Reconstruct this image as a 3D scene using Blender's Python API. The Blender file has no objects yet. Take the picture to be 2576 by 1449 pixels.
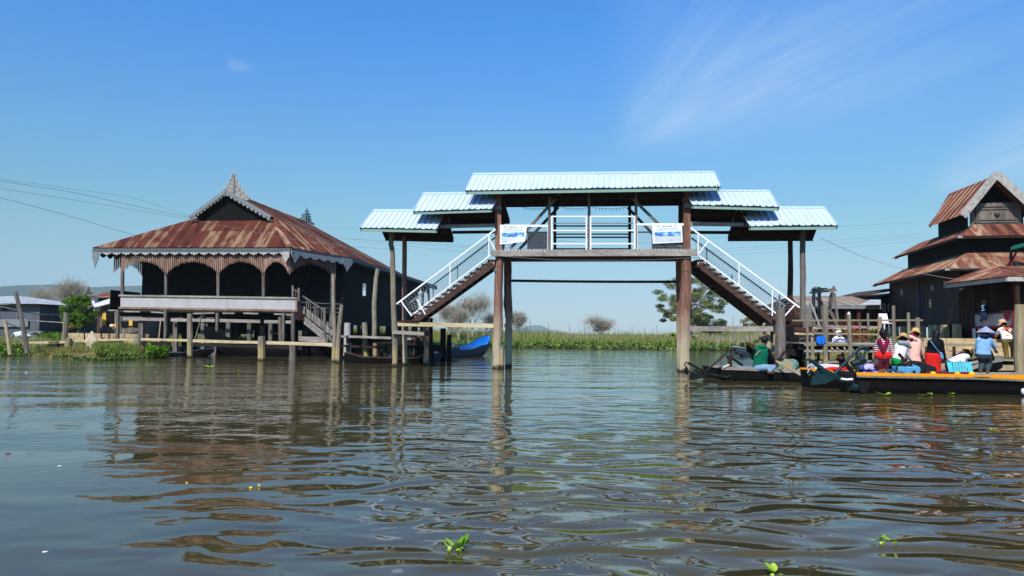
import bpy, bmesh, math, random
import numpy as np
from mathutils import Vector, Matrix
R=math.radians
sc=bpy.context.scene
COL=sc.collection
# ---------------------------------------------------------------- camera, sky, sun, exposure
CAMH=1.7; FPX=1789.0; PITCH=math.atan(113.5/FPX); ROLL=R(0.65)
fw=Vector((0,math.cos(PITCH),math.sin(PITCH))); up0=Vector((0,-math.sin(PITCH),math.cos(PITCH))); rt0=Vector((1,0,0))
rt=rt0*math.cos(ROLL)+up0*math.sin(ROLL); up=up0*math.cos(ROLL)-rt0*math.sin(ROLL)
cd=bpy.data.cameras.new('camera'); cam=bpy.data.objects.new('camera',cd); COL.objects.link(cam)
cd.sensor_width=36; cd.lens=25; cd.clip_start=0.05; cd.clip_end=30000
M=Matrix((rt,up,-fw)).transposed().to_4x4(); M.translation=Vector((0,0,CAMH)); cam.matrix_world=M
sc.camera=cam
def ray(x,y): return (fw*FPX+rt*(x-1288)+up*(724.5-y)).normalized()
def at(x,y,Y):
    d=ray(x,y); return Vector((0,0,CAMH))+d*(Y/d.y)
def wat(x,y,z=0.0):
    d=ray(x,y); return Vector((0,0,CAMH))+d*((z-CAMH)/d.z)
SUN_EL=47; SUN_AZ=198      # azimuth measured from +Y clockwise
sun_dir=Vector((math.sin(R(SUN_AZ))*math.cos(R(SUN_EL)),math.cos(R(SUN_AZ))*math.cos(R(SUN_EL)),math.sin(R(SUN_EL))))
ld=bpy.data.lights.new('sun','SUN'); ld.energy=4.5; ld.angle=R(0.5); ld.color=(1,0.95,0.87)
lo=bpy.data.objects.new('sun',ld); COL.objects.link(lo); lo.rotation_euler=sun_dir.to_track_quat('Z','Y').to_euler(); lo.location=(0,-20,60)
w=bpy.data.worlds.new('World'); sc.world=w; w.use_nodes=True
nt=w.node_tree; N=nt.nodes; L=nt.links; N.clear()
out=N.new('ShaderNodeOutputWorld'); bg=N.new('ShaderNodeBackground'); bg.inputs[1].default_value=0.125
sky=N.new('ShaderNodeTexSky'); sky.sky_type='NISHITA'; sky.sun_disc=False
sky.sun_elevation=R(SUN_EL); sky.sun_rotation=R(SUN_AZ); sky.altitude=900; sky.air_density=1.0; sky.dust_density=0.55; sky.ozone_density=3.0
gam=N.new('ShaderNodeHueSaturation'); gam.inputs['Saturation'].default_value=1.12
L.new(sky.outputs[0],gam.inputs['Color'])
_tc=N.new('ShaderNodeTexCoord'); _sp=N.new('ShaderNodeSeparateXYZ'); L.new(_tc.outputs['Generated'],_sp.inputs[0])
_rp=N.new('ShaderNodeValToRGB'); L.new(_sp.outputs[2],_rp.inputs[0])   # slow change of the sky colour with height above the horizon
_st=[(0.0,(.34,.33,.27)),(.043,(.34,.34,.29)),(.147,(.32,.44,.36)),(.245,(.29,.51,.56)),(.41,(.13,.55,.82)),(.8,(.20,.52,.76))]
while len(_rp.color_ramp.elements)<len(_st): _rp.color_ramp.elements.new(.5)
for _e,(_p,_c) in zip(_rp.color_ramp.elements,_st): _e.position=_p; _e.color=(*_c,1)
_ml=N.new('ShaderNodeVectorMath'); _ml.operation='MULTIPLY'; L.new(gam.outputs[0],_ml.inputs[0]); L.new(_rp.outputs[0],_ml.inputs[1])
_m2=N.new('ShaderNodeVectorMath'); _m2.operation='SCALE'; L.new(_ml.outputs[0],_m2.inputs[0]); _m2.inputs['Scale'].default_value=2.0
def _n(t,**k):
    n=N.new(t)
    for a,b in k.items(): setattr(n,a,b)
    return n
tc=_n('ShaderNodeTexCoord')
def wmath(op,a,b=None,c=None):
    n=_n('ShaderNodeMath',operation=op)
    for i,v in enumerate((a,b,c)):
        if v is None: continue
        if isinstance(v,(int,float)): n.inputs[i].default_value=v
        else: L.new(v,n.inputs[i])
    return n.outputs[0]
def wdot(v):
    n=_n('ShaderNodeVectorMath',operation='DOT_PRODUCT'); L.new(tc.outputs['Generated'],n.inputs[0]); n.inputs[1].default_value=v; return n.outputs['Value']
def cirrus(p0,p1,w0,w1,strength,nscale,seed):
    # a band of thin cirrus along the great circle through two directions of the sky
    d0=ray(*p0); d1=ray(*p1); nrm=d0.cross(d1).normalized(); tg=nrm.cross(d0).normalized()
    s=wmath('DIVIDE',wdot(tg),d1.dot(tg)); p=wdot(nrm)
    wd=wmath('MULTIPLY_ADD',s,w1-w0,w0); wd=wmath('MAXIMUM',wd,0.004)
    q=wmath('DIVIDE',p,wd); g=wmath('POWER',2.718,wmath('MULTIPLY',wmath('MULTIPLY',q,q),-1.0))
    ends=wmath('MULTIPLY',wmath('SMOOTHSTEP',s,0,1) if False else wmath('MINIMUM',wmath('MAXIMUM',wmath('MULTIPLY',wmath('ADD',s,0.05),4.0),0),1),
        wmath('MINIMUM',wmath('MAXIMUM',wmath('MULTIPLY',wmath('SUBTRACT',1.5,s),1.2),0),1))
    cb=_n('ShaderNodeCombineXYZ'); L.new(wmath('MULTIPLY',wdot(tg),nscale*0.22),cb.inputs[0]); L.new(wmath('MULTIPLY',p,nscale*2.6),cb.inputs[1]); cb.inputs[2].default_value=seed
    nz=_n('ShaderNodeTexNoise'); nz.inputs['Scale'].default_value=1.0; nz.inputs['Detail'].default_value=8; nz.inputs['Roughness'].default_value=0.7; nz.inputs['Distortion'].default_value=0.4
    L.new(cb.outputs[0],nz.inputs['Vector'])
    a=wmath('MAXIMUM',wmath('MULTIPLY',wmath('SUBTRACT',nz.outputs[0],0.25),1.7),0)
    return wmath('MULTIPLY',wmath('MULTIPLY',wmath('MULTIPLY',g,ends),a),strength)
c1=cirrus((1560,368),(2330,40),0.014,0.10,0.5,9.0,1.0)
c2=cirrus((2330,470),(2700,330),0.01,0.05,0.55,9.0,7.0)
c3=cirrus((570,163),(625,168),0.007,0.006,0.32,24.0,3.0)
c4=cirrus((1565,366),(1850,10),0.02,0.13,0.34,11.0,12.0)
cs=wmath('MINIMUM',wmath('ADD',wmath('ADD',wmath('ADD',c1,c2),c3),c4),0.75)
mx=_n('ShaderNodeMix',data_type='RGBA'); L.new(cs,mx.inputs[0]); L.new(_m2.outputs[0],mx.inputs[6]); mx.inputs[7].default_value=(5.3,6.3,7.2,1)
L.new(mx.outputs[2],bg.inputs[0]); L.new(bg.outputs[0],out.inputs[0])
sc.view_settings.view_transform='Standard'; sc.view_settings.look='None'; sc.view_settings.gamma=1; sc.view_settings.exposure=0.22
sc.cycles.max_bounces=8; sc.cycles.transparent_max_bounces=12; sc.cycles.glossy_bounces=4; sc.cycles.diffuse_bounces=3
sc.cycles.caustics_reflective=False; sc.cycles.caustics_refractive=False; sc.cycles.use_denoising=True
# ---------------------------------------------------------------- materials
def lin(c):
    if isinstance(c,str):
        c=[int(c[i:i+2],16)/255 for i in (0,2,4)]; c=[x/12.92 if x<=0.04045 else ((x+0.055)/1.055)**2.4 for x in c]
    return (c[0],c[1],c[2],1)
MATS={}
class MT:
    def __init__(s,name):
        m=bpy.data.materials.new(name); m.use_nodes=True; s.m=m; s.nt=m.node_tree; s.N=s.nt.nodes; s.L=s.nt.links
        s.b=s.N['Principled BSDF']; s.b.inputs['Specular IOR Level'].default_value=0.3
    def n(s,t,**k):
        n=s.N.new(t)
        for a,b in k.items(): setattr(n,a,b)
        return n
    def set(s,inp,v):
        if hasattr(v,'is_output') : s.L.new(v,inp)
        else: inp.default_value=v
    def math(s,op,a,b=0.0,c=0.0,clamp=False):
        n=s.n('ShaderNodeMath',operation=op,use_clamp=clamp)
        for i,v in enumerate((a,b,c)): s.set(n.inputs[i],v)
        return n.outputs[0]
    def coord(s,kind='Object',scale=(1,1,1)):
        t=s.n('ShaderNodeTexCoord'); mp=s.n('ShaderNodeMapping'); s.L.new(t.outputs[kind],mp.inputs[0]); mp.inputs['Scale'].default_value=scale
        oi=s.n('ShaderNodeObjectInfo'); 
        if kind=='Object':
            cm=s.n('ShaderNodeCombineXYZ'); v=s.math('MULTIPLY',oi.outputs['Random'],37.0)
            for i in range(3): s.L.new(v,cm.inputs[i])
            s.L.new(cm.outputs[0],mp.inputs['Location'])
        return mp.outputs[0]
    def noise(s,vec,scale,detail=4,rough=0.55,dist=0.0):
        n=s.n('ShaderNodeTexNoise'); s.L.new(vec,n.inputs['Vector']); n.inputs['Scale'].default_value=scale; n.inputs['Detail'].default_value=detail
        n.inputs['Roughness'].default_value=rough; n.inputs['Distortion'].default_value=dist; return n.outputs[0]
    def ramp(s,f,stops,interp='LINEAR'):
        n=s.n('ShaderNodeValToRGB'); s.L.new(f,n.inputs[0]); e=n.color_ramp; e.interpolation=interp
        while len(e.elements)<len(stops): e.elements.new(0.5)
        for k,(p,c) in enumerate(stops): e.elements[k].position=p; e.elements[k].color=lin(c)
        return n.outputs[0]
    def mix(s,f,a,b,mode='MIX'):
        n=s.n('ShaderNodeMix',data_type='RGBA',blend_type=mode); s.set(n.inputs[0],f); s.set(n.inputs[6],a if hasattr(a,'is_output') else lin(a)); s.set(n.inputs[7],b if hasattr(b,'is_output') else lin(b)); return n.outputs[2]
    def bump(s,h,strength=0.4,dist=0.02):
        n=s.n('ShaderNodeBump'); s.L.new(h,n.inputs['Height']); n.inputs['Strength'].default_value=strength; n.inputs['Distance'].default_value=dist
        s.L.new(n.outputs[0],s.b.inputs['Normal'])
    def fin(s,col,rough=0.8,metal=0.0,spec=None):
        s.set(s.b.inputs['Base Color'],col if hasattr(col,'is_output') else lin(col)); s.set(s.b.inputs['Roughness'],rough); s.b.inputs['Metallic'].default_value=metal
        if spec is not None: s.b.inputs['Specular IOR Level'].default_value=spec
        MATS[s.m.name]=s.m; return s.m
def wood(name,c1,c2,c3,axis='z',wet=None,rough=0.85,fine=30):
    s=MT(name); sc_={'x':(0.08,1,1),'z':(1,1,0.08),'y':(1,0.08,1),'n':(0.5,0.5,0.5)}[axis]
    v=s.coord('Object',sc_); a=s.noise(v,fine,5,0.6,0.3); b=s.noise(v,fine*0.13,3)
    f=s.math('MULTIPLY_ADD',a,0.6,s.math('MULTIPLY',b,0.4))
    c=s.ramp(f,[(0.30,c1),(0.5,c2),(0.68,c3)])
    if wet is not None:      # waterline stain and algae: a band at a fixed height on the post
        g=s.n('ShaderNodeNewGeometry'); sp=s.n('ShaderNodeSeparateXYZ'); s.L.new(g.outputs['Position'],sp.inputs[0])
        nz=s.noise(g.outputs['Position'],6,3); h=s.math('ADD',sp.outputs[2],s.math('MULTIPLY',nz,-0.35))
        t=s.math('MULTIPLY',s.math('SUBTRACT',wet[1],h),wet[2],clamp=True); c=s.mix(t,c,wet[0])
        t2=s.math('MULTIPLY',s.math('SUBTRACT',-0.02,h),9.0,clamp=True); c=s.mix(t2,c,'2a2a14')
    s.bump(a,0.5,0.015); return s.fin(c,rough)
def plain(name,c,rough=0.6,var=0.12,scale=6,metal=0.0,spec=0.3,dirt=None):
    s=MT(name); v=s.coord(); a=s.noise(v,scale,4); cc=lin(c)[:3]
    col=s.ramp(a,[(0.3,tuple(x*(1-var*1.4) for x in cc)),(0.7,tuple(min(1,x*(1+var)) for x in cc))])
    if dirt: col=s.mix(s.math('MULTIPLY',s.math('SUBTRACT',s.noise(v,scale*0.6,6,0.7),0.52),5.0,clamp=True),col,dirt)
    return s.fin(col,rough,metal,spec)
wood('wood_grey','3c3631','6d655d','958c82','z'); wood('wood_grey_x','635b54','9a9188','bdb5aa','x')
wood('wood_pale_x','8d7c5e','c9b48c','e2d2ae','x'); wood('wood_rail_x','665c4a','948569','b8a988','x'); wood('wood_pale','7d6c52','a89574','c9b68f','z')
wood('wood_post','4b443a','857a68','aa9e88','z',wet=('a8946a',0.6,3.5))
wood('wood_post_near','5a4a40','8d7c70','b3a397','z',wet=('8f7a58',0.45,3))
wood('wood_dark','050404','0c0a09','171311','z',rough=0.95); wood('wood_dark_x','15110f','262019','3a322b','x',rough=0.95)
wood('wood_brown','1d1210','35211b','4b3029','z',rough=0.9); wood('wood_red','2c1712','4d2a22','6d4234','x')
wood('wood_redpost','4f322b','87604f','a98676','z',wet=('b5a588',2.1,0.75))
wood('wood_beam_dark','2b1d19','4a352d','685044','x'); wood('barn_wall','44464c','5b5e65','72757b','z'); wood('wood_cut','8f6048','b98a70','d8b39a','x')
wood('wood_fringe','573d33','8f6d5c','b99c8a','z',fine=22)
wood('mud','2b2419','453a28','5d5038','n')
wood('stone','7d6c52','b59f7a','cdb98f','n',fine=8); wood('stone_grey','4c4a45','73706a','908d86','n',fine=9)
plain('white_paint','f2f0ee',0.5,0.06,20,dirt='8a8078'); plain('white_rail','f6f5f4',0.45,0.04,30)
plain('carved_white','bab5ae',0.8,0.18,25,dirt='5f5852'); plain('grey_paint','7f8588',0.6)
plain('fascia_grey','5c6466',0.7,0.15,9,dirt='3a3f40'); plain('fascia_green','86a596',0.6,0.06,9)
plain('tin_white','c9d7e9',0.4,0.03,3,metal=0.0,spec=0.4,dirt='b9c6d6'); plain('tin_cap','b3cfe4',0.4,0.03,3,spec=0.4); plain('tin_dull','b8babb',0.5,0.1,2,metal=0.0,dirt='8a7a6a')
plain('panel_white','b9b6b4',0.8,0.06,3,dirt='a59d92')
plain('iron_dark','1c1816',0.6,0.3,20,metal=0.3); plain('rubber','0d0d0e',0.7); plain('cable_black','141518',0.6); plain('wire_light','a9afb4',0.5); plain('wire_grey','6b7074',0.6)
plain('teal_dark','123034',0.55,0.2,12); plain('engine_blue','5ba3cf',0.45,0.12,14,dirt='39647c'); plain('engine_teal','7da394',0.5,0.15,14,dirt='53655a')
plain('brass','b8a67c',0.4,0.1,20,metal=0.3)
plain('hull_black','100e0d',0.75,0.4,10,spec=0.12); plain('hull_grey','7c7868',0.8,0.3,14,dirt='c98a1c'); plain('hull_orange','f39a0e',0.45,0.05,14,dirt='c98422')
plain('hull_blue','2e4256',0.6,0.25,14,dirt='6c7176'); plain('inner_blue','1f86d0',0.5,0.06); plain('inner_teal','9fd8cf',0.5,0.08)
plain('plastic_teal','4fb6c3',0.4,0.06); plain('plastic_white','e8ebee',0.35,0.03); plain('yellow','f0d43a',0.5); plain('foam_white','dfe3dc',0.7,0.05)
plain('green_roof','1f6a54',0.5); plain('glass_dark','1a2126',0.15,spec=0.6); plain('curtain_yellow','e0b94a',0.8,0.1)
plain('mark_dark','33383a',0.8); plain('mark_grey','8e9698',0.8); plain('mark_red','8b2a3a',0.7)
plain('skin','7d4f38',0.6,0.08,30); plain('hair','0c0a0a',0.5,0.2,60); plain('hair_grey','3a3838',0.6,0.2,60)
for nm_,c_ in dict(cloth_green='0f6b50',cloth_denim='7f9bb5',cloth_black='15151a',cloth_red='e02a24',cloth_maroon='5a1d2c',cloth_scarf='7b1838',cloth_white='eceae8',cloth_greenbright='0ba04a',
    cloth_pink='f2bfae',cloth_ltblue='86b4e0',cloth_slate='3d464a',cloth_olive='7a6335',cloth_lilac='b9aee2',cloth_blue='1f6fd8',cloth_grey='8f959c',cloth_navy='1c2a44',straw='cfae6b',
    straw_pink='d8a98a',cone_hat='9aa0b4',cloth_beige='c9b79a',tarp_white='e9e6ee',cloth_rag='7c2733').items():
    plain(nm_,c_,0.9,0.12,12,spec=0.1)
def striped(name,ca,cb,scale,axis=2,duty=0.5):
    s=MT(name); t=s.n('ShaderNodeTexCoord'); sp=s.n('ShaderNodeSeparateXYZ'); s.L.new(t.outputs['Object'],sp.inputs[0])
    nz=s.noise(t.outputs['Object'],9,2); v=s.math('ADD',s.math('MULTIPLY',sp.outputs[axis],scale),s.math('MULTIPLY',nz,0.5)); f=s.math('GREATER_THAN',s.math('FRACT',v),duty)
    return s.fin(s.mix(f,ca,cb),0.9,spec=0.1)
striped('stripe_maroon','eeeaea','8a2338',19); striped('stripe_lilac','b9aee2','26185a',5.5,2,0.72)
striped('straw_ring','cdb06c','b98f5a',26)
def checked(name):
    s=MT(name); v=s.coord('Object',(1,1,1)); vo=s.n('ShaderNodeTexVoronoi'); s.L.new(v,vo.inputs['Vector']); vo.inputs['Scale'].default_value=9
    sp=s.n('ShaderNodeSeparateColor'); s.L.new(vo.outputs['Color'],sp.inputs[0])
    c=s.ramp(sp.outputs[0],[(0.0,'efe9df'),(0.38,'e8892f'),(0.55,'a09a94'),(0.72,'f1ede6'),(0.86,'c8502a')],'CONSTANT'); return s.fin(c,0.9)
checked('cloth_plaid')
def rust(name,base,light,red,lightamt=0.5,sheet=0.76):
    s=MT(name); t=s.n('ShaderNodeTexCoord'); sp=s.n('ShaderNodeSeparateXYZ'); s.L.new(t.outputs['UV'],sp.inputs[0])
    su=s.math('FLOOR',s.math('DIVIDE',sp.outputs[0],sheet)); sv=s.math('FLOOR',s.math('DIVIDE',sp.outputs[1],1.9))
    cb=s.n('ShaderNodeCombineXYZ'); s.L.new(su,cb.inputs[0]); s.L.new(sv,cb.inputs[1])
    wn=s.n('ShaderNodeTexWhiteNoise',noise_dimensions='2D'); s.L.new(cb.outputs[0],wn.inputs['Vector'])
    mp=s.n('ShaderNodeMapping'); s.L.new(t.outputs['UV'],mp.inputs[0]); mp.inputs['Scale'].default_value=(1.0,0.22,1)
    a=s.noise(mp.outputs[0],3.2,7,0.72,0.6); b=s.noise(mp.outputs[0],1.1,4,0.6)
    fu=s.math('FRACT',s.math('DIVIDE',sp.outputs[0],sheet)); edge=s.math('POWER',s.math('ABSOLUTE',s.math('MULTIPLY_ADD',fu,2.0,-1.0)),3.0)
    f=s.math('ADD',s.math('MULTIPLY',a,0.9),s.math('ADD',s.math('MULTIPLY',edge,0.16),s.math('MULTIPLY',s.math('SUBTRACT',wn.outputs['Value'],0.5),0.26)))
    c=s.ramp(f,[(0.28,base),(0.42,red),(0.53,red),(0.63,light),(0.80,light)])
    c=s.mix(s.math('MULTIPLY',s.math('SUBTRACT',b,0.55),3.0,clamp=True),c,red)
    lap=s.math('LESS_THAN',s.math('FRACT',s.math('DIVIDE',sp.outputs[1],1.9)),0.018); c=s.mix(s.math('MULTIPLY',lap,0.75),c,'2a1410')
    wv=s.math('SINE',s.math('MULTIPLY',sp.outputs[0],2*math.pi/0.095)); s.bump(wv,0.9,0.02)
    return s.fin(c,0.85,spec=0.15)
rust('rust_roof','573129','c09a76','87493a'); rust('rust_roof_b','5e3a30','bd9a78','8c5442')
rust('tin_rusty','8f8a80','b8b0a2','a08a76'); rust('tin_far','a9adb0','d5d8da','b9bcbf')
def sand(name,cols,scale,rough=0.95,bumpd=0.05):
    s=MT(name); g=s.n('ShaderNodeNewGeometry'); a=s.noise(g.outputs['Position'],scale,6,0.65); b=s.noise(g.outputs['Position'],scale*0.12,3)
    f=s.math('MULTIPLY_ADD',a,0.55,s.math('MULTIPLY',b,0.45)); s.bump(a,0.6,bumpd); return s.fin(s.ramp(f,cols),rough,spec=0.1)
sand('ground_mat',[(0.36,'3a3a1c'),(0.46,'5c5a2c'),(0.54,'7d6e46'),(0.62,'a08a60')],1.4)
sand('hill_mat',[(0.4,'2e3a22'),(0.6,'4c4f34')],0.004,bumpd=1)
def leafm(name,c1,c2,c3,trans=0.25):
    s=MT(name); g=s.n('ShaderNodeNewGeometry'); a=s.noise(g.outputs['Position'],0.9,2)
    f=s.math('MULTIPLY_ADD',g.outputs['Random Per Island'],0.6,s.math('MULTIPLY',a,0.4)); c=s.ramp(f,[(0.2,c1),(0.5,c2),(0.8,c3)])
    s.fin(c,0.75,spec=0.15)
    tr=s.n('ShaderNodeBsdfTranslucent'); s.L.new(c,tr.inputs[0]); ms=s.n('ShaderNodeMixShader'); ms.inputs[0].default_value=trans
    s.L.new(s.b.outputs[0],ms.inputs[1]); s.L.new(tr.outputs[0],ms.inputs[2]); s.L.new(ms.outputs[0],s.N['Material Output'].inputs[0]); return s.m
leafm('leaf_tree','586838','84905a','aca864',0.35); leafm('leaf_bright','34560f','587f1e','8cab3c'); leafm('leaf_dry','6b6a30','8d8a48','b3a365')
leafm('leaf_hyacinth','445c28','5f7c36','889a4c'); leafm('leaf_float','5f8a1c','84ad2a','b4cf4a'); leafm('leaf_grass','4c6a22','7a8f38','b0aa66'); leafm('leaf_reed','8b8260','a59a76','c4bb9c'); leafm('leaf_orange','7a5a22','b4782c','9a8a3a')
leafm('leaf_banana','4f7a22','7fa032','b9b840'); leafm('leaf_floral','3d5a1f','b5482a','8f9a44'); leafm('leaf_bare','948b74','aca28c','c4bba6',0.2)
plain('bark','7a7064',0.9,0.2,10); plain('bark_pale','a39a90',0.9,0.15,10); plain('bulb_green','b4cf4e',0.3,0.1,30,spec=0.5)
def water_mat():
    s=MT('water_mat'); g=s.n('ShaderNodeNewGeometry')
    def field(scale,sx,sy,rot,detail,dist):
        mp=s.n('ShaderNodeMapping'); s.L.new(g.outputs['Position'],mp.inputs[0]); mp.inputs['Scale'].default_value=(sx,sy,1); mp.inputs['Rotation'].default_value=(0,0,R(rot))
        return s.noise(mp.outputs[0],scale,detail,0.5,dist)
    big=field(0.55,0.5,1.25,-16,0,0.5); mid=field(1.7,0.72,1.25,10,0.25,1.3); mid2=field(4.2,0.85,1.15,-14,1,0.7); fine=field(12,0.8,1.2,-6,1,0.2)
    mk=s.noise(g.outputs['Position'],0.2,2,0.5,0.6); sp=s.n('ShaderNodeSeparateXYZ'); s.L.new(g.outputs['Position'],sp.inputs[0])
    # the wake crossing the channel: livelier water to the right of x=-2, calmer water at the left
    lively=s.math('MULTIPLY_ADD',sp.outputs[0],0.25,0.75,clamp=True); lively=s.math('MULTIPLY',lively,s.math('MULTIPLY_ADD',mk,1.8,-0.05,clamp=True))
    near_=s.math('MULTIPLY_ADD',sp.outputs[1],-0.10,1.55,clamp=True); near_=s.math('MAXIMUM',near_,0.10); lively=s.math('MULTIPLY',lively,near_)
    chop=s.math('MULTIPLY_ADD',s.math('ABSOLUTE',s.math('SUBTRACT',sp.outputs[0],2.0)),0.11,0.10,clamp=True); far_=s.math('MULTIPLY_ADD',sp.outputs[1],0.05,-0.25,clamp=True); chop=s.math('MULTIPLY',chop,far_)
    h=s.math('MULTIPLY',big,0.16); h=s.math('ADD',h,s.math('MULTIPLY',mid,s.math('MULTIPLY_ADD',lively,0.30,0.016)))
    h=s.math('ADD',h,s.math('MULTIPLY',mid2,s.math('ADD',s.math('MULTIPLY_ADD',lively,0.018,0.003),s.math('MULTIPLY',chop,0.034))))
    h=s.math('ADD',h,s.math('MULTIPLY',fine,s.math('MULTIPLY',chop,0.014)))
    b=s.n('ShaderNodeBump'); s.L.new(h,b.inputs['Height']); b.inputs['Strength'].default_value=1.0; b.inputs['Distance'].default_value=0.33
    s.L.new(b.outputs[0],s.b.inputs['Normal']); s.b.inputs['IOR'].default_value=1.38
    c=s.ramp(mk,[(0.3,'423c24'),(0.7,'544c2e')]); return s.fin(c,0.03,spec=0.5)
water_mat()
# ---------------------------------------------------------------- mesh helpers
def V(*a): return Vector(a)
class MB:
    def __init__(s): s.v=[]; s.f=[]; s.uv={}; s.smooth=False
    def add(s,vs,fs):
        o=len(s.v); s.v+= [Vector(x) for x in vs]; s.f+=[tuple(i+o for i in f) for f in fs]; return o
    def beam(s,p0,p1,w_,h_,roll=0.0,w1=None,h1=None):
        p0=Vector(p0);p1=Vector(p1); d=(p1-p0).normalized(); ref=V(0,0,1) if abs(d.z)<0.9 else V(0,1,0)
        a=d.cross(ref).normalized(); b=a.cross(d).normalized()
        if roll: q=Matrix.Rotation(roll,3,d); a=q@a; b=q@b
        w1=w_ if w1 is None else w1; h1=h_ if h1 is None else h1; vs=[]
        for p,ww,hh in ((p0,w_,h_),(p1,w1,h1)):
            for sx,sy in ((-1,-1),(1,-1),(1,1),(-1,1)): vs.append(p+a*(sx*ww/2)+b*(sy*hh/2))
        s.add(vs,[(3,2,1,0),(4,5,6,7),(0,1,5,4),(1,2,6,5),(2,3,7,6),(3,0,4,7)]); return s
    def box(s,c,sz,rz=0.0):
        c=Vector(c); m=Matrix.Rotation(rz,3,'Z'); vs=[c+m@V(x*sz[0]/2,y*sz[1]/2,z*sz[2]/2) for z in (-1,1) for x,y in ((-1,-1),(1,-1),(1,1),(-1,1))]
        s.add(vs,[(3,2,1,0),(4,5,6,7),(0,1,5,4),(1,2,6,5),(2,3,7,6),(3,0,4,7)]); return s
    def tube(s,pts,rad,seg=8,jit=0.0,rng=random,cap=True,flat=1.0):
        pts=[Vector(p) for p in pts]; n=len(pts); rad=rad if isinstance(rad,(list,tuple)) else [rad]*n; vs=[]; a=None
        ph=[rng.uniform(-jit,jit) for _ in range(seg)]
        for i,p in enumerate(pts):
            d=(pts[min(i+1,n-1)]-pts[max(i-1,0)]).normalized()
            if a is None:
                ref=V(0,0,1) if abs(d.z)<0.9 else V(0,1,0); a=d.cross(ref).normalized()
            a=(a-d*a.dot(d)).normalized(); b=d.cross(a)
            for k in range(seg):
                t=2*math.pi*k/seg; r=rad[i]*(1+ph[k]+(rng.uniform(-jit,jit)*0.4 if jit else 0)); vs.append(p+a*(math.cos(t)*r)+b*(math.sin(t)*r*flat))
        fs=[(i*seg+k,i*seg+(k+1)%seg,(i+1)*seg+(k+1)%seg,(i+1)*seg+k) for i in range(n-1) for k in range(seg)]
        if cap: fs+= [tuple(range(seg-1,-1,-1)),tuple((n-1)*seg+k for k in range(seg))]
        s.add(vs,fs); return s
    def prism(s,poly,ext):
        # poly: planar 3D points, ext: extrusion vector
        n=len(poly); poly=[Vector(p) for p in poly]; ext=Vector(ext); s.add(poly+[p+ext for p in poly],[tuple(range(n-1,-1,-1)),tuple(range(n,2*n))]+[(i,(i+1)%n,n+(i+1)%n,n+i) for i in range(n)]); return s
    def ball(s,c,r,seg=10,ring=7):
        c=Vector(c); r=Vector(r) if hasattr(r,'__len__') else V(r,r,r); vs=[]
        for i in range(ring+1):
            t=math.pi*i/ring
            for k in range(seg):
                p=2*math.pi*k/seg; vs.append(c+V(r.x*math.sin(t)*math.cos(p),r.y*math.sin(t)*math.sin(p),r.z*math.cos(t)))
        s.add(vs,[(i*seg+k,(i+1)*seg+k,(i+1)*seg+(k+1)%seg,i*seg+(k+1)%seg) for i in range(ring) for k in range(seg)]); return s
    def build(s,name,mat,parent=None,label=None,cat=None,group=None,kind=None,smooth=False,origin=None,bevel=0.0,solid=0.0,remesh=0.0):
        me=bpy.data.meshes.new(name)
        if origin is None:
            if parent is not None: origin=parent.matrix_basis.translation if parent.parent is None else parent['_o']
            else:
                xs=[p.x for p in s.v]; ys=[p.y for p in s.v]; zs=[p.z for p in s.v]; origin=V((min(xs)+max(xs))/2,(min(ys)+max(ys))/2,min(zs))
        origin=Vector(origin)
        me.from_pydata([p-origin for p in s.v],[],s.f)
        me.materials.append(MATS[mat])
        if s.uv:
            ul=me.uv_layers.new(name='UVMap')
            for lp in me.loops:
                ul.data[lp.index].uv=s.uv.get(lp.vertex_index,(0,0))
        o=bpy.data.objects.new(name,me); COL.objects.link(o)
        if parent is not None: o.parent=parent; 
        else: o.location=origin
        o['_o']=tuple(origin)
        if smooth: me.shade_smooth()
        if bevel:
            m=o.modifiers.new('bevel','BEVEL'); m.width=bevel; m.segments=1; m.limit_method='ANGLE'
        if solid:
            m=o.modifiers.new('solid','SOLIDIFY'); m.thickness=solid; m.offset=-1
        if remesh:
            m=o.modifiers.new('remesh','REMESH'); m.mode='VOXEL'; m.voxel_size=remesh; m.use_smooth_shade=True
        tag(o,label,cat,group,kind); return o
def tag(o,label=None,cat=None,group=None,kind=None):
    if label: o['label']=label
    if cat: o['category']=cat
    if group: o['group']=group
    if kind: o['kind']=kind
    return o
def thing(name,label,cat,loc,group=None,kind=None):
    o=bpy.data.objects.new(name,None); COL.objects.link(o); o.location=loc; o['_o']=tuple(loc); o.empty_display_size=0.3
    return tag(o,label,cat,group,kind)
def npmesh(name,verts,faces,mat,parent=None,origin=(0,0,0),uv=None,smooth=False,**k):
    me=bpy.data.meshes.new(name); verts=np.asarray(verts,np.float32)-np.asarray(origin,np.float32); faces=np.asarray(faces,np.int32); nf,m=faces.shape
    me.vertices.add(len(verts)); me.vertices.foreach_set('co',verts.ravel()); me.loops.add(nf*m); me.loops.foreach_set('vertex_index',faces.ravel())
    me.polygons.add(nf); me.polygons.foreach_set('loop_start',np.arange(nf,dtype=np.int32)*m); me.polygons.foreach_set('loop_total',np.full(nf,m,np.int32))
    if smooth: me.polygons.foreach_set('use_smooth',np.ones(nf,bool))
    me.update(calc_edges=True); me.materials.append(MATS[mat]); o=bpy.data.objects.new(name,me); COL.objects.link(o)
    if parent is not None: o.parent=parent
    else: o.location=origin
    o['_o']=tuple(origin)
    tag(o,k.get('label'),k.get('cat'),k.get('group'),k.get('kind')); return o
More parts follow.
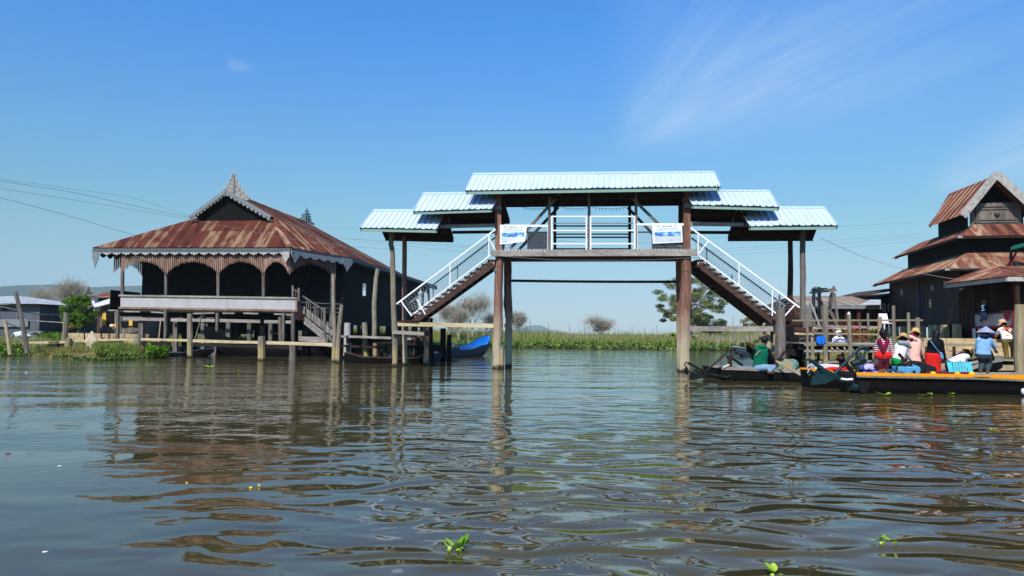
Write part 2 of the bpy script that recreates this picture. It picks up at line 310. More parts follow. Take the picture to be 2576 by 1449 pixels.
def roof_face(mb,poly,step=0.12,amp=0.018,wl=0.24,ribs=False,uoff=0.0):
    """corrugated sheet over a planar convex polygon; poly[0]->poly[1] is the eave"""
    P=[Vector(p) for p in poly]; u=(P[1]-P[0]).normalized(); nrm=None
    for p in P[2:]:
        c=(P[1]-P[0]).cross(p-P[0])
        if c.length>1e-6: nrm=c.normalized(); break
    if nrm.z<0: nrm=-nrm
    v=nrm.cross(u) 
    if v.z<0: v=-v
    Q=[((p-P[0]).dot(u),(p-P[0]).dot(v)) for p in P]; umin=min(q[0] for q in Q); umax=max(q[0] for q in Q)
    n=max(2,int((umax-umin)/step)); cols=[]
    for i in range(n+1):
        t=umin+(umax-umin)*i/n; tt=min(max(t,umin+1e-5),umax-1e-5); ys=[]
        for k in range(len(Q)):
            a,b=Q[k],Q[(k+1)%len(Q)]
            if (a[0]-tt)*(b[0]-tt)<=0 and abs(a[0]-b[0])>1e-9: ys.append(a[1]+(b[1]-a[1])*(tt-a[0])/(b[0]-a[0]))
        if not ys: ys=[0,0]
        h=amp*math.sin(2*math.pi*t/wl) if not ribs else (amp if i%ribs==0 else 0)
        cols.append((t,min(ys),max(ys),h))
    nv=3
    base=len(mb.v)
    for (t,a,b,h) in cols:
        for j in range(nv+1):
            vv=a+(b-a)*j/nv; mb.v.append(P[0]+u*t+v*vv+nrm*h); mb.uv[len(mb.v)-1]=(t+uoff,vv+uoff*0.37)
    for i in range(n):
        for j in range(nv):
            q=base+i*(nv+1)+j; mb.f.append((q,q+nv+1,q+nv+2,q+1))
def roof_patch(mb,P0,P1,P2,P3,nrib,amp=0.048,w_=0.02):
    """ribbed sheet over a slightly twisted quad: P0-P1 eave, P3-P2 ridge"""
    P0,P1,P2,P3=map(Vector,(P0,P1,P2,P3)); nm=(P1-P0).cross(P3-P0).normalized()
    if nm.z<0: nm=-nm
    us=[]; W=(P1-P0).length; e=w_/W
    for k in range(nrib+1):
        u=k/nrib
        for du,h in ((-2.4*e,0),(-e,amp),(e,amp),(2.4*e,0)):
            q=min(1,max(0,u+du)); us.append((q,h))
        if k<nrib:
            for m in (.35,.65): us.append((u+m/nrib,0.004))
    us=sorted(set(us)); b=len(mb.v); nv=2
    for u,h in us:
        a=P0.lerp(P1,u); c=P3.lerp(P2,u)
        for j in range(nv+1): mb.v.append(a.lerp(c,j/nv)+nm*h-V(0,0,.018*math.sin(u*9.1+1.3*math.sin(u*23))*(j==0))); mb.uv[len(mb.v)-1]=(u*W,j)
    for i in range(len(us)-1):
        for j in range(nv): q=b+i*(nv+1)+j; mb.f.append((q,q+nv+1,q+nv+2,q+1))
def ss(a,b,x):
    t=np.clip((x-a)/(b-a),0,1); return t*t*(3-2*t)
def lerp(a,b,t): return a+(b-a)*t
wood('wood_monk','2e2320','4b3b34','604d44','z',rough=0.9); plain('barge_grey','b0aba4',0.8,0.15,8,dirt='7a5a44'); plain('sign_white','b9bcb8',0.8,0.08,20)
# ---------------------------------------------------------------- ground, water, hills
def seg_dist(X,Y,poly):
    """signed distance: positive inside polygon"""
    d=np.full(X.shape,1e9); ins=np.zeros(X.shape,bool); n=len(poly)
    for i in range(n):
        x0,y0=poly[i]; x1,y1=poly[(i+1)%n]; dx,dy=x1-x0,y1-y0
        t=np.clip(((X-x0)*dx+(Y-y0)*dy)/(dx*dx+dy*dy),0,1); d=np.minimum(d,np.hypot(X-x0-t*dx,Y-y0-t*dy))
        c=((y0>Y)!=(y1>Y)); 
        with np.errstate(divide='ignore',invalid='ignore'): xi=x0+(Y-y0)*dx/(dy if dy!=0 else 1e-9)
        ins^=(c&(X<xi))
    return np.where(ins,d,-d)
def wp(x,y): p=wat(x,y); return (p.x,p.y)
FAR=9000
LANDL=[(-FAR,40),(-60,43)]+[wp(0,893),wp(60,893),wp(110,897),wp(230,905),wp(330,902),wp(400,896),wp(440,884),wp(560,882),wp(760,881),wp(960,881)]+[(-4,FAR),(-FAR,FAR)]
LANDB=[wp(930,875),wp(1060,868),wp(1200,868),wp(1300,874),wp(1500,877.5),wp(1750,881),wp(1870,881.5),wp(1910,880.5),(40,78),(300,90),(FAR,100),(FAR,FAR),(-4,FAR),(-30,140)]
LANDR=[(18.0,34),(19.5,31.5),(24,30.2),(40,27),(60,20),(FAR,0),(FAR,FAR),(40,FAR),(30,90),(24,75),(18.2,52)]
def ground_z(X,Y):
    dl=seg_dist(X,Y,LANDL); db=seg_dist(X,Y,LANDB); dr=seg_dist(X,Y,LANDR)
    zl=-0.6+1.0*ss(-1.4,0.9,dl)+0.42*ss(1.0,14,dl); zl=np.where(dl>0.0,np.maximum(zl,0.02),zl)
    zb=-0.6+0.95*ss(-2,2,db); zr=-0.6+1.75*ss(-1.2,2.2,dr)+0.35*ss(3,7,dr)
    z=np.maximum(np.maximum(zl,zb),zr)
    z=z+0.05*np.sin(X*1.7+np.sin(Y*0.9))*np.cos(Y*1.3+X*0.4)*(z>0)
    return z
def gz(x,y): return float(ground_z(np.array([x],float),np.array([y],float))[0])
n=340
sx=np.sinh(np.linspace(-5.6,5.6,n))*(FAR/np.sinh(5.6)); sy=np.sinh(np.linspace(-3.2,5.4,n)); sy=sy/np.sinh(5.4)*FAR+42
GX,GY=np.meshgrid(sx,sy,indexing='xy'); GZ=ground_z(GX,GY)
vs=np.stack([GX.ravel(),GY.ravel(),GZ.ravel()],1); i=np.arange(n-1); a=(i[:,None]*n+i[None,:]).ravel(); fs=np.stack([a,a+1,a+n+1,a+n],1)
npmesh('ground',vs,fs,'ground_mat',smooth=True,kind='structure',label='muddy grassy ground of the banks and lake bed',cat='ground')
mb=MB(); mb.add([(-FAR,-300,0),(FAR,-300,0),(FAR,FAR,0),(-FAR,FAR,0)],[(0,1,2,3)]); mb.build('water','water_mat',kind='structure',origin=(0,0,0),label='rippled brown channel water reflecting the sky',cat='water')
def ridge(name,pts,Y,depth,label):
    rng=random.Random(4); xs=[]; n_=160
    top=[]
    for k in range(n_+1):
        t=k/n_; x=pts[0][0]+(pts[-1][0]-pts[0][0])*t
        for (x0,y0),(x1,y1) in zip(pts,pts[1:]):
            if x0<=x<=x1: y=y0+(y1-y0)*(x-x0)/(x1-x0)
        top.append(at(x,y+rng.uniform(-0.9,0.9),Y))
    vs=[];m_=7
    for p in top:
        for j in range(m_):
            t=j/(m_-1); h=p.z*(math.cos(t*math.pi/2)**0.8 if t<1 else 0); vs.append((p.x*(1-0.0*t)+40*math.sin(p.x*0.01+j),p.y-depth*t+60*math.sin(p.x*0.006+j*2)*(t>0),h-(3 if t==1 else 0)))
    vs+= [(p.x,p.y+depth*0.6,-5) for p in top]
    fs=[(k*m_+j,(k+1)*m_+j,(k+1)*m_+j+1,k*m_+j+1) for k in range(n_) for j in range(m_-1)]; o=m_*(n_+1); fs+=[(k*m_,o+k,o+k+1,(k+1)*m_) for k in range(n_)]
    npmesh(name,vs,fs,'hill_mat',smooth=True,kind='structure',label=label,cat='hills')
ridge('hills',[(-500,700),(-250,690),(-90,712),(0,731),(20,737),(110,738),(135,731),(150,727),(200,724),(235,721),(275,718),(330,719),(350,728),(400,727),(470,725),(560,735),(700,760),(900,800),(1000,822),(1060,832)],3700,1100,'long blue hazy hills behind the left village') if False else None
ridge('hills',[(-500,712),(-250,705),(-60,720),(0,731),(12,734),(60,733),(90,729),(125,721),(180,717.5),(215,718.5),(222,724),(232,728),(260,726),(300,725),(400,722),(560,735),(700,760),(900,800),(1000,822),(1060,832)],3700,1100,'long blue hazy hills behind the left village')
ridge('hills',[(1270,835),(1300,828),(1325,820),(1345,818.5),(1365,822),(1390,832),(1410,838)],6200,900,'small pale blue hill on the horizon under the bridge')
# ---------------------------------------------------------------- footbridge
def YF(x): return 34.4-(x-1252)*0.003
def F(x,y,dy=0.0): return at(x,y,YF(x)+dy)
BW=1.6
def B(x,y): return at(x,y,YF(x)+BW)
br=thing('footbridge','tall roofed timber footbridge with two stairs spanning the channel','footbridge',F(1480,900)*1.0)
br.location.z=0; br['_o']=tuple(br.location)
rng=random.Random(1)
def wave_post(name,pts,r,mat,parent,seg=10,jit=0.10,**k):
    mb=MB(); pts=[Vector(p) for p in pts]; out=[];rr=[]
    rs=r if isinstance(r,(list,tuple)) else [r]*len(pts)
    for i in range(len(pts)-1):
        m_=max(2,int((pts[i+1]-pts[i]).length/0.5))
        for j in range(m_): t=j/m_; out.append(pts[i].lerp(pts[i+1],t)+V(rng.uniform(-1,1),rng.uniform(-1,1),0)*rs[0]*0.07); rr.append(lerp(rs[i],rs[i+1],t)*(1+rng.uniform(-0.07,0.07)))
    out.append(pts[-1]); rr.append(rs[-1]); mb.tube(out,rr,seg,jit,rng); return mb.build(name,mat,parent,smooth=False,**k)
def post_to(p,zb): return V(p.x,p.y,zb)
# main posts
wave_post('post',[post_to(F(1252,927),-0.8),F(1251,870),F(1253,760),F(1257,650)],[0.25,0.23,0.22,0.20],'wood_redpost',br)
wave_post('post',[post_to(F(1720,935),-0.8),F(1722,850),F(1724,745),F(1727,645)],[0.27,0.25,0.24,0.22],'wood_redpost',br)
wave_post('post',[post_to(B(1278,925),-0.8),B(1280,800),B(1277,765),B(1276,650)],[0.19,0.18,0.21,0.19],'wood_redpost',br)
wave_post('post',[post_to(B(1712,928),-0.8),B(1712,760),B(1710,640)],[0.17,0.18,0.19],'wood_redpost',br)
for x0,x1 in ((1253,1253),(1728,1727)):
    mb=MB(); mb.beam(F(x0,648),F(x1,484),0.3,0.28); mb.build('upper_post','wood_redpost',br)
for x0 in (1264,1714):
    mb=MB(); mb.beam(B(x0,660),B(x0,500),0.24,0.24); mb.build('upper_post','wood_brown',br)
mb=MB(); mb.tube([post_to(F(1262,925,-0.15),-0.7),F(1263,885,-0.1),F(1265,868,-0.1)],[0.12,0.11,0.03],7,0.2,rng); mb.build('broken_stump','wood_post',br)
mb=MB(); mb.tube([F(1737,652),F(1737,755)],0.035,6); mb.build('drain_pipe','wood_pale',br)
mb=MB(); mb.beam(F(1248,671,-.1),F(1248,684,-.1),0.22,0.2); mb.build('block','wood_grey',br)
# deck
mb=MB(); mb.beam(F(1237,638,-0.3),F(1754,636.5,-0.3),0.09,0.27); mb.build('deck_beam','wood_grey_x',br)
mb=MB(); mb.beam(F(1262,650.5,0.05),F(1718,649,0.05),0.12,0.24); mb.beam(B(1270,652),B(1714,651),0.12,0.26); mb.beam(B(1240,637),B(1752,636),0.09,0.26); mb.build('deck_bearer','wood_beam_dark',br)
mb=MB()
for k in range(58):
    t=k/57; x=1239+t*513; p=F(x,629.5-t*2.0+rng.uniform(-.3,.3),-0.32); q=at(x,629.5-t*2,YF(x)+BW+0.1); q.z=p.z; mb.beam(p,q,0.13,0.045)
mb.build('deck_planks','wood_grey_x',br)
for (x0,y0),(x1,y1),r_ in (((1268,704.5),(1712,707.5),0.045),((1268,707.5),(1712,710.5),0.035)):
    mb=MB(); mb.tube([B(lerp(x0,x1,k/8),lerp(y0,y1,k/8)+1.2*math.sin(k/8*math.pi)) for k in range(9)],r_,6); mb.build('service_pipe','cable_black',br)
mb=MB(); mb.tube([F(1269,712,0.5),F(1270,760,0.5),F(1272,800,0.5)],0.03,6); mb.tube([F(1271,708,0.5),F(1275,770,0.5)],0.02,6); mb.build('hanging_cable','cable_black',br)
# roofs: (ridge left x,y, ridge right x,y, eave left x,y, eave right x,y)
def gable(rl,rr,el,er,fas=9.0,dz=0.0,front=-0.95,back=2.55,par=br):
    A=at(*rl,YF(rl[0])+BW/2); Bp=at(*rr,YF(rr[0])+BW/2); C=F(*el,front); D=F(*er,front)
    # straighten: eave takes the ridge's plan direction
    back_off=(YF(0)+0) 
    C2=V(2*A.x-C.x,2*A.y-C.y,C.z); D2=V(2*Bp.x-D.x,2*Bp.y-D.y,D.z)
    nr=int((D-C).length/.262); mb=MB(); roof_patch(mb,C,D,Bp,A,nr); roof_patch(mb,D2,C2,A,Bp,nr)
    r=mb.build('roof','tin_white',par,solid=0.012)
    m2=MB(); up_=V(0,0,0.035); 
    e1=(C-A).normalized()*0.17; e2=(C2-A).normalized()*0.17; f1=(D-Bp).normalized()*0.17; f2=(D2-Bp).normalized()*0.17
    m2.add([A+e1+up_,Bp+f1+up_,Bp+up_*1.6,A+up_*1.6],[(0,1,2,3)]); m2.add([A+e2+up_,Bp+f2+up_,Bp+up_*1.6,A+up_*1.6],[(3,2,1,0)]); m2.build('ridge_cap','tin_cap',r,solid=0.008)
    h=fas/FPX*34; dn=V(0,0,-h/2-0.03); ins=(A-C).normalized()*0.06
    m3=MB(); m3.beam(C+dn+ins,D+dn+(Bp-D).normalized()*0.06,0.03,h); m3.build('fascia','fascia_green',par)
    m3=MB(); m3.beam(C2+dn*0.8-ins*V(1,-1,-1) if False else C2+dn,D2+dn,0.03,h)
    # battens and rafters underneath
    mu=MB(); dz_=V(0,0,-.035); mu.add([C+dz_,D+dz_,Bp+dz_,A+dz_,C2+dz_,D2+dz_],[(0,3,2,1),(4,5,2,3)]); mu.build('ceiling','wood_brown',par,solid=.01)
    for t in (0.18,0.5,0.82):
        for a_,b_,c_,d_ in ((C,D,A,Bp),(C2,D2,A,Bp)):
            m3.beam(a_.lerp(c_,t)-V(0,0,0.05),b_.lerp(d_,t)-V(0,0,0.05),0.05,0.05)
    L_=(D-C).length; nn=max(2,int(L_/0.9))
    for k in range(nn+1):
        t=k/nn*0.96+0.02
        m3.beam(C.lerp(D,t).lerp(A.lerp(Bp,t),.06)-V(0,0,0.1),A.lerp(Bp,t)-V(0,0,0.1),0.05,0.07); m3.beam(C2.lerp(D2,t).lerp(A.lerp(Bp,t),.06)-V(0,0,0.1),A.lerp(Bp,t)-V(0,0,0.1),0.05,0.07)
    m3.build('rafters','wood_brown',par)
    for q0,q1 in ((C.lerp(D,.01),A.lerp(Bp,.01)),(C2.lerp(D2,.01),A.lerp(Bp,.01)),(C.lerp(D,.99),A.lerp(Bp,.99)),(C2.lerp(D2,.99),A.lerp(Bp,.99))):
        m4=MB(); m4.beam(q0-V(0,0,.10),q1-V(0,0,.10),0.035,0.16); m4.build('barge_board','wood_brown',par)
    return A,Bp,C,D,C2,D2
TOP=gable((1190.5,437.4),(1797,432.5),(1170.5,478.5),(1813.3,468),10.5)
ML=gable((1064.8,486.5),(1262,485),(1039.5,531),(1238,524.5),9)
MR=gable((1722,480),(1935.3,480),(1740,514),(1960.4,519.7),9.5)
LL=gable((940.3,528.6),(1122,529),(905.6,572),(1099,575.8),10)
LR=gable((1856,521),(2073.7,521.6),(1885,568),(2108,566),10)
# connecting beams
def beamF(n_,a,b,w_,h_,mat,dy=0.0,plane=F):
    mb=MB(); mb.beam(plane(*a) if plane is B else F(*a,dy),plane(*b) if plane is B else F(*b,dy),w_,h_); return mb.build(n_,mat,br)
for a,b in (((1104,570),(1262,567)),((1727,563.5),(1886,565.5))): beamF('tie_beam',a,b,0.08,0.17,'wood_grey_x',-0.05)
for a,b in (((1138,584.5),(1262,583)),((1714,584.5),(1856,585))): beamF('tie_beam',a,b,0.08,0.15,'wood_brown',0,B)
for a,b in (((1235,522.5),(1262,522)),((1722,517),(1746,517))): beamF('tie_beam',a,b,0.08,0.17,'wood_grey_x',-0.2)
for a,b in (((1253,498),(1727,494)),): beamF('wall_plate',a,b,0.12,0.16,'wood_brown',0); 
for a,b in (((1262,512),(1715,508)),): beamF('wall_plate',a,b,0.12,0.16,'wood_brown',0,B)
for x in (1118,1874): beamF('short_post',(x,570),(x,545 if x<1500 else 535),0.14,0.14,'wood_brown',-0.02); beamF('short_post',(x+(8 if x<1500 else -8),586),(x+(8 if x<1500 else -8),552),0.13,0.13,'wood_brown',0,B)
for a,b in (((986,583),(1122,583)),((1874,583),(2020,583))): beamF('wall_plate',a,b,0.09,0.14,'wood_brown',0)
for a,b in (((1015,601),(1140,600)),((1862,601),(1990,601))): beamF('wall_plate',a,b,0.09,0.14,'wood_brown',0,B)
for a,b in (((1118,545),(1253,545)),((1727,540),(1874,540))): beamF('wall_plate',a,b,0.09,0.14,'wood_brown',0)
# outer posts
wave_post('outer_post',[post_to(F(993.8,915),-0.7),F(994,850),F(990,763),F(988.5,690),F(988,638),F(984,614),F(986,578)],[0.14,0.14,0.135,0.13,0.12,0.125,0.13],'wood_post',br,8,0.05)
wave_post('outer_post',[post_to(B(1020,910),-0.7),B(1017,800),B(1017,685),B(1017.5,596)],[0.125,0.13,0.125,0.12],'wood_redpost',br,8,0.05)
wave_post('outer_post',[post_to(F(2017.6,926),-0.7),F(2018,850),F(2019.6,754),F(2020,668),F(2018.4,577)],[0.14,0.14,0.135,0.13,0.13],'wood_grey',br,8,0.05)
wave_post('outer_post',[post_to(B(1988,905),-0.7),B(1987,800),B(1987.5,749),B(1989,680),B(1988,597)],[0.13,0.13,0.13,0.125,0.12],'wood_brown',br,8,0.05)
# central posts and braces
for x,y0,y1 in ((1382,628,520),(1482,628,490),(1600,628,510)):
    beamF('roof_post',(x,y0),(x,y1-25),0.12,0.12,'wood_grey',-0.02)
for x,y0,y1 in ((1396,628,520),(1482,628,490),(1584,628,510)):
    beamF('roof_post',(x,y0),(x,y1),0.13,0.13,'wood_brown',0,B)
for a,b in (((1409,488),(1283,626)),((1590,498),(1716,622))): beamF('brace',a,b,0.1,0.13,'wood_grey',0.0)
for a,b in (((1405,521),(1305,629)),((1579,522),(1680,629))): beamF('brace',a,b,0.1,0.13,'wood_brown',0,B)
mb=MB(); mb.tube([B(1265,540),B(1271,562)],0.03,6); mb.build('cable_tie','cable_black',br)
# parapet: framed grid panels and rails
def grid_panel(x0,x1,y0,y1,name='railing_panel'):
    pl=V(0,-0.06,0); c=[F(x0,y1)+pl,F(x1,y1)+pl,F(x1,y0)+pl,F(x0,y0)+pl]
    mb=MB(); 
    for k in range(4): mb.beam(c[k],c[(k+1)%4],0.05,0.10 if k%2==0 else 0.05)
    for k in (1,3): mb.beam(c[k],c[(k+1)%4],0.10,0.05)
    fr=mb.build(name,'white_rail',br)
    g=MB(); nx=int((x1-x0)/5.2); ny=int((y1-y0)/5.2)
    for k in range(1,nx): g.tube([c[0].lerp(c[1],k/nx),c[3].lerp(c[2],k/nx)],0.0045,4,cap=False)
    for k in range(1,ny): g.tube([c[0].lerp(c[3],k/ny),c[1].lerp(c[2],k/ny)],0.0045,4,cap=False)
    g.build('wire_mesh','wire_light',fr); return fr
grid_panel(1259,1379.5,568.5,631.5); grid_panel(1601,1733,565,630.5)
for x0,x1 in ((1387,1476),(1484.5,1597)):
    for y,m_,h_ in ((544.5,'white_rail',.06),(561.5,'grey_paint',.05),(579.8,'white_rail',.06),(613,'white_rail',.06)):
        beamF('rail',(x0,y),(x1,y),0.04,h_,m_,-0.1)
    for x in (x0+1,x1-1): beamF('rail_post',(x,628.5),(x,543),0.07,0.05,'white_rail',-0.1)
for y,m_ in ((568.5,'iron_dark'),(589,'grey_paint'),(597,'iron_dark'),(626,'iron_dark'),(579.5,'wood_beam_dark')):
    beamF('rear_rail',(1392,y),(1588,y),0.05,0.07,m_,0,B)
for x0,x1 in ((1320,1392),(1588,1650)): beamF('rear_rail',(x0,584),(x1,584),0.05,0.06,'iron_dark',0,B)
for x0,x1,y0,y1 in ((1326,1378,583,627),(1640,1706,597,627)):
    mb=MB(); mb.prism([B(x0,y1),B(x1,y1),B(x1,y0),B(x0,y0)],(0,0.03,0)); mb.build('rear_panel','grey_paint',br)
# stairs
def stair(top,bot,nst,ttop,side):
    s0=F(*top,-0.25); s1=F(*bot,-0.25); wdt=BW+0.35; back=V(0,wdt,0)
    mb=MB()
    d=(s1-s0)
    mb.beam(s0-V(0,0,.18),s1-V(0,0,.18),0.07,0.26); mb.beam(s0+back-V(0,0,.18),s1+back-V(0,0,.18),0.07,0.26); st=mb.build('stringer','wood_beam_dark',br)
    mb=MB(); mc=MB(); md=MB(); mr=MB()
    for k in range(nst):
        t=(k+0.4)/nst; p=s0.lerp(s1,t)+V(0,0,0.10); half=abs(d.x)/nst*0.5+0.05
        mb.add([p+V(-half,-0.06,-.03),p+V(half,-0.06,-.03),p+V(half,wdt+.04,-.03),p+V(-half,wdt+.04,-.03),p+V(-half,-0.06,.025),p+V(half,-0.06,.025),p+V(half,wdt+.04,.025),p+V(-half,wdt+.04,.025)],[(3,2,1,0),(4,5,6,7),(0,1,5,4),(1,2,6,5),(2,3,7,6),(3,0,4,7)])
        q=p-V(0,0,0.03); sg=1 if side>0 else -1; mr.prism([q+V(-sg*half*.8,0.07,0),q+V(-sg*half*.8,wdt-.07,0),q+V(-sg*half*.8,wdt-.07,-.3),q+V(-sg*half*.8,0.07,-.3)],(sg*.025,0,0))
        mc.prism([q+V(-half*.9,0,0),q+V(half*.9,0,0),q+V(-sg*half*.75,0,-0.26)],(0,0.06,0)); md.prism([q+V(-half*.9,wdt-.06,0),q+V(half*.9,wdt-.06,0),q+V(-sg*half*.75,wdt-.06,-0.26)],(0,0.06,0))
    mb.build('treads','wood_red',br); mr.build('risers','wood_red',br); mc.build('tread_brackets','wood_cut',br); md.build('tread_brackets','wood_cut',br)
stair((1242,655),(1038,803),14,0,-1); stair((1757,655),(1955,806),13,0,1)
def handrail(pl,top,bot,posts,ends,mesh=True,mat='white_rail',lo=True):
    mb=MB(); T0,T1=[pl(*p) for p in top]; mb.beam(T0,T1,0.06,0.07)
    if bot: B0,B1=[pl(*p) for p in bot]; mb.beam(B0,B1,0.05,0.06)
    for a,b in posts: mb.beam(pl(*a),pl(*b),0.05,0.06)
    for a,b in ends: mb.beam(pl(*a),pl(*b),0.05,0.055)
    hr=mb.build('handrail',mat,br)
    if mesh:
        g=MB(); n_=34; U=(T1-T0)
        for k in range(n_+1):
            t=k/n_
            for s_ in (-1,1):
                a0=t; b0=t+s_*0.085
                if 0<=b0<=1: g.tube([T0.lerp(T1,a0),B0.lerp(B1,b0)],0.0045,4,cap=False)
        g.build('wire_mesh','wire_light',hr)
P0=lambda x,y:F(x,y,-0.3)
P1=lambda x,y:at(x,y,YF(x)+BW+0.15)
handrail(P0,((1246.6,577),(997.7,764.6)),((1234,641.7),(1035.8,793)),[((1132,660),(1132,722)),((1229.6,590),(1229.6,645)),((1049,752),(1070,791))],[((1008.5,757),(1035.8,795)),((1229.6,598),(1246,629.5))])
handrail(P1,((1246.6,596.6),(1012,776)),((1234,655),(1045,792)),[((1151,671),(1151,715)),((1060,741),(1060,789)),((1090,718),(1090,765))],[((1014,775),(1045,792))],True,'grey_paint')
handrail(P0,((1737.6,573.4),(2011.7,773.7)),((1758.4,643),(1957,792)),[((1858.5,663.7),(1858.5,716)),((1756,590),(1756,641)),((1942.4,730),(1942.4,795))],[((2001,765),(1962,808)),((1781.6,606),(1756,640.5))])
handrail(P1,((1739,598),(1975.6,770)),((1760,655),(1950,800)),[((1778,628),(1778,668)),((1841,690),(1841,716)),((1961,742),(1961,800))],[((1975,769),(1955,790))],True,'grey_paint')
# landings
mb=MB(); mb.beam(F(1000,815,-0.35),F(1243,819.5,-0.1),0.06,0.20); mb.beam(B(1262,819),B(1290,819),0.06,0.20); mb.build('low_tie_beam','wood_pale_x',br)
mb=MB(); mb.beam(F(1732,827,-0.1),F(1945,827,-0.35),0.07,0.23); mb.build('low_tie_beam','wood_grey_x',br)
mb=MB()
for k in range(9): 
    p=F(1008+k*5.2,806.5,-0.45); mb.beam(p,p+V(0,2.3,0),0.1,0.04)
mb.beam(F(1001,808,-.4),F(1052,808,-.4),.05,.06); mb.build('landing','wood_red',br)
mb=MB()
for k in range(9):
    p=F(1948+k*5.2,806,-0.45); mb.beam(p,p+V(0,2.3,0),0.1,0.04)
mb.beam(F(1945,812,-.2),F(2020,812,-.2),.08,.16); mb.build('landing','wood_brown',br)
for x,y0,y1 in ((1041,812,855),(1060,800,860),(1075,812,905)):
    mb=MB(); mb.beam(F(x,y0,0.2),F(x,y1,0.2),0.13,0.13); mb.build('landing_post','wood_beam_dark',br)
mb=MB(); mb.beam(F(987,835,-0.3),F(1067,840,-0.3),0.08,0.17); mb.build('landing_beam','wood_grey_x',br)
for x,y0,y1 in ((1950,815,868),(1932,828,880)):
    mb=MB(); mb.beam(F(x,y0,0.1),F(x,y1,0.1),0.16,0.16); mb.build('landing_post','wood_redpost',br)
mb=MB(); mb.beam(F(1920,838,0.3),F(2010,838,0.3),0.15,0.2); mb.beam(F(1910,851,0.6),F(2010,851,0.6),0.15,0.15); mb.build('landing_beam','wood_beam_dark',br)
# string of dead light bulbs under the back eave
mb=MB(); 
for x0,x1 in ((1312,1380),(1412,1480),(1490,1578)):
    pts=[B(lerp(x0,x1,k/10),521+4*math.sin(k/10*math.pi)) for k in range(11)]; mb.tube(pts,0.008,4)
    for p in pts[1:-1]: mb.tube([p,p-V(rng.uniform(-.03,.03),0,0.12)],0.012,4)
o=mb.build('light_string','cable_black',label='string of unlit bulbs hanging under the bridge roof',cat='light string')
# banners
def banner(corners,label,curl):
    # corners tl,tr,br,bl in pixels, front plane
    tl,tr,brc,bl=[F(*c,-0.16) for c in corners]; base=(bl+brc)/2; t=thing('banner',label,'banner',base,'printed banners tied to the bridge railing')
    def P(u,v):
        p=(tl.lerp(tr,u)).lerp(bl.lerp(brc,u),v); bend=curl*max(0,u+v-1.15)**2*1.6+0.008*math.sin(u*9+v*4); return p+V(0,-bend,0)
    def patch(n_,m_,u0,u1,v0,v1,off,nm,mat,par):
        mb=MB(); vs=[]
        for i in range(n_+1):
            for j in range(m_+1): vs.append(P(lerp(u0,u1,i/n_),lerp(v0,v1,j/m_))-V(0,off,0))
        mb.add(vs,[(i*(m_+1)+j,i*(m_+1)+j+1,(i+1)*(m_+1)+j+1,(i+1)*(m_+1)+j) for i in range(n_) for j in range(m_)]); return mb.build(nm,mat,par,solid=0.003)
    sh=patch(14,10,0,1,0,1,0,'sheet','banner_white',t); pic=patch(12,6,0.06,0.95,0.42,0.93,0.006,'picture','banner_picture',t)
    for (u,v,wd,m_) in [(0.34,0.13,0.34,'mark_grey'),(0.2,0.25,0.62,'mark_grey'),(0.14,0.33,0.72,'mark_grey')]:
        k=0; x=u
        while x<u+wd:
            w2=rng.uniform(0.012,0.04); patch(1,1,x,min(x+w2,u+wd),v-0.018*(2 if v<0.2 else 1),v+0.018*(2 if v<0.2 else 1),0.005,'lettering',m_,sh) if False else marks.append((x,min(x+w2,u+wd),v-0.013*(2.4 if v<0.2 else 1),v+0.013*(2.4 if v<0.2 else 1))); x+=w2+rng.uniform(0.008,0.02)
    mb=MB()
    for (a_,b_,c_,d_) in marks: 
        off=V(0,-0.007,0); mb.add([P(a_,c_)+off,P(a_,d_)+off,P(b_,d_)+off,P(b_,c_)+off],[(0,1,2,3)])
    for cx in (0.2,0.78):
        for k in range(12):
            a0=2*math.pi*k/12; a1=2*math.pi*(k+1)/12; off=V(0,-0.007,0); q=lambda r_,a_:P(cx+r_*0.7*math.cos(a_),0.13+r_*1.15*math.sin(a_))+off
            mb.add([q(.045,a0),q(.045,a1),q(.055,a1),q(.055,a0)],[(0,1,2,3)])
        mb.add([P(cx-.012,.13)+off,P(cx,.165)+off,P(cx+.012,.13)+off,P(cx,.095)+off],[(0,1,2,3)])
    mb.build('lettering','mark_grey',sh); marks.clear()
marks=[]
plain('banner_white','f1f3f2',0.45,0.02,5)
s=MT('banner_picture'); t_=s.n('ShaderNodeTexCoord'); sp=s.n('ShaderNodeSeparateXYZ'); s.L.new(t_.outputs['Generated'],sp.inputs[0])
nz=s.noise(t_.outputs['Generated'],7,4); zz=s.math('ADD',sp.outputs[2],s.math('MULTIPLY',s.math('SUBTRACT',nz,0.5),0.25))
n2=s.noise(t_.outputs['Generated'],16,5,0.7); n3=s.noise(t_.outputs['Generated'],4.5,2)
lo_=s.ramp(n2,[(0.36,'3f8f72'),(0.46,'c3cfdc'),(0.54,'eef0ea'),(0.62,'8a93c4'),(0.7,'4f7f6a')]); hi_=s.ramp(s.math('MULTIPLY_ADD',n3,0.6,s.math('MULTIPLY',n2,0.4)),[(0.36,'2a49b4'),(0.46,'3f78d2'),(0.54,'79bfe8'),(0.64,'cfe6f0')])
cc_=s.mix(s.math('GREATER_THAN',zz,0.5),lo_,hi_); cc_=s.mix(s.math('MULTIPLY',s.math('LESS_THAN',s.math('ABSOLUTE',s.math('SUBTRACT',zz,0.5)),0.05),0.8),cc_,'e9e2a4'); s.fin(cc_,0.5)
banner(((1257.5,565.5),(1326.5,566),(1319,609),(1257.5,615)),'white and blue printed banner with its lower corner curling on the bridge railing',0.25)
banner(((1640.5,563.5),(1715.5,562.5),(1717.5,609.5),(1642,613)),'white and blue printed banner hanging flat on the right end of the bridge railing',0.0)
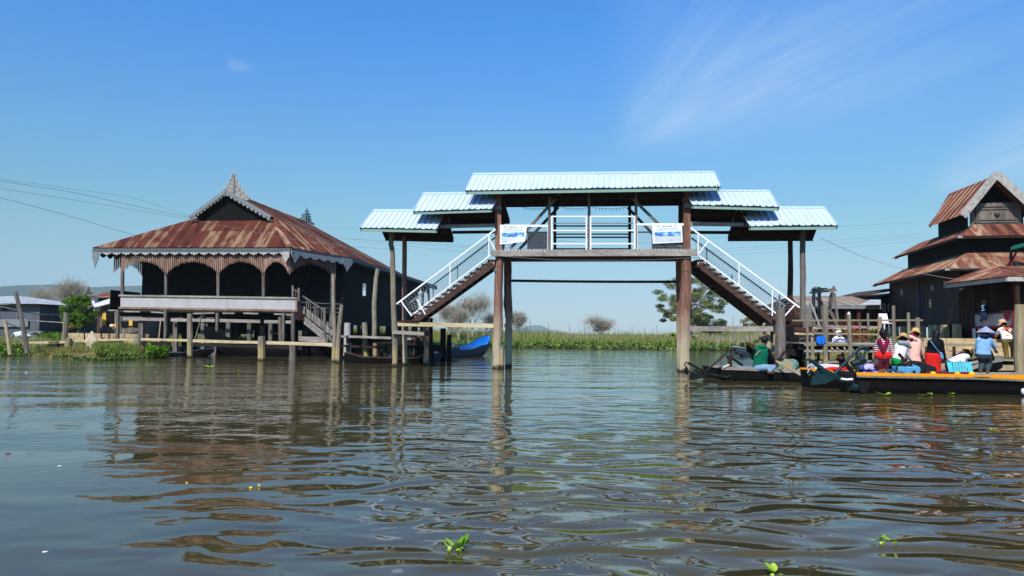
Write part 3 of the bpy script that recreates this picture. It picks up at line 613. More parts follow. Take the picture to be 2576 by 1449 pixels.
# ---------------------------------------------------------------- stilt house
rng=random.Random(7)
E0=at(231,621,47.5); HA=V(0.994,-0.108,0).normalized(); HB=V(0.108,0.994,0).normalized()
def HL(s,t,z): return V(E0.x,E0.y,0)+HA*s+HB*t+V(0,0,z)
def YH(x): return 47.5-(x-231)*0.003
def HP(x,y,dt=1.5): return at(x,y,YH(x)+dt)          # a point on a plane parallel to the house front
hs=thing('stilt_house','old dark timber house on stilts with rusty hipped roof and slatted veranda arches','house',HL(8,8,0))
zE,zR,zG=7.1,11.3,9.53
mb=MB()
roof_face(mb,[HL(0,0,zE),HL(13.9,0,zE),HL(11.5,2.6,zG),HL(5.9,2.6,zG)],step=.024,amp=.012,wl=.095)
roof_face(mb,[HL(15.9,6.25,zE),HL(15.9,20,zE),HL(8.3,16,zR),HL(8.3,1.9,zR),HL(11.6,2.1,zR-3.3*.5526),HL(11.5,2.6,zG)],step=.03,amp=.012,wl=.095,uoff=31)
mb2=MB(); roof_face(mb2,[HL(13.9,0,zE),HL(15.9,6.25,zE),HL(11.5,2.6,zG)],step=.024,amp=.012,wl=.095,uoff=71)
for k,v in mb2.uv.items(): mb.uv[k+len(mb.v)]=v
o_=len(mb.v); mb.v+=mb2.v; mb.f+=[tuple(i+o_ for i in f) for f in mb2.f]
def rf(*p,**k):
    global mb
    roof_face(mb,list(p),**k)
rf(HL(0,20,zE),HL(0,0,zE),HL(5.9,2.6,zG),HL(5.9,17,zG),step=.06,amp=.012,uoff=13); rf(HL(5.9,17,zG),HL(5.9,2.0,zG),HL(8.3,1.9,zR),HL(8.3,16,zR),step=.06,amp=.012,uoff=3)
rf(HL(15.9,20,zE),HL(0,20,zE),HL(8.3,16,zR),step=.06,amp=.012)
roof=mb.build('roof','rust_roof',hs,solid=0.012)
mb=MB(); roof_face(mb,[HL(15.6,20.05,zE-.02),HL(15.6,36.5,zE-.02),HL(11.0,36.5,zE+1.5),HL(11.0,20.05,zE+1.5)],step=.06,amp=.012); mb.build('rear_roof','rust_roof',hs,solid=.02)
mb=MB(); g=V(0,0,0.045)
def strip(a,b,w_,off=g):
    d=(b-a).normalized(); 
    return d
def flash(mb,a,b,n1,n2,w_):
    # folded sheet along a hip: two narrow leaves lying on the two slopes
    mb.add([a+g,b+g,b+n2*w_+g*.6,a+n2*w_+g*.6],[(0,1,2,3)]); mb.add([a+g,b+g,b+n1*w_+g*.6,a+n1*w_+g*.6],[(3,2,1,0)])
flash(mb,HL(11.5,2.6,zG),HL(13.9,0,zE),(HL(10.5,2.6,zG)-HL(11.5,2.6,zG)).normalized(),(HL(15.9,6.25,zE)-HL(13.9,0,zE)).normalized(),.28)
flash(mb,HL(8.3,1.9,zR),HL(8.3,16,zR),-HA*.9-V(0,0,.45),HA*.88-V(0,0,.47),.22)
flash(mb,HL(11.5,2.6,zG),HL(15.9,6.25,zE),(HL(13.9,0,zE)-HL(15.9,6.25,zE)).normalized(),HB,.16)
mb.uv={i:(v.x*0.9+v.y,v.z*1.3) for i,v in enumerate(mb.v)}; mb.build('flashing','rust_roof_b',roof,solid=.008)
# gable wall and barge boards
mb=MB(); mb.prism([HL(6.0,2.3,zG-.35),HL(11.4,2.3,zG-.35),HL(8.3,2.3,zR-.16)],HB*.08); mb.build('gable_wall','wood_dark',hs)
for s_ in (5.75,11.6):
    a=HL(8.3,1.85,zR+.02); b=HL(s_,1.85,zG-.05); mb=MB(); mb.beam(a-V(0,0,.08),b-V(0,0,.08),.05,.24); mb.build('barge_board','grey_paint',hs)
    mb=MB(); n_=11; d=(b-a)
    for k in range(n_):
        p=a+d*((k+.35)/n_)-V(0,-.02,.2); h=d.normalized()*(d.length/n_*.46); dn=V(0,0,-.2)
        mb.prism([p-h,p+h,p+h*.55+dn*.75,p+h*.2+dn*.55,p+dn*1.1,p-h*.2+dn*.55,p-h*.55+dn*.75],HB*.03)
    mb.build('trim','carved_white',hs)
# front finial of carved boards
def scroll(mb,c,r,turns=1.5,sgn=1,w_=.03):
    pts=[c+HA*(sgn*r*(1-k/16*.8)*math.cos(k/16*turns*6.28))+V(0,0,r*(1-k/16*.8)*math.sin(k/16*turns*6.28)) for k in range(17)]; mb.tube(pts,w_,4)
def fin_poly(pix,Y,name,mat,th=.06,edge=True):
    P=[at(x,y,Y) for x,y in pix]; mb=MB(); mb.prism(P,HB*th); return mb,P
YFN=49.2
for sg,pix in ((-1,[(587,433),(584,446),(578,459),(571,470),(560,483),(547,497),(536,510),(533,516),(587,484)]),(1,[(588,433),(592,446),(597,460),(604,471),(614,483),(622,493),(627,500),(622,503),(588,486)])):
    out=[]
    for (x0,y0),(x1,y1) in zip(pix[:-2],pix[1:-1]):
        out+=[(x0,y0),((x0+x1)/2+sg*2.2,(y0+y1)/2-2.0)]
    inner=[(lerp(x,588,0.45)+sg*0,lerp(y,487,0.40)) for x,y in pix[1:-2]]
    mb=MB(); outer=pix[:-1]; n_=len(outer)
    P=[at(x,y,YFN) for x,y in out+pix[-2:]]
    # rim, made of short scalloped boards
    for i in range(len(P)-2):
        mb.beam(P[i],P[i+1],.05,.09)
    mb.beam(at(587.5,486,YFN),at(pix[-2][0],pix[-2][1],YFN),.05,.08)
    for i in range(1,len(pix)-2):
        x,y=pix[i]; 
        for f_ in (0.2,0.5,0.78):
            xx=lerp(x,588,f_); yy=lerp(y,lerp(y,486,.5),f_)
            r_=.20*(1-abs(f_-.5)) 
            if abs(588-xx)<2: continue
            scroll(mb,at(xx,yy+1,YFN+.02),r_,1.4,sg,.045)
    mb.prism([at(x,y,YFN+.05) for x,y in [(lerp(588,x,.93),lerp(490,y,.95)) for x,y in pix]],HB*.03)
    mb.build('finial_wing','carved_white',hs)
mb=MB(); mb.beam(at(588,492,YFN-.05),at(588,452,YFN-.05),.13,.12,w1=.09,h1=.09); mb.beam(at(588,452,YFN-.05),at(587,431,YFN-.05),.09,.09,w1=.02,h1=.02); mb.build('finial_post','grey_paint',hs)
mb=MB(); c=HL(8.3,16,zR)
mb.beam(c-V(0,0,.2),c+V(0,0,1.35),.11,.11,w1=.04,h1=.04)
for sg,L_ in ((-1,1.15),(1,.55)):
    for k in range(9):
        u=k/8; h_=(1-u)**1.6*1.05
        for j in range(int(h_/.22)+1): scroll(mb,c+HA*(sg*(.1+u*L_))+V(0,0,.08+j*.22-u*L_*.5),.10,1.2,sg,.022)
mb.build('rear_finial','wood_dark',hs)
# eaves
def scallop(a,b,period,h0,h1,th,name,mat,proud=V(0,0,0),shape=0,drop=0.0):
    d=b-a; n_=max(1,int(round(d.length/period))); dn=V(0,0,-1); mb=MB(); nb=d.normalized().cross(V(0,0,1))*th
    pts=[]
    for k in range(n_):
        for t,h in (((0,h0),(.12,h0),(.2,h0+(h1-h0)*.55),(.32,h0+(h1-h0)*.35),(.42,h0+(h1-h0)*.6),(.5,h1),(.58,h0+(h1-h0)*.6),(.68,h0+(h1-h0)*.35),(.8,h0+(h1-h0)*.55),(.88,h0)) if shape==0 else ((0,h0),(.25,h0+(h1-h0)*.7),(.5,h1),(.75,h0+(h1-h0)*.7))):
            pts.append((k+t)/n_*1.0 if True else 0); pts[-1]=(pts[-1],h)
    pts.append((1.0,h0)); o=len(mb.v)
    for t,h in pts:
        p=a+d*t+proud+dn*drop; mb.v+= [p,p+dn*h,p+nb,p+dn*h+nb]
    for i in range(len(pts)-1):
        q=o+i*4; mb.f+=[(q,q+1,q+5,q+4),(q+2,q+6,q+7,q+3),(q+1,q+3,q+7,q+5),(q,q+4,q+6,q+2)]
    return mb.build(name,mat,hs)
zf=zE-.03
a=HL(.05,.06,zf); b=HL(13.85,.06,zf)
m_=MB(); m_.beam(a-V(0,0,.17),b-V(0,0,.17),.05,.33); m_.build('fascia','fascia_grey',hs)
scallop(HL(.1,.0,zf-.30),HL(13.8,.0,zf-.30),.70,.03,.20,.03,'fascia_trim','carved_white',shape=0)
scallop(HL(.1,.12,zf-.30),HL(13.8,.12,zf-.30),.70,.04,.14,.03,'fascia_trim','wood_dark',shape=1,proud=HA*.35)
a=HL(13.9,.03,zf); b=HL(15.92,6.3,zf)
m_=MB(); m_.beam(a-V(0,0,.09),b-V(0,0,.09),.05,.17); m_.build('fascia','fascia_grey',hs)
scallop(a-V(0,0,.17),b-V(0,0,.17),.92,.22,.40,.04,'fascia_trim','carved_white',shape=1)
a=HL(15.92,6.3,zf); b=HL(15.92,20,zf)
m_=MB(); m_.beam(a-V(0,0,.14),b-V(0,0,.14),.05,.27); m_.build('fascia','fascia_grey',hs)
scallop(a-V(0,0,.26),b-V(0,0,.26),.5,.05,.28,.03,'fascia_trim','wood_dark',shape=1)
a=HL(15.7,20,zf); b=HL(15.7,36.5,zf); m_=MB(); m_.beam(a-V(0,0,.14),b-V(0,0,.14),.05,.27); m_.build('fascia','fascia_grey',hs)
scallop(a-V(0,0,.26),b-V(0,0,.26),.5,.05,.28,.03,'fascia_trim','wood_dark',shape=1)
scallop(HL(-.0,20,zf-.1),HL(0,.1,zf-.1),.7,.2,.42,.03,'fascia_trim','wood_dark',shape=1)
def pend(p,w_,dirn,mat='carved_white',L_=.75):
    d=dirn*w_; mb=MB(); mb.prism([p,p+d,p+d-V(0,0,L_*.5),p+d*.85-V(0,0,L_*.55),p+d*.7-V(0,0,L_*.78),p+d*.5-V(0,0,L_),p+d*.32-V(0,0,L_*.7),p+d*.1-V(0,0,L_*.5),p-V(0,0,L_*.3)],dirn.cross(V(0,0,1))*.04); mb.build('corner_pendant',mat,hs)
pend(HL(13.35,-.03,zf-.25),.5,HA); D2_=(HL(15.9,6.25,0)-HL(13.9,0,0)).normalized(); pend(HL(13.92,0,zf-.18)+D2_*.02,.75,D2_); pend(HL(15.92,6.25,zf-.1)-D2_*1.2,1.1,D2_,L_=.95)
pend(HL(.1,-.02,zf-.25),.45,HA,'grey_paint',1.1)
# ceiling under the eaves keeps the veranda dark
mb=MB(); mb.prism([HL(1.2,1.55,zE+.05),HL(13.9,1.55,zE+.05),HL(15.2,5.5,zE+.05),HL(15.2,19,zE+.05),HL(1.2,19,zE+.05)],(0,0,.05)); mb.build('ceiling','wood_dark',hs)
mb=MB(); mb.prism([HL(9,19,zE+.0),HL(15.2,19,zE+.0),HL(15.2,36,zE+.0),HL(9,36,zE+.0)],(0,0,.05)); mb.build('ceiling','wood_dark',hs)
# walls
def wall(p,q,z0,z1,name='wall',mat='wood_dark',th=.06):
    d=(q-p).normalized().cross(V(0,0,1))*th; mb=MB(); mb.prism([V(p.x,p.y,z0),V(q.x,q.y,z0),V(q.x,q.y,z1),V(p.x,p.y,z1)],-d); return mb.build(name,mat,hs)
wall(HL(1.3,3.6,0),HL(13.2,3.6,0),2.9,7.12); wall(HL(13.2,3.6,0),HL(15.3,6.2,0),3.95,7.12)
mb=MB()
for k in range(5):
    z0=2.42+k*.31; p=HL(13.1,2.3,z0); q=HL(15.5,5.7,z0); n_=(q-p).normalized().cross(V(0,0,1))*.05
    mb.prism([p,q,q+V(0,0,.295),p+V(0,0,.295)],-n_)
pw=mb.build('parapet_wall','wood_red',hs)
mb=MB(); p=HL(13.1,2.25,3.97); q=HL(15.5,5.65,3.97)
for k in range(26):
    c=p.lerp(q,(k+.5)/26)-(q-p).normalized().cross(V(0,0,1))*(-.05); h=.25+.4*abs(math.sin(k*.36)); mb.beam(c,c+V(0,0,h),.07,.03)
mb.build('fringe','wood_brown',hs)
wall(HL(1.3,19,0),HL(1.3,3.6,0),2.9,7.12)
# side wall with a window opening in it
for t0,t1,z0,z1 in ((6.2,10.7,2.4,7.12),(10.7,11.7,2.4,4.55),(10.7,11.7,5.55,7.12),(11.7,16.0,2.4,7.12),(16,29,2.4,7.12),(29,34.5,2.4,3.4)):
    wall(HL(15.3,t0,0),HL(15.3,t1,0),z0,z1)
mb=MB()
for k in range(5): c=HL(15.3,10.8+k*.2,5.56); mb.beam(c,c-V(0,0,.35+.25*(k%2)),.03,.03)
mb.build('window_bars','wood_dark',hs)
mb=MB()
for t in (29.2,31.8,34.6): c=HL(15.2,t,0); mb.beam(c+V(0,0,.2),c+V(0,0,7.1),.2,.2)
mb.build('veranda_post','wood_dark',hs)
mb=MB()
for k in range(14):
    c=HL(15.25,29.3+k*.38,6.9); mb.beam(c,c-V(0,0,.5+.5*abs(math.cos(k*.5))),.12,.03)
mb.build('fringe','wood_dark',hs)
# lattice panels on the shaded wall
mb=MB(); p=HL(13.4,3.75,5.2); q=HL(15.1,5.85,5.2); d=(q-p)
for i in range(10):
    for j in range(6):
        c=p+d*((i+.5*(j%2))/10)+V(0,0,j*.17)-d.normalized().cross(V(0,0,1))*(-.03); mb.ball(c,.055,5,3)
mb.build('lattice','wood_brown',hs)
# veranda floor, parapet
mb=MB(); mb.prism([HL(1.1,.4,2.88),HL(12.9,.4,2.88),HL(13.2,3.6,2.88),HL(1.1,3.6,2.88)],(0,0,.08)); mb.build('veranda_floor','wood_grey_x',hs)
mb=MB(); mb.prism([HL(1.2,3.6,2.8),HL(13.2,3.6,2.8),HL(15.2,6.2,2.42),HL(15.2,35,2.42),HL(1.2,35,2.8)],(0,0,.08)); mb.build('floor','wood_dark',hs)
mb=MB(); tl,tr,brc,bl=HP(303,747,.3),HP(744,752,.3),HP(744,780,.3),HP(303,772,.3); mb.prism([bl,brc,tr,tl],HB*.04); mb.build('parapet_panel','panel_white',hs)
mb=MB(); mb.beam(HP(300,743.5,.3),HP(748,750,.3),.16,.12); mb.build('parapet_rail','wood_grey_x',hs)
mb=MB(); mb.beam(HP(299,774,.3),HP(749,781.5,.3),.12,.13); mb.build('parapet_sill','wood_fringe',hs)
mb=MB(); mb.beam(HP(745.5,748,.3),HP(745.5,783,.3),.12,.06); mb.build('parapet_end','wood_fringe',hs)
mb=MB(); q=HL(1.2,.45,0); r_=HL(1.2,3.6,0); mb.prism([V(q.x,q.y,3.0),V(r_.x,r_.y,3.0),V(r_.x,r_.y,4.3),V(q.x,q.y,4.3)],-HA*.05); mb.build('parapet_panel','wood_dark',hs)
# veranda posts
for x in (308,418,549,663):
    mb=MB(); mb.beam(HP(x,760,.55),HP(x,640,.55),.17,.17); mb.build('veranda_post','wood_grey',hs)
wave_post('veranda_post',[post_to(HL(15.0,4.6,0),-.5),HL(15.0,4.6,3),HL(15.0,4.6,6.3)],[.13,.12,.12],'wood_post',hs,7)
# pendant slat arches
def arch(p,q,top,n_,lmin,lmax,e=.65,name='fringe',shift=0):
    mb=MB()
    for k in range(n_):
        u=(k+.5)/n_; L_=lmax-(lmax-lmin)*math.sin(math.pi*u)**e+rng.uniform(-.03,.03); c=p.lerp(q,u)
        c=V(c.x,c.y,top+rng.uniform(-.02,.02)); w_=.088
        mb.beam(c,c-V(0,0,L_-.08),w_,.03); mb.beam(c-V(0,0,L_-.08),c-V(0,0,L_+.02),w_*.55,.025)
    return mb.build(name,'wood_fringe',hs)
TOPZ=6.6
def fx(x): p=HP(x,700,.2); return V(p.x,p.y,0)
xs=[303,418,549,663]
for x0,x1 in zip(xs,xs[1:]): arch(fx(x0),fx(x1),TOPZ,int((x1-x0)/4.7),.42,1.35 if x0>303 else 1.4)
cor=HL(13.72,.2,0); arch(fx(663),cor,TOPZ,19,.42,1.3); arch(cor,HL(15.3,4.6,0),TOPZ-.0,24,.40,1.45)
arch(HL(1.25,.5,0),HL(1.25,3.7,0),TOPZ,16,.5,1.3)
mb=MB(); mb.beam(HL(1.1,.5,TOPZ+.05),HL(13.72,.5,TOPZ+.05),.08,.16); mb.build('fringe_beam','wood_brown',hs)
mb=MB(); mb.beam(HL(13.72,.5,TOPZ+.05),HL(15.15,4.6,TOPZ+.05),.08,.16); mb.build('fringe_beam','wood_brown',hs)
# joists and beams below
for x0,y0,x1,y1 in ((310,801.5,414,804),(430,804.5,470,805.5),(483,805,541,806.5),(553,806,655,808.5),(665,809,701,809.5),(719,810,737,810)):
    mb=MB(); mb.beam(HP(x0,y0,.12),HP(x1,y1,.12),.08,.2); mb.build('beam','wood_grey_x',hs)
mb=MB()
for x0,x1 in ((312,352),(380,412),(486,540),(690,735),(560,590),(612,650)):
    y=784+(x0-312)*.016; mb.beam(HP(x0,y+rng.uniform(-1,2),.35),HP(x1,y+rng.uniform(-1,2),.35),.05,.09)
mb.build('floor_edge','wood_grey_x',hs)
mb=MB(); mb.beam(HP(300,790,1.75),HP(742,796,1.75),.12,.3); mb.build('bearer','wood_dark_x',hs)
# stilts, front row as in the photograph
def stilt(x,y0,y1,w_,mat='wood_grey',dt=1.2,wob=0,rnd=False):
    a=HP(x,y0,dt); b=HP(x+wob,y1,dt); b.z=min(b.z,-.5) if y1>860 else b.z-1.2
    if rnd or wob: wave_post('stilt',[a,(a+b)/2+V(rng.uniform(-.08,.08),0,0),b],w_/74,mat,hs,7)
    else:
        mb=MB(); mb.beam(a,b,w_/37,w_/37); mb.build('stilt',mat,hs)
for a in ((297,779,880,8.5,'wood_grey',.3,0,1),(357,806,880,11,'wood_grey',.4),(417,779,880,8.5,'wood_grey',.2,4,1),(442.5,806,880,10,'wood_grey',.6),(512,792,880,9.5,'wood_grey',1.0),
    (547,787,896,7.5,'wood_grey',.1,-8,1),(575,808,880,10,'wood_grey',.9),(593,812,900,12,'wood_dark',1.6),(628,811,880,9,'wood_grey',.9),(661,785,900,11,'wood_dark',1.2),(681,810,880,8.5,'wood_grey',.9),
    (704,797,900,8,'wood_grey',.1,-2,1),(713,787,900,6,'wood_grey',.2),(737,787,905,9.5,'wood_grey',.1,3,1),(767,812,905,12,'wood_dark',1.6),(536,856,900,8,'wood_grey',1.3,0,1),(471,806,880,10,'wood_dark',2.8)): stilt(*a)
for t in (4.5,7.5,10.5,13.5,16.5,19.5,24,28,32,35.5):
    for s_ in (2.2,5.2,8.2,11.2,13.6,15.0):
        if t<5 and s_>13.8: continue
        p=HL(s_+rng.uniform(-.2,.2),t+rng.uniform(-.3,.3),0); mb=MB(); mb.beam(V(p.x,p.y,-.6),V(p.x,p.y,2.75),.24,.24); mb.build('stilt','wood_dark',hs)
mb=MB(); mb.beam(HL(15.1,6.2,2.3),HL(15.1,35,2.3),.2,.25); mb.build('bearer','wood_dark_x',hs)
# dark sheets added between the stilts to paint the black shade under the house
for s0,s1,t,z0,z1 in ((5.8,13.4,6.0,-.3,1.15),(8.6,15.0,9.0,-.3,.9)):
    wall(HL(s0,t,0),HL(s1,t,0),z0,z1,'shade_sheet')
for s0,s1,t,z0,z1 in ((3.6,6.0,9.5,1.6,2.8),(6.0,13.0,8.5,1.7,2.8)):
    wall(HL(s0,t,0),HL(s1,t,0),z0,z1,'shade_sheet')
# veranda stair
def SP(x,y,k,far=0.0): return at(x,y,46.6-k*3.3+far)
stt=hs
for far,(a,b) in ((0,((766,806),(824,853))),(1.0,((764,780),(842,842)))):
    mb=MB(); mb.beam(SP(*a,0,far),SP(*b,1,far),.06,.44); mb.build('stair_stringer','wood_grey_x',hs)
mb=MB()
for k in range(8):
    t=(k+.4)/8; a=SP(lerp(766,824,t),lerp(800,848,t),t); b=SP(lerp(764,842,t),lerp(780,842,t),t,1.0); b.z=a.z; mb.beam(a,b,.26,.04)
mb.build('stair_treads','wood_grey',hs)
mb=MB(); mb.beam(SP(762,745,0),SP(816,782,1),.06,.09)
for x,t in ((771,.13),(776,.22),(781.5,.33),(790,.48),(794.5,.57),(800,.68),(808.5,.85)):
    mb.beam(SP(x,lerp(747,781,t),t),SP(x,lerp(747,781,t)+50,t),.045,.045)
mb.build('stair_railing','wood_grey',hs)
mb=MB(); mb.beam(SP(816,848,1),SP(816,776,1),.14,.14); mb.build('newel_post','wood_grey',hs)
mb=MB(); mb.beam(SP(751.5,795,0),SP(751.5,724,0),.13,.13); mb.build('newel_post','wood_grey',hs)
mb=MB(); mb.beam(SP(736.5,750,0,.6),SP(736.5,718,0,.6),.12,.12); mb.beam(SP(736,727,0,.6),SP(752,735,0,.2),.05,.07); mb.beam(SP(744,745,0,.4),SP(744,732,0,.4),.05,.05)
mb.build('newel_post','wood_grey',hs)
mb=MB(); mb.prism([at(751,858,44),at(812,862,43.6),at(822,872,43.6),at(834,874,43.6),at(834,852,43.6),at(812,853,43.6),at(806,848,43.6),at(751,846,44)],(0,.1,0)); mb.build('stair_landing_board','wood_grey_x',hs)
# ---------------------------------------------------------------- plank walkway in front of the house
wk=thing('plank_walkway','long narrow walkway of pale planks on posts in front of the stilt house','walkway',V(wat(477,900).x,wat(477,900).y,0))
def WY(x): return 44.8 if x<345 else (lerp(44.6,42.8,(x-345)/133) if x<478 else (lerp(42.8,40.2,(x-478)/180) if x<658 else lerp(40.2,39.6,(x-658)/190)))
zb_=1.05
def WP(x,y): return at(x,y,WY(x))
def plank(x0,y0,x1,y1,th=5.5,dep=.5,mat='wood_pale_x',name='plank'):
    a=WP(x0,y0); b=WP(x1,y1); mb=MB(); d=V(0,dep/2,0); mb.beam(a+d,b+d,dep,th/FPX*43); return mb.build(name,mat,wk)
plank(72,861.5,133,861,3.5); plank(84,863,150,862,4); plank(122,862.5,172,860.5,4.5); plank(168,860.5,232,855.5,4.5); plank(232,856,341,854,5); plank(350,853.5,476,856.5,5.5); plank(482,857,596,861,6.5); plank(520,859,655,861.5,6,.5,'wood_pale_x'); plank(662,862,842,867.5,7)
for x0,y0,x1,y1,th in ((118,871,180,868,10),(240,863,308,862,9),(352,864,427,865,9),(484,867,650,872,7),(668,872,760,876,9)): plank(x0,y0,x1,y1,th,.12,'wood_dark_x','beam')
def wpost(x0,y0,x1,y1,r,mat='wood_post',dy=-.15,name='post'):
    a=at(x0,y0,WY(x0)+dy); b=wat(x1,y1); b=at(x1,y1,WY(x1)+dy); b.z=-.7 if y1>880 else b.z-.4
    wave_post(name,[a,(a+b)/2,b],r,mat,wk,8,.06)
wpost(345,840,347,897,.21); wpost(477,789,479,900,.15); wpost(657.5,845.5,658,911,.2)
wpost(173,851,171,876,.2); wpost(737,868,737,905,.2,'wood_grey')
# free standing poles
def pole(name,pts,r,mat,label,cat='mooring pole',group=None,jit=.06,seg=8,zb=-.7):
    pts=[Vector(p) for p in pts]; pts[0].z=zb; mb=MB(); out=[];rr=[]; r0,r1=r if isinstance(r,tuple) else (r,r)
    for i in range(len(pts)-1):
        m_=max(2,int((pts[i+1]-pts[i]).length/.5))
        for j in range(m_): t=j/m_; out.append(pts[i].lerp(pts[i+1],t)+V(rng.uniform(-1,1),rng.uniform(-1,1),0)*r0*.08); rr.append(lerp(r0,r1,(i+t)/(len(pts)-1)))
    out.append(pts[-1]); rr.append(r1); mb.tube(out,rr,seg,jit,rng); return mb.build(name,mat,None,label,cat,group)
def A(x,y,Y): return at(x,y,Y)
pole('mooring_pole',[A(848,912,38.4),A(851,860,38.5),A(856,800,38.6),A(860,768,38.7)],(.15,.11),'wood_post','leaning round pole in the water at the right end of the plank walkway')
pole('mooring_pole',[A(838,900,39.4),A(842,845,39.5),A(839,770,39.6),A(838,690,40)],(.12,.10),'wood_post','tall straight pole beside the foot of the veranda stair')
pole('mooring_pole',[A(943,880,46),A(942,825,46),A(941,760,46.2),A(946,700,46.4),A(950,677,46.5)],(.17,.14),'wood_post','tall bent pole rising beside the dark side wall of the stilt house')
pole('mooring_pole',[A(874.5,870,44),A(874.5,812,44)],(.24,.2),'carved_white','short thick white post behind the end of the plank walkway',zb=.2)
pole('mooring_pole',[A(921,900,41),A(919,868,41),A(917,812,41.2)],(.17,.15),'wood_post','gnarled grey stump of a pole under the side of the stilt house')
pole('mooring_pole',[A(1070,903,37),A(1072,870,37),A(1066,815,37)],(.13,.11),'wood_post','thin pole standing in the water right of the bridge outer posts')
pole('mooring_pole',[A(1085,890,41),A(1085,800,41)],(.12,.1),'wood_dark','dark slim pole behind the bridge stair foot')
pole('mooring_pole',[A(1114.6,885,42),A(1114.6,826,42)],(.2,.16),'wood_dark','dark post with a tapered top beside the blue boat')
pole('mooring_pole',[A(1130.5,885,42),A(1130.5,842,42)],(.14,.13),'wood_dark','short dark post at the stern of the blue boat')
pole('mooring_pole',[A(1087.5,893,40),A(1088.5,878,40)],(.09,.08),'wood_dark','low dark stub sticking out of the water left of the blue boat')
pole('leaning_pole',[A(70,868,42),A(55,805,42),A(39,734,42)],(.13,.1),'wood_grey','long pole leaning left on the grassy bank in front of the tin roofed barn','pole',zb=.2)
pole('fence_pole',[A(26,882,42),A(18,840,42),A(12,808,42)],(.1,.09),'wood_pale','short pale pole leaning left at the water edge on the far left bank','pole',zb=.1)
pole('fence_pole',[A(163,856,45),A(165,820,45),A(166,786,45)],(.18,.14),'wood_post','straight square post at the left end of the walkway near the round tree','pole',zb=.2)
for x0,y0,x1,y1,lb in ((214,862,212,828,'thin rust brown stake before the stone wall under the tree'),(261,872,253,824,'thin dark stake leaning left before the stone wall'),(275,848,275,824,'short thin stake close to the stone wall'),(311,881,311,828,'thin pale stake right of the first house stilt'),(397,853,405,799,'thin upright stick before the dark shed under the house')):
    pole('garden_stake',[A(x0,y0,46.5),A(x1,y1,46.5)],.045,'wood_brown' if x0<300 else 'wood_pale',lb,'stake',jit=0,seg=5,zb=.15)
pole('bamboo_stick',[A(485,854,45),A(508,793,45.5)],.04,'wood_grey','thin stick leaning right against the veranda floor','stick',jit=0,seg=5,zb=.6)
# second low walkway towards the bridge foot
w2=thing('plank_walkway','weathered low plank walkway from the house stair to the bridge foot','walkway',V(A(990,852,40).x,40,0))
def plank2(a,b,wd,th,mat,name='plank'): mb=MB(); mb.beam(A(*a),A(*b),wd,th); mb.build(name,mat,w2)
plank2((865,846,41.5),(1042,852.5,38.5),.5,.12,'wood_grey_x'); plank2((850,846.5,42),(1000,851,40.8),.5,.1,'wood_grey_x'); plank2((885,856,42),(1080,862,40),.3,.24,'wood_dark_x','beam'); plank2((868,870,41.6),(955,874,40.6),.7,.12,'wood_brown'); plank2((985,855,38.6),(1075,860,38.6),.3,.45,'wood_dark_x','beam')
plank2((1065,874,40.5),(1115,876,42),.4,.35,'wood_dark_x','beam'); plank2((1080,882,41),(1112,882,42),.2,.1,'wood_dark_x','beam')
for x,y,Y,r in ((876,848,41.5,.2),(893,858,41.5,.2),(935,858,41.5,.14),(961,845,42.5,.2),(980,855,41,.16),(1007,858,40.5,.15),(1027,858,39.5,.2),(1048,858,39.8,.2),(1062,858,40,.35),(1030,852,38.7,.16)):
    mb=MB(); p=A(x,y,Y); mb.beam(V(p.x,p.y,-.7),p,r,r); mb.build('post','wood_dark' if x!=876 else 'wood_grey',w2)
# ---------------------------------------------------------------- left village
rng=random.Random(11)
def part(nm_,mat,par,pts,ext,**k): mb=MB(); mb.prism(pts,ext); return mb.build(nm_,mat,par,**k)
def roofpart(nm_,mat,par,polys,**k):
    mb=MB()
    for p in polys: roof_face(mb,p,step=k.get('step',.1),amp=.015,wl=.2)
    return mb.build(nm_,mat,par,solid=.02)
# barn with pale tin roof
Yb=62
bn=thing('barn','grey plank barn with a pale tin roof at the left edge of the picture','barn',V(A(30,840,Yb+3).x,Yb+3,.7))
e0=A(-120,757,Yb); e1=A(101,764.5,Yb); zr=A(40,748,Yb+4).z
r0=A(-120,744,Yb+4.5); r1=A(66,750.5,Yb+4.5); r0.z=r1.z=max(r0.z,r1.z)
e0.z=e1.z
roofpart('roof','tin_far',bn,[[e0,e1,r1,r0],[e1,e1+V(.5,9,0),r1],[e1+V(.5,9,0),e0+V(0,9,0),r0,r1]],step=.15)
part('wall','barn_wall',bn,[V(e0.x+.5,Yb+.6,.3),V(A(88,800,Yb).x,Yb+.6,.3),V(A(88,800,Yb).x,Yb+.6,e1.z-.1),V(e0.x+.5,Yb+.6,e1.z-.1)],(0,8,0))
for x,y0,y1,w_ in ((6,773,782,9),(45,795,806,5)):
    part('window','wood_dark',bn,[A(x,y1,Yb+.55),A(x+w_,y1,Yb+.55),A(x+w_,y0,Yb+.55),A(x,y0,Yb+.55)],(0,.1,0))
part('base_wall','grey_paint',bn,[A(-60,822,Yb+.4),A(70,822,Yb+.4),A(70,803,Yb+.4),A(-60,803,Yb+.4)],(0,.1,0))
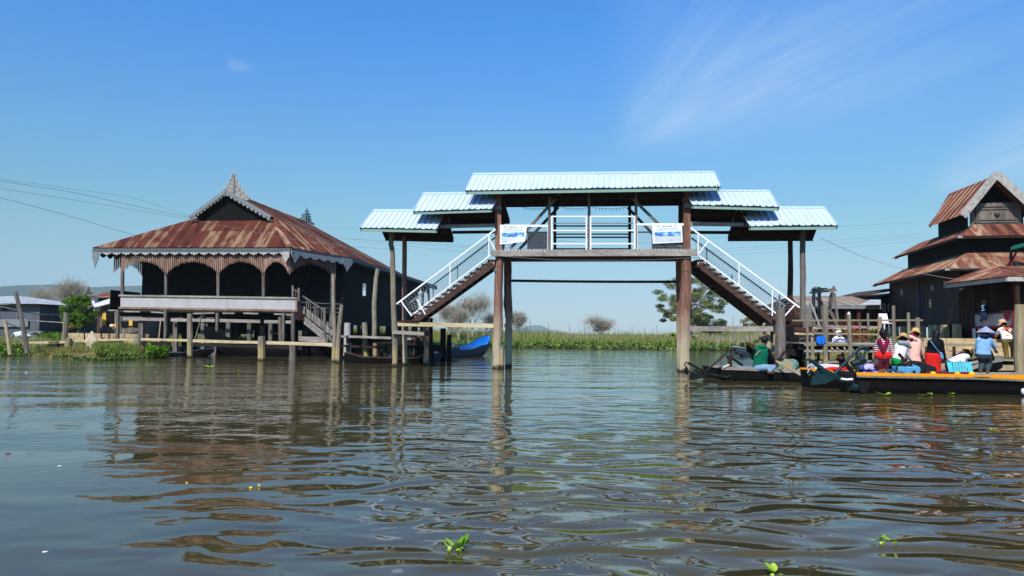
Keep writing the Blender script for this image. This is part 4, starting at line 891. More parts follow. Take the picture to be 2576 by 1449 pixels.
def house(label,Y,x0,x1,ye,yr,yb,roofm,wallm,side=0,depth=7,xr0=None,xr1=None,win=(),cat='house'):
    xr0=x0 if xr0 is None else xr0; xr1=x1 if xr1 is None else xr1
    h=thing('village_house',label,cat,V(A((x0+x1)/2,yb,Y).x,Y,.5)); a=A(x0,ye,Y); b=A(x1,ye,Y); c=A(xr1,yr,Y+depth/2); d=A(xr0,yr,Y+depth/2); b.z=a.z; c.z=d.z
    roofpart('roof',roofm,h,[[a,b,c,d],[b+V(0,depth,0),a+V(0,depth,0),d,c]]+([[b,b+V(0,depth,0),c],[a+V(0,depth,0),a,d]]),step=.15)
    part('wall',wallm,h,[V(a.x+.4,Y+.5,.3),V(b.x-.4,Y+.5,.3),V(b.x-.4,Y+.5,a.z-.05),V(a.x+.4,Y+.5,a.z-.05)],(0,depth-1,0))
    for (wx0,wx1,wy0,wy1,m_) in win: part('window',m_,h,[A(wx0,wy1,Y+.42),A(wx1,wy1,Y+.42),A(wx1,wy0,Y+.42),A(wx0,wy0,Y+.42)],(0,.12,0))
    return h
hh=house('low grey house with a small front gable beyond the barn',95,90,172,780,768,812,'tin_rusty','wood_beam_dark',depth=9,xr0=104,xr1=160,win=((106,118,784,796,'wood_dark'),(130,140,784,796,'wood_dark')))
part('dormer','tin_far',hh,[A(126,780,95),A(143,768.5,95),A(160,780,95)],(0,2,0)); part('eave_board','white_paint',hh,[A(120,781.5,94.7),A(166,781.5,94.7),A(166,779.5,94.7),A(120,779.5,94.7)],(0,.1,0))
hh=house('small shed with a bright tin roof below the orange bush',80,86,124,812,800,825,'tin_far','wood_dark',depth=6,xr0=86,xr1=114)
hh=house('low red roofed shed left of the round tree',78,112,128,806,796,818,'rust_roof_b','mud',depth=5)
# grey gabled house with yellow door
Yg=66
gh=thing('village_house','grey plank house with white gable boards, red roof behind and a yellow door','house',V(A(280,830,Yg+4).x,Yg+4,.8))
apx=A(296,746,Yg); l_=A(223,770,Yg); r_=V(2*apx.x-l_.x,Yg,l_.z)
part('gable_wall','wood_grey',gh,[V(l_.x+.7,Yg+.7,.6),V(r_.x-.7,Yg+.7,.6),V(r_.x-.7,Yg+.7,l_.z+.1),V(apx.x,Yg+.7,apx.z-.15),V(l_.x+.7,Yg+.7,l_.z+.1)],(0,9,0))
roofpart('roof','rust_roof_b',gh,[[l_,l_+V(0,10,0),apx+V(0,10,0),apx],[r_+V(0,10,0),r_,apx,apx+V(0,10,0)]],step=.2)
for q in (l_,r_):
    mb=MB(); mb.beam(apx+V(0,-.05,-.1),q+V(0,-.05,-.1),.08,.26); mb.build('barge_board','white_paint',gh)
a=A(240,771,Yg-2); b=A(298,756,Yg-2); mb=MB(); mb.beam(a,b,.5,.2); mb.beam(b,V(2*b.x-a.x,b.y,a.z),.5,.2); mb.build('porch_edge','white_paint',gh)
for x0,x1,y0,y1,m_ in ((257,266.5,783.5,819,'curtain_yellow'),(324,333,806,819,'curtain_yellow'),(267,284,785,819,'wood_dark'),(304,322,808,821,'wood_dark'),(334,352,808,821,'wood_dark'),(290,296,787,822,'bark_pale')):
    part('door' if m_=='curtain_yellow' else ('doorway' if m_=='wood_dark' else 'porch_post'),m_,gh,[A(x0,y1,Yg+.55),A(x1,y1,Yg+.55),A(x1,y0,Yg+.55),A(x0,y0,Yg+.55)],(0,.1,0))
hr=house('house with a dull red tin roof behind the grey gabled house',82,232,330,748,735,800,'rust_roof_b','wood_beam_dark',depth=14,xr0=262,xr1=330)
sp_=thing('village_house','grey wooden pavilion with a small pointed spire behind the round tree','house',V(A(224,830,90).x,90,.5)); mb=MB(); a=A(217,741,90); mb.tube([a,A(222,732,90),A(223.5,724,90),A(224,719,90)],[.55,.28,.12,.02],4); mb.build('spire','wood_grey',sp_); part('wall','white_paint',sp_,[A(212,800,90),A(238,800,90),A(238,742,90),A(212,742,90)],(0,3,0))
mb=MB(); mb.add([A(210,744,89.5),A(240,744,89.5),A(232,734,91)]+[A(216,734,91)],[(0,1,2,3)]); mb.build('roof','wood_grey',sp_,solid=.1)
# dark shed seen under the stilt house, rear of it
ds=thing('shed','long dark open shed seen between the stilts under the old house','shed',V(A(480,835,72).x,73,.7))
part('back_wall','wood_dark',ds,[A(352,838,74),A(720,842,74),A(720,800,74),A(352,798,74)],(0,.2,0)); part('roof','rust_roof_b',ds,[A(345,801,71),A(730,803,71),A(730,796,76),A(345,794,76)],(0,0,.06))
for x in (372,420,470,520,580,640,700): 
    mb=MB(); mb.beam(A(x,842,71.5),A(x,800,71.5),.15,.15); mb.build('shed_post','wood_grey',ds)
ds2=thing('tractor','small red machine parked in the dark shed','machine',V(A(690,832,73).x,72,.7))
part('body','cloth_red',ds2,[A(684,834,72),A(699,834,72),A(699,823,72),A(684,825,72)],(0,1.2,0)); mb=MB(); 
for x in (684,700): c=A(x,835,72); mb.tube([c-V(0,.15,0),c+V(0,.15,0)],.35,10)
mb.build('wheels','rubber',ds2)
mb=MB(); p0=A(676,839,70); p1=A(716,839,70); mb.beam(p0,p1,.3,.2); mb.build('orange_pipe','hull_orange',None,'orange pipe lying on the grass under the house','pipe')
# retaining wall of pale stone
mb=MB(); pts=[(168,843,56),(260,846,55),(344,846,54.5),(372,846,55)]
rw=thing('stone_wall','low pale stone retaining wall in front of the grey gabled house','wall',V(A(260,846,55).x,55,.4))
for (x0,y0,Y0),(x1,y1,Y1) in zip(pts,pts[1:]):
    mb=MB(); n_=int((x1-x0)/7)
    for r_ in range(4):
        for k in range(n_):
            u0=(k+.5*(r_%2)*.9)/n_; u1=(k+.93+.5*(r_%2)*.9)/n_; a=A(x0,y0,Y0).lerp(A(x1,y1,Y1),min(u0,1)); b=A(x0,y0,Y0).lerp(A(x1,y1,Y1),min(u1,1)); z=.42+r_*.24
            if (b-a).length<.1: continue
            mb.beam(V(a.x,a.y+rng.uniform(-.03,.03),z),V(b.x,b.y+rng.uniform(-.03,.03),z),.5,.225)
    mb.beam(V(A(x0,y0,Y0).x,Y0+.1,.8),V(A(x1,y1,Y1).x,Y1+.1,.8),.38,1.0); mb.build('wall','stone',rw)
# things on the left bank
def heap(name,mat,c,r,label,cat,seed=0,n_=3):
    rr=random.Random(seed); mb=MB(); 
    for k in range(n_): mb.ball(Vector(c)+V(rr.uniform(-.5,.5)*r[0],rr.uniform(-.4,.4)*r[1],r[2]*.3),(r[0]*rr.uniform(.5,.9),r[1]*rr.uniform(.5,.9),r[2]*rr.uniform(.5,.9)),8,6)
    return mb.build(name,mat,None,label,cat)
heap('plastic_bag','cloth_pink',A(281,821,60),(.2,.16,.2),'pink bag beside the yellow door','bag',1); heap('plastic_bag','curtain_yellow',A(293,822,60),(.28,.22,.3),'pale yellow bag beside the pink one','bag',2)
# small upturned boat
ub=thing('rowing_boat','small white and blue boat resting on its side on the grass before the barn','boat',V(A(60,845,58).x,58,.5)); mb=MB(); c=A(58,838,58)
c=A(42,838,58); mb.tube([c+V(-.15,0,-.3),c+V(.15,.3,-.15),c+V(.75,.6,-.25)],[.40,.36,.1],12,flat=.9); mb.build('hull','plastic_white',ub); mb=MB(); mb.ball(c+V(-.17,-.03,-.28),(.08,.32,.33),10,8); mb.build('inside','engine_teal',ub)
mb=MB()
for k in range(7): a=A(72+k*3,838+rng.uniform(-4,4),57+k*.2); mb.beam(a,A(86+k*4,838+rng.uniform(-4,4),57+k*.2),.15,.08)
mb.build('plank_stack','wood_grey_x',None,'loose pile of grey boards beside the overturned boat','board pile')
mb=MB(); p=A(148,827,75); mb.box(p,(1.6,.6,.5)); mb.build('water_tank','engine_blue',None,'small blue tank in the grass below the orange bush','tank',bevel=.08)
# cloth draped on walkway post
cl=MB(); c=A(228,862,43.5); prof=[(0,.0,1.12),(.05,.05,1.08),(.16,.12,.75),(.36,.2,.35),(.54,.24,.05),(.36,.2,-.1),(.34,.22,-.5),(.2,.14,-1.15)]
n_=22; vs=[]
for j,(rx,ry,z) in enumerate(prof):
    for k in range(n_):
        t=2*math.pi*k/n_; w_=1+.28*math.sin(3*t+j*.7)+.12*math.sin(7*t+j); z2=z-(.25*max(0,math.sin(2*t+1)) if j==len(prof)-1 else 0); vs.append(c+V(rx*.72*w_*math.cos(t)+.05,ry*w_*math.sin(t),z2*.62))
cl.add(vs,[(j*n_+k,j*n_+(k+1)%n_,(j+1)*n_+(k+1)%n_,(j+1)*n_+k) for j in range(len(prof)-1) for k in range(n_)])
cl.build('cloth','cloth_beige',None,'beige cloth draped over a stake beside the plank walkway','cloth',smooth=True,solid=.015)
pole('cloth_stake',[A(227,893,43.5),A(227,842,43.5)],.06,'wood_post','stake under the beige cloth beside the walkway','stake',zb=.0)
# ropes on the left, power lines
def cable(name,pts,r,mat,label,cat='cable',group=None):
    P=[at(*p) for p in pts]; mb=MB(); out=[]
    for i in range(len(P)-1):
        for k in range(6): out.append(P[i].lerp(P[i+1],k/6))
    out.append(P[-1]); 
    for _ in range(3): out=[out[0]]+[(out[i-1]+out[i]*2+out[i+1])/4 for i in range(1,len(out)-1)]+[out[-1]]
    mb.tube(out,r,5); return mb.build(name,mat,None,label,cat,group)
cable('rope',[(-60,762,40),(0,771,41),(60,784.5,42.2),(100,791,44),(160,792,50)],.035,'bark_pale','pale rope sagging across the grass from the leaning pole','rope')
cable('rope',[(50,806,44),(100,808,45),(163,812,45)],.03,'bark_pale','thin rope running to the square post beside the walkway','rope')
cable('rope',[(0,806,42),(17,812,42),(40,822,43),(60,828,44)],.03,'bark_pale','rope end from the short pale pole towards the overturned boat','rope')
PG='overhead power lines crossing the channel'
cable('power_line',[(-80,438,30),(0,450,31),(170,474,34),(330,495,38),(480,548-0,44)][:4]+[(500,551,45)],.006,'wire_grey','upper grey power line running down to the old house gable','power line')
cable('power_line',[(-80,442,30),(0,455,31),(170,481,34),(330,516,38),(485,549,44)],.009,'wire_grey','twisted grey power line just under the upper one on the left','power line')
cable('power_line',[(-80,460,28),(0,474,29),(200,505,32),(500,555,37),(720,601,41),(880,621,44),(1000,627,48)],.009,'bark_pale','pale power line passing in front of the rusty roof','power line')
cable('power_line',[(-60,484,30),(0,497,31),(160,539,34),(330,590,37),(440,612,39),(520,622,41)],.008,'cable_black','black power line dropping to the front eave of the old house','power line')
for k,(ya,yb,yc) in enumerate(((570,588,612),(598,622,640),(600,628,644),(606,640,650))):
    cable('power_line',[(800+k*30,ya,46),(1100,(ya+yb)/2+4,42),(1262,yb,37.5),(1500,yc+4,39),(1735,yc-6,40),(2018,yc-36+k*6,45),(2330,yc-55+k*3,60)],.005,'wire_grey',['topmost','second','third','lowest'][k]+' of the four thin wires behind the footbridge towards the monastery',group=PG,cat='power line')
cable('power_line',[(2064,598,38),(2110,620,39),(2180,650,41),(2300,685,40),(2420,706,36),(2576,694,33),(2700,680,30)],.014,'bark_pale','pale wire from the low bridge roof to the monastery porch','power line')
cable('power_line',[(1240,643,33.8),(1400,655,33.2),(1600,655,32.6),(1762,648,32.2)],.012,'wire_grey','thin wire along the underside of the bridge deck','power line')
# ---------------------------------------------------------------- tiered monastery on the right
rng=random.Random(21)
MA=V(.187,.982,0).normalized(); MBv=V(.982,-.187,0).normalized(); MC=V(23.4,38,0)
def MM(u,v,z): return MC+MA*u+MBv*v+V(0,0,z)
mo=thing('monastery','dark timber monastery with three tiers of rusty roofs at the right edge','monastery',MM(6,3,1.5))
def mroof(nm_,polys,mat='rust_roof_b',uo=0):
    mb=MB()
    for k,p in enumerate(polys): roof_face(mb,p,step=.035,amp=.013,wl=.11,uoff=uo+k*17)
    return mb.build(nm_,mat,mo,solid=.015)
def tier(i,ze,j,zt,u1,v1,nm_,uo):
    """eave inset i, top inset j"""
    return mroof(nm_,[[MM(u1-i,i,ze),MM(i,i,ze),MM(j,j,zt),MM(u1-j,j,zt)],[MM(i,i,ze),MM(i,v1-i,ze),MM(j,v1-j,zt),MM(j,j,zt)],[MM(i,v1-i,ze),MM(u1-i,v1-i,ze),MM(u1-j,v1-j,zt),MM(j,v1-j,zt)]],uo=uo)
T1=tier(0,5.46,1.6,6.43,12.9,11,'roof',0); T2=tier(1.1,7.33,2.3,8.12,12.9,9.5,'roof',40)
def mwall(pts,z0,z1,mat='wood_dark',nm_='wall',th=.08):
    for (u0,v0),(u1,v1) in zip(pts,pts[1:]):
        a=MM(u0,v0,z0); b=MM(u1,v1,z0); d=(b-a).normalized().cross(V(0,0,1))*th; mb=MB(); mb.prism([a,b,b+V(0,0,z1-z0),a+V(0,0,z1-z0)],-d); mb.build(nm_,mat,mo)
mwall([(12.1,.8),(.8,.8),(.8,10)],2.43,5.5,'wood_monk'); mwall([(11.1,1.7),(1.7,1.7),(1.7,9)],6.2,7.5); mwall([(6.6,2.0),(2.6,2.0)],7.9,9.3); mwall([(2.6,4.9),(6.6,4.9)],7.9,9.3)
mwall([(12.1,10),(12.1,.8)],2.43,5.5)
# eave boards
for (u0,v0,u1,v1,z) in ((12.9,0,0,0,5.46),(0,0,0,11,5.46),(11.8,1.1,1.1,1.1,7.33),(1.1,1.1,1.1,8.4,7.33)):
    mb=MB(); mb.beam(MM(u0,v0,z-.09),MM(u1,v1,z-.09),.06,.12); mb.build('eave_board','wood_brown',mo)
for (u,v,z) in ((0,0,5.42),(1.1,1.1,7.3),(11.8,1.1,7.3),(12.9,0,5.42)):
    mb=MB(); mb.beam(MM(u-.15,v-.15,z-.05),MM(u+.25,v+.25,z-.05),.14,.12); mb.build('hip_rafter_end','carved_white',mo)
# gabled lantern
ze,zr=8.62,10.84; fl,bl_,fr,bk=MM(1.65,1.5,ze),MM(6.2,1.35,ze),MM(1.65,5.2,ze),MM(6.2,5.2,ze); ra,rb=MM(1.9,3.3,zr),MM(8.0,3.4,zr-.05)
mroof('lantern_roof',[[bl_,fl,ra,rb],[fr,bk,rb,ra]],uo=80)
for a,b in ((ra,fl),(ra,fr)):
    mb=MB(); d=(b-a).normalized(); mb.beam(a+V(0,0,.05)-MA*.05,b+d*.15-MA*.05,.05,.42,roll=0); mb.build('barge_board','barge_grey',mo)
for a,b in ((rb,bl_),(rb,bk)):
    mb=MB(); mb.beam(a,b,.05,.2); mb.build('barge_board','wood_grey',mo)
mb=MB(); mb.prism([MM(2.45,2.15,8.0),MM(2.45,4.75,8.0),MM(2.45,4.75,9.35),MM(2.45,2.15,9.35)],MA*.1); fp=mb.build('front_panel','wood_grey',mo)
mb=MB(); mb.prism([MM(2.44,2.4,8.1),MM(2.44,2.6,8.1),MM(2.3,2.6,9.3),MM(2.3,2.4,9.3)],MA*.1); 
for z in (8.25,8.4,9.0,9.15): mb.beam(MM(2.42,2.3,z),MM(2.42,4.6,z),.05,.05)
mb.ball(MM(2.4,3.5,8.75),.16,8,6); mb.beam(MM(2.42,3.2,8.75),MM(2.42,3.2,9.0),.05,.05); mb.build('carving','wood_grey',fp)
mb=MB(); mb.prism([MM(2.9,2.0,9.25),MM(2.9,4.75,9.25),MM(2.9,3.3,10.6)],MA*.05); mb.build('gable_wall','wood_dark',mo)
# porch
pl_=[MM(0,-.25,4.62),MM(-4.9,.55,4.62),MM(-1.3,1.9,5.42),MM(0,1.9,5.42)]
mroof('porch_roof',[[MM(0,-.25,4.62),MM(-4.9,.55,4.62),MM(-1.3,1.9,5.42),MM(0.2,1.7,5.40)],[MM(-4.9,.55,4.62),MM(-4.9,8,4.62),MM(-1.3,8,5.42),MM(-1.3,1.9,5.42)]],uo=120)
mb=MB(); mb.beam(MM(0,-.1,4.48),MM(-4.85,.65,4.48),.07,.2); mb.build('porch_beam','carved_white',mo)
mb=MB(); mb.beam(MM(-4.85,.65,4.48),MM(-4.85,8,4.48),.07,.2); mb.build('porch_beam','carved_white',mo)
for u,v in ((-.9,.85),(-2.6,1.0),(-4.6,1.15),(-4.6,4.5),(-2.4,4.0)):
    mb=MB(); mb.beam(MM(u,v,1.2),MM(u,v,4.5),.17,.17); mb.build('porch_post','wood_brown',mo)
mb=MB(); mb.prism([MM(-.8,.9,2.2),MM(-4.7,1.1,2.2),MM(-4.7,8,2.2),MM(.8,8,2.2),MM(.8,.9,2.2)],(0,0,.1)); mb.build('porch_floor','wood_brown',mo)
mb=MB(); mb.prism([MM(.8,.9,5.2),MM(-4.2,1.2,4.55),MM(-4.2,8,4.55),MM(.8,8,5.2)],(0,0,.05)); mb.build('porch_ceiling','wood_dark',mo)
# parapet with painted lattice sign
a,b=MM(-.75,.8,2.32),MM(-4.55,1.0,2.32); H_=V(0,0,.6); mb=MB(); mb.prism([b,a,a+H_,b+H_],MBv*.04); sg_=mb.build('parapet_sign','sign_white',mo)
mb=MB(); mb.beam(a+V(0,0,.66)-MBv*.02,b+V(0,0,.66)-MBv*.02,.12,.07); mb.build('parapet_rail','wood_red',mo)
mb=MB(); mb.beam(a-V(0,0,.05)-MBv*.02,b-V(0,0,.05)-MBv*.02,.08,.1); mb.build('parapet_rail','cloth_rag',mo)
mb=MB(); 
for t in (0,1): c=a.lerp(b,t)-MBv*.03; mb.beam(c-V(0,0,1.1),c+V(0,0,.66),.08,.08)
mb.build('parapet_post','cloth_rag',mo)
mb=MB()
for r_ in range(9):
    for k in range(46):
        if rng.random()<.8:
            c=a.lerp(b,.03+k/46*.94)+V(0,0,.05+r_*.062)-MBv*.004; d=(b-a).normalized()*rng.uniform(.02,.035); mb.add([c-d,c+d,c+d+V(0,0,.022),c-d+V(0,0,.022)],[(0,1,2,3)])
mb.build('pattern','mark_grey',sg_)
def text(s_,pos,xdir,updir,size,mat,parent,name='lettering',ext=.004):
    cu=bpy.data.curves.new(name,'FONT'); cu.body=s_; cu.size=size; cu.extrude=ext; cu.align_x='CENTER'; cu.align_y='CENTER'; cu.offset=.004
    cu.materials.append(MATS[mat]); o=bpy.data.objects.new(name,cu); COL.objects.link(o); x=Vector(xdir).normalized(); y=Vector(updir).normalized(); z=x.cross(y)
    m=Matrix((x,y,z)).transposed(); me=bpy.data.meshes.new_from_object(o); bpy.data.objects.remove(o); me.transform(m.to_4x4()); me.transform(Matrix.Translation(Vector(pos)-Vector(parent['_o'])))
    o=bpy.data.objects.new(name,me); COL.objects.link(o); o.parent=parent; o['_o']=tuple(parent['_o']); return o
text('ART',a.lerp(b,.245)+V(0,0,.30)-MBv*.015,(b-a),(0,0,1),.22,'mark_dark',sg_)
for t,z,w_ in ((.17,.5,.03),(.24,.5,.04),(.31,.52,.05),(.1,.13,.04),(.25,.15,.1)):
    mb=MB(); c=a.lerp(b,t)+V(0,0,z)-MBv*.01; d=(b-a).normalized()*w_; mb.add([c-d,c+d,c+d*.7+V(0,0,.05),c-d*.8+V(0,0,.045)],[(0,1,2,3)]); mb.build('lettering','mark_dark',sg_)
mb=MB(); c=a.lerp(b,.88)+V(0,0,.72)-MBv*.06; d=(b-a).normalized()*.26; mb.prism([c-d,c+d,c+d*.8-V(0,0,.35),c+d*.1-V(0,0,.5),c-d*.9-V(0,0,.25)],-MBv*.02); mb.build('red_cloth','cloth_rag',None,'dark red cloth hung over the monastery porch parapet','cloth')
mb=MB(); c=a.lerp(b,.04)-V(0,0,.12)-MBv*.06; d=(b-a).normalized()*.27; mb.prism([c,c+d,c+d-V(0,0,.98),c-V(0,0,.98)],-MBv*.03); nb_=mb.build('notice_board','foam_white',None,'tall narrow white notice board below the monastery porch corner','notice board')
mb=MB()
for k in range(16): c2=c-V(0,0,.1+k*.055)-MBv*.035+d*.2; e=(b-a).normalized()*rng.uniform(.05,.13); mb.add([c2,c2+e,c2+e+V(0,0,.018),c2+V(0,0,.018)],[(0,1,2,3)])
mb.build('lettering','mark_grey',nb_)
# small openings high in the wall
for u,z0,z1,w_ in ((2.4,4.55,4.95,.35),(4.2,4.5,4.85,.38),(9.4,4.5,4.9,.4)):
    mb=MB(); mb.prism([MM(u,.77,z0),MM(u+w_,.77,z0),MM(u+w_,.77,z1),MM(u,.77,z1)],MBv*.03); mb.build('vent','mark_grey',mo)
mb=MB(); mb.beam(MM(6.4,.72,2.5),MM(6.4,.72,5.4),.05,.12); mb.build('downpipe','hull_blue',mo)
w_=part('window','curtain_yellow',mo,[MM(4.6,.76,3.5),MM(4.9,.76,3.5),MM(4.9,.76,4.0),MM(4.6,.76,4.0)],MBv*.03)
mb=MB(); mb.beam(MM(4.75,.75,3.5),MM(4.75,.75,4.0),.03,.03); mb.beam(MM(4.6,.75,3.75),MM(4.9,.75,3.75),.03,.03); mb.build('window_frame','white_paint',w_)
for u,v in [(u,.72) for u in (1.0,2.6,3.6,4.4,6.0,7.6,9.2,10.8,12.0)]+[(1.0,3.5),(1.0,6),(5,4),(8,4),(5,7)]:
    mb=MB(); p=MM(u,v,1.2); mb.beam(p,V(p.x,p.y,2.45),.34,.30); mb.build('pillar','stone',mo)
mb=MB(); p=MM(3.5,2.6,1.7); mb.prism([MM(11,3.0,1.2),MM(1.5,3.0,1.2),MM(1.5,3.0,2.4),MM(11,3.0,2.4)],MBv*.1); mb.build('base_wall','wood_dark',mo)
# side wing with two small white framed windows
q0,q1=A(2216,800,50.5),A(2250,800,50)
wg=part('wing_wall','wood_dark',mo,[V(q0.x,q0.y,1.5),V(q1.x,q1.y,1.5),V(q1.x,q1.y,A(2250,736,50).z),V(q0.x,q0.y,A(2216,747,50.5).z)],(0,5,0))
for x in (2221,2235):
    w_=part('window','glass_dark',wg,[A(x,783,50.2),A(x+5.5,783,50.2),A(x+5.5,764.5,50.2),A(x,764.5,50.2)],(0,.06,0)); mb=MB(); c=[A(x,783,50.15),A(x+5.5,783,50.15),A(x+5.5,764.5,50.15),A(x,764.5,50.15)]
    for k in range(4): mb.beam(c[k],c[(k+1)%4],.04,.04)
    mb.build('window_frame','white_paint',w_)
part('wing_roof','wood_beam_dark',mo,[A(2180,744,49.2),A(2180,740.5,49.2),A(2250,724,49.2),A(2250,731,49.2)],(0,5.5,0)); mb=MB(); mb.tube([A(2208,737,50),A(2208,731,50)],.06,6); mb.build('wing_vent','iron_dark',mo)
# green edged roof at the frame edge
ge=thing('side_roof','edge of a green metal roof at the right edge over the monastery tiers','roof',V(MM(-1.2,4.6,0).x,MM(-1.2,4.6,0).y,1.5)); a=A(2542,629,36.5); b=A(2640,606,35); mb=MB(); mb.prism([a,b,b+V(0,0,.12),a+V(0,0,.12)],(.9,1.0,.25)); mb.build('roof','green_roof',ge); mb=MB(); p=A(2554,652,36.6); mb.beam(p+V(0,.3,-4),p+V(0,.3,.45),.1,.1); mb.beam(p+V(0,.2,0),A(2560,628,36.8),.07,.07); mb.build('bracket','cloth_rag',ge)
# ---------------------------------------------------------------- long tin roofed building behind the jetty
Yt=47
tb=thing('long_shed','long low building with patched pale tin roof behind the jetty','shed',V(A(2100,840,Yt+2).x,Yt+2,1.4))
a=A(2004,767,Yt);b=A(2216,765.5,Yt);c=A(2214,744.5,Yt+4);d=A(1992,744,Yt+4); b.z=a.z; c.z=d.z; roofpart('roof','tin_rusty',tb,[[a,b,c,d],[b+V(0,8,0),a+V(0,8,0),d,c]],step=.06)
part('wall','wood_brown',tb,[V(a.x+.3,Yt+.7,1.2),V(b.x,Yt+.7,1.2),V(b.x,Yt+.7,a.z-.05),V(a.x+.3,Yt+.7,a.z-.05)],(0,6,0))
mb=MB(); mb.beam(a-V(0,0,.12),b-V(0,0,.12),.05,.2); mb.build('fascia','grey_paint',tb)
for x in (2030,2060,2098,2130,2160,2187): mb=MB(); mb.beam(V(A(x,840,Yt+.3).x,Yt+.3,1.2),V(A(x,840,Yt+.3).x,Yt+.3,a.z-.1),.2,.2); mb.build('shed_post','wood_red',tb)
part('awning','tin_dull',tb,[A(2165,767,Yt-1.2),A(2216,767,Yt-1.2),A(2216,755,Yt+.2),A(2188,755,Yt+.2)],(0,0,.03)); 
mb=MB(); mb.prism([A(1992,758,45),A(2008,764,45),A(2018,800,45),A(2000,800,45)],(0,.1,0)); mb.build('side_panel','wood_red',tb)
part('end_wall','stone_grey',tb,[A(2014,822,46.5),A(2045,822,46.5),A(2045,775,46.5),A(2014,775,46.5)],(0,.1,0))
# wooden tower frame
tw=thing('pump_tower','rickety open timber tower frame standing behind the jetty rails','timber frame',V(A(2075,850,34).x,34,1.4)); Yw=34
def tb_(x0,y0,x1,y1,w_,dy=0,mat='wood_grey',nm_='strut'): mb=MB(); mb.beam(A(x0,y0,Yw+dy),A(x1,y1,Yw+dy),w_,w_*.8); mb.build(nm_,mat,tw)
for q in ((2047,736,2047,850,.12,0),(2061,722,2063,850,.13,1.6),(2100,738,2082,792,.13,0),(2100,750,2108,810,.1,1.6),(2038,760,2064,826,.09,-.2,'bark_pale'),(2088,783,2114,836,.13,-.1),(2092,735,2085,765,.09,1.2),(2051,770,2064,790,.08,.5),(2098,720,2094,740,.09,.2),(2046,725,2047,740,.09,.4),
    (2008,788,2036,838,.12,-1.5),(2057,818,2040,845,.2,-.5),(2064,756,2098,830,.07,1.0),(2088,818,2100,838,.1,-.6)): tb_(*q)
for q in ((2037,736.5,2104,731,.1,-.05),(2040,730,2102,727,.08,.9),(2050,727,2080,725,.06,.2),(2044,733.5,2100,729.5,.12,1.5),(2043,751,2060,748,.09,0),(2054,752,2070,762,.08,.4)): tb_(*q,nm_='cross_beam')
mb=MB(); mb.prism([A(2066,770,Yw-.3),A(2074,765,Yw-.3),A(2083,784,Yw-.3),A(2084,850,Yw-.3),A(2070,850,Yw-.3)],(0,.1,0)); mb.build('plank','wood_grey',tw)
# ---------------------------------------------------------------- jetty
jt=thing('jetty','grey timber jetty with rails and thick posts before the monastery','jetty',V(A(2140,870,29).x,29.5,0)); Yj=29
def jb(x0,y0,x1,y1,h,dep,mat,nm_,dy=0):
    a=A(x0,y0,Yj+dy); b=A(x1,y1,Yj+dy); mb=MB(); mb.beam(a+V(0,dep/2,0),b+V(0,dep/2,0),dep,h/FPX*Yj); return mb.build(nm_,mat,jt)
def jp(x,y0,w_,mat='wood_post',dy=0,yb=None,nm_='post'):
    a=A(x,y0,Yj+dy); z=-.7 if yb is None else A(x,yb,Yj+dy).z; r=w_/FPX*(Yj+dy)/2; wave_post(nm_,[V(a.x,a.y,z),V(a.x+rng.uniform(-.04,.04),a.y,(z+a.z)/2),a],r,mat,jt,8)
jb(1994,806,2077,806,4.2,.06,'wood_rail_x','rail'); jb(2083,806,2322,805.5,4.2,.06,'wood_rail_x','rail'); jb(2048,838.5,2214,841.5,4.6,.06,'wood_rail_x','rail'); jb(2024,867,2240,868,6,.10,'wood_rail_x','deck_edge'); jb(2010,874,2240,876,9,.1,'wood_dark_x','beam',.2)
jb(2024,883,2240,884,5,.1,'wood_grey_x','beam'); jb(2060,911,2300,905,6,.1,'wood_grey_x','beam',.3); jb(2240,866,2480,868,5,.1,'wood_rail_x','deck_edge',1.0)
mb=MB()
for k in range(64):
    x=2016+k*4.1; a=A(x,863.5,Yj+.05); mb.beam(a,a+V(.3,3.4,0),.16,.04)
mb.build('deck_planks','wood_grey_x',jt)
for x,y0,w_ in ((2031,791,6),(2076,766,13),(2043,848,9),(2135.5,792,10),(2213,797,10),(2247.6,768.5,8),(2285,786,7),(2308,799,11)): jp(x,y0,w_,'wood_post' if x!=2213 else 'wood_redpost')
jp(2183,788,6,'wood_grey',2.8); jp(2163,812,4,'wood_grey',2.8); jb(2048,826,2216,824,3,.05,'wood_grey_x','rail',2.8); jb(2070,820,2216,822,3,.05,'wood_grey_x','rail',3)
for x in (2058,2083,2120,2155,2190,2262,2330,2400,2455): jp(x,872,7,'wood_beam_dark',1.5)
for x in (2090,2104,2122,2140,2158,2176,2196,2215): mb=MB(); mb.beam(A(x,872,Yj+.1),A(x+5,880,Yj-.05),.05,.04); mb.build('joist_end','wood_pale',jt)
wave_post('tall_post',[V(A(2564,918,27).x,27,-.7),A(2564,850,27),A(2565,766,27)],[.19,.18,.165],'wood_pale',jt,9)
wave_post('tall_post',[V(A(2466,900,28.3).x,28.3,-.7),A(2466,860,28.3),A(2466,826,28.3)],[.1,.1,.09],'wood_grey',jt,7)
jb(2498,904,2562,904.5,6,.10,'wood_rail_x','deck_edge',-1.9); jb(2335,901,2500,903,6,.1,'wood_grey_x','beam',-.2); jb(2300,908,2560,914,9,1.5,'wood_dark_x','low_deck',-1.0)
mb=MB()
for k in range(16): x=2470+k*7; a=A(x,901,Yj-1.9); mb.beam(a,a+V(0,1.6,0),.17,.04)
mb.build('deck_planks','wood_rail_x',jt)
mb=MB(); mb.tube([A(2135.5,791,Yj),A(2135.5,788,Yj),A(2135.5,787.5,Yj),A(2135.5,786,Yj),A(2135.5,784.5,Yj)],[.07,.06,.03,.045,.02],8); mb.build('insulator','plastic_white',jt)
pole('mooring_pole',[A(1963,905,29.8),A(1963,850,29.8),A(1963,776,29.8)],(.25,.19),'wood_grey','thick pale square post at the foot of the right bridge stair')
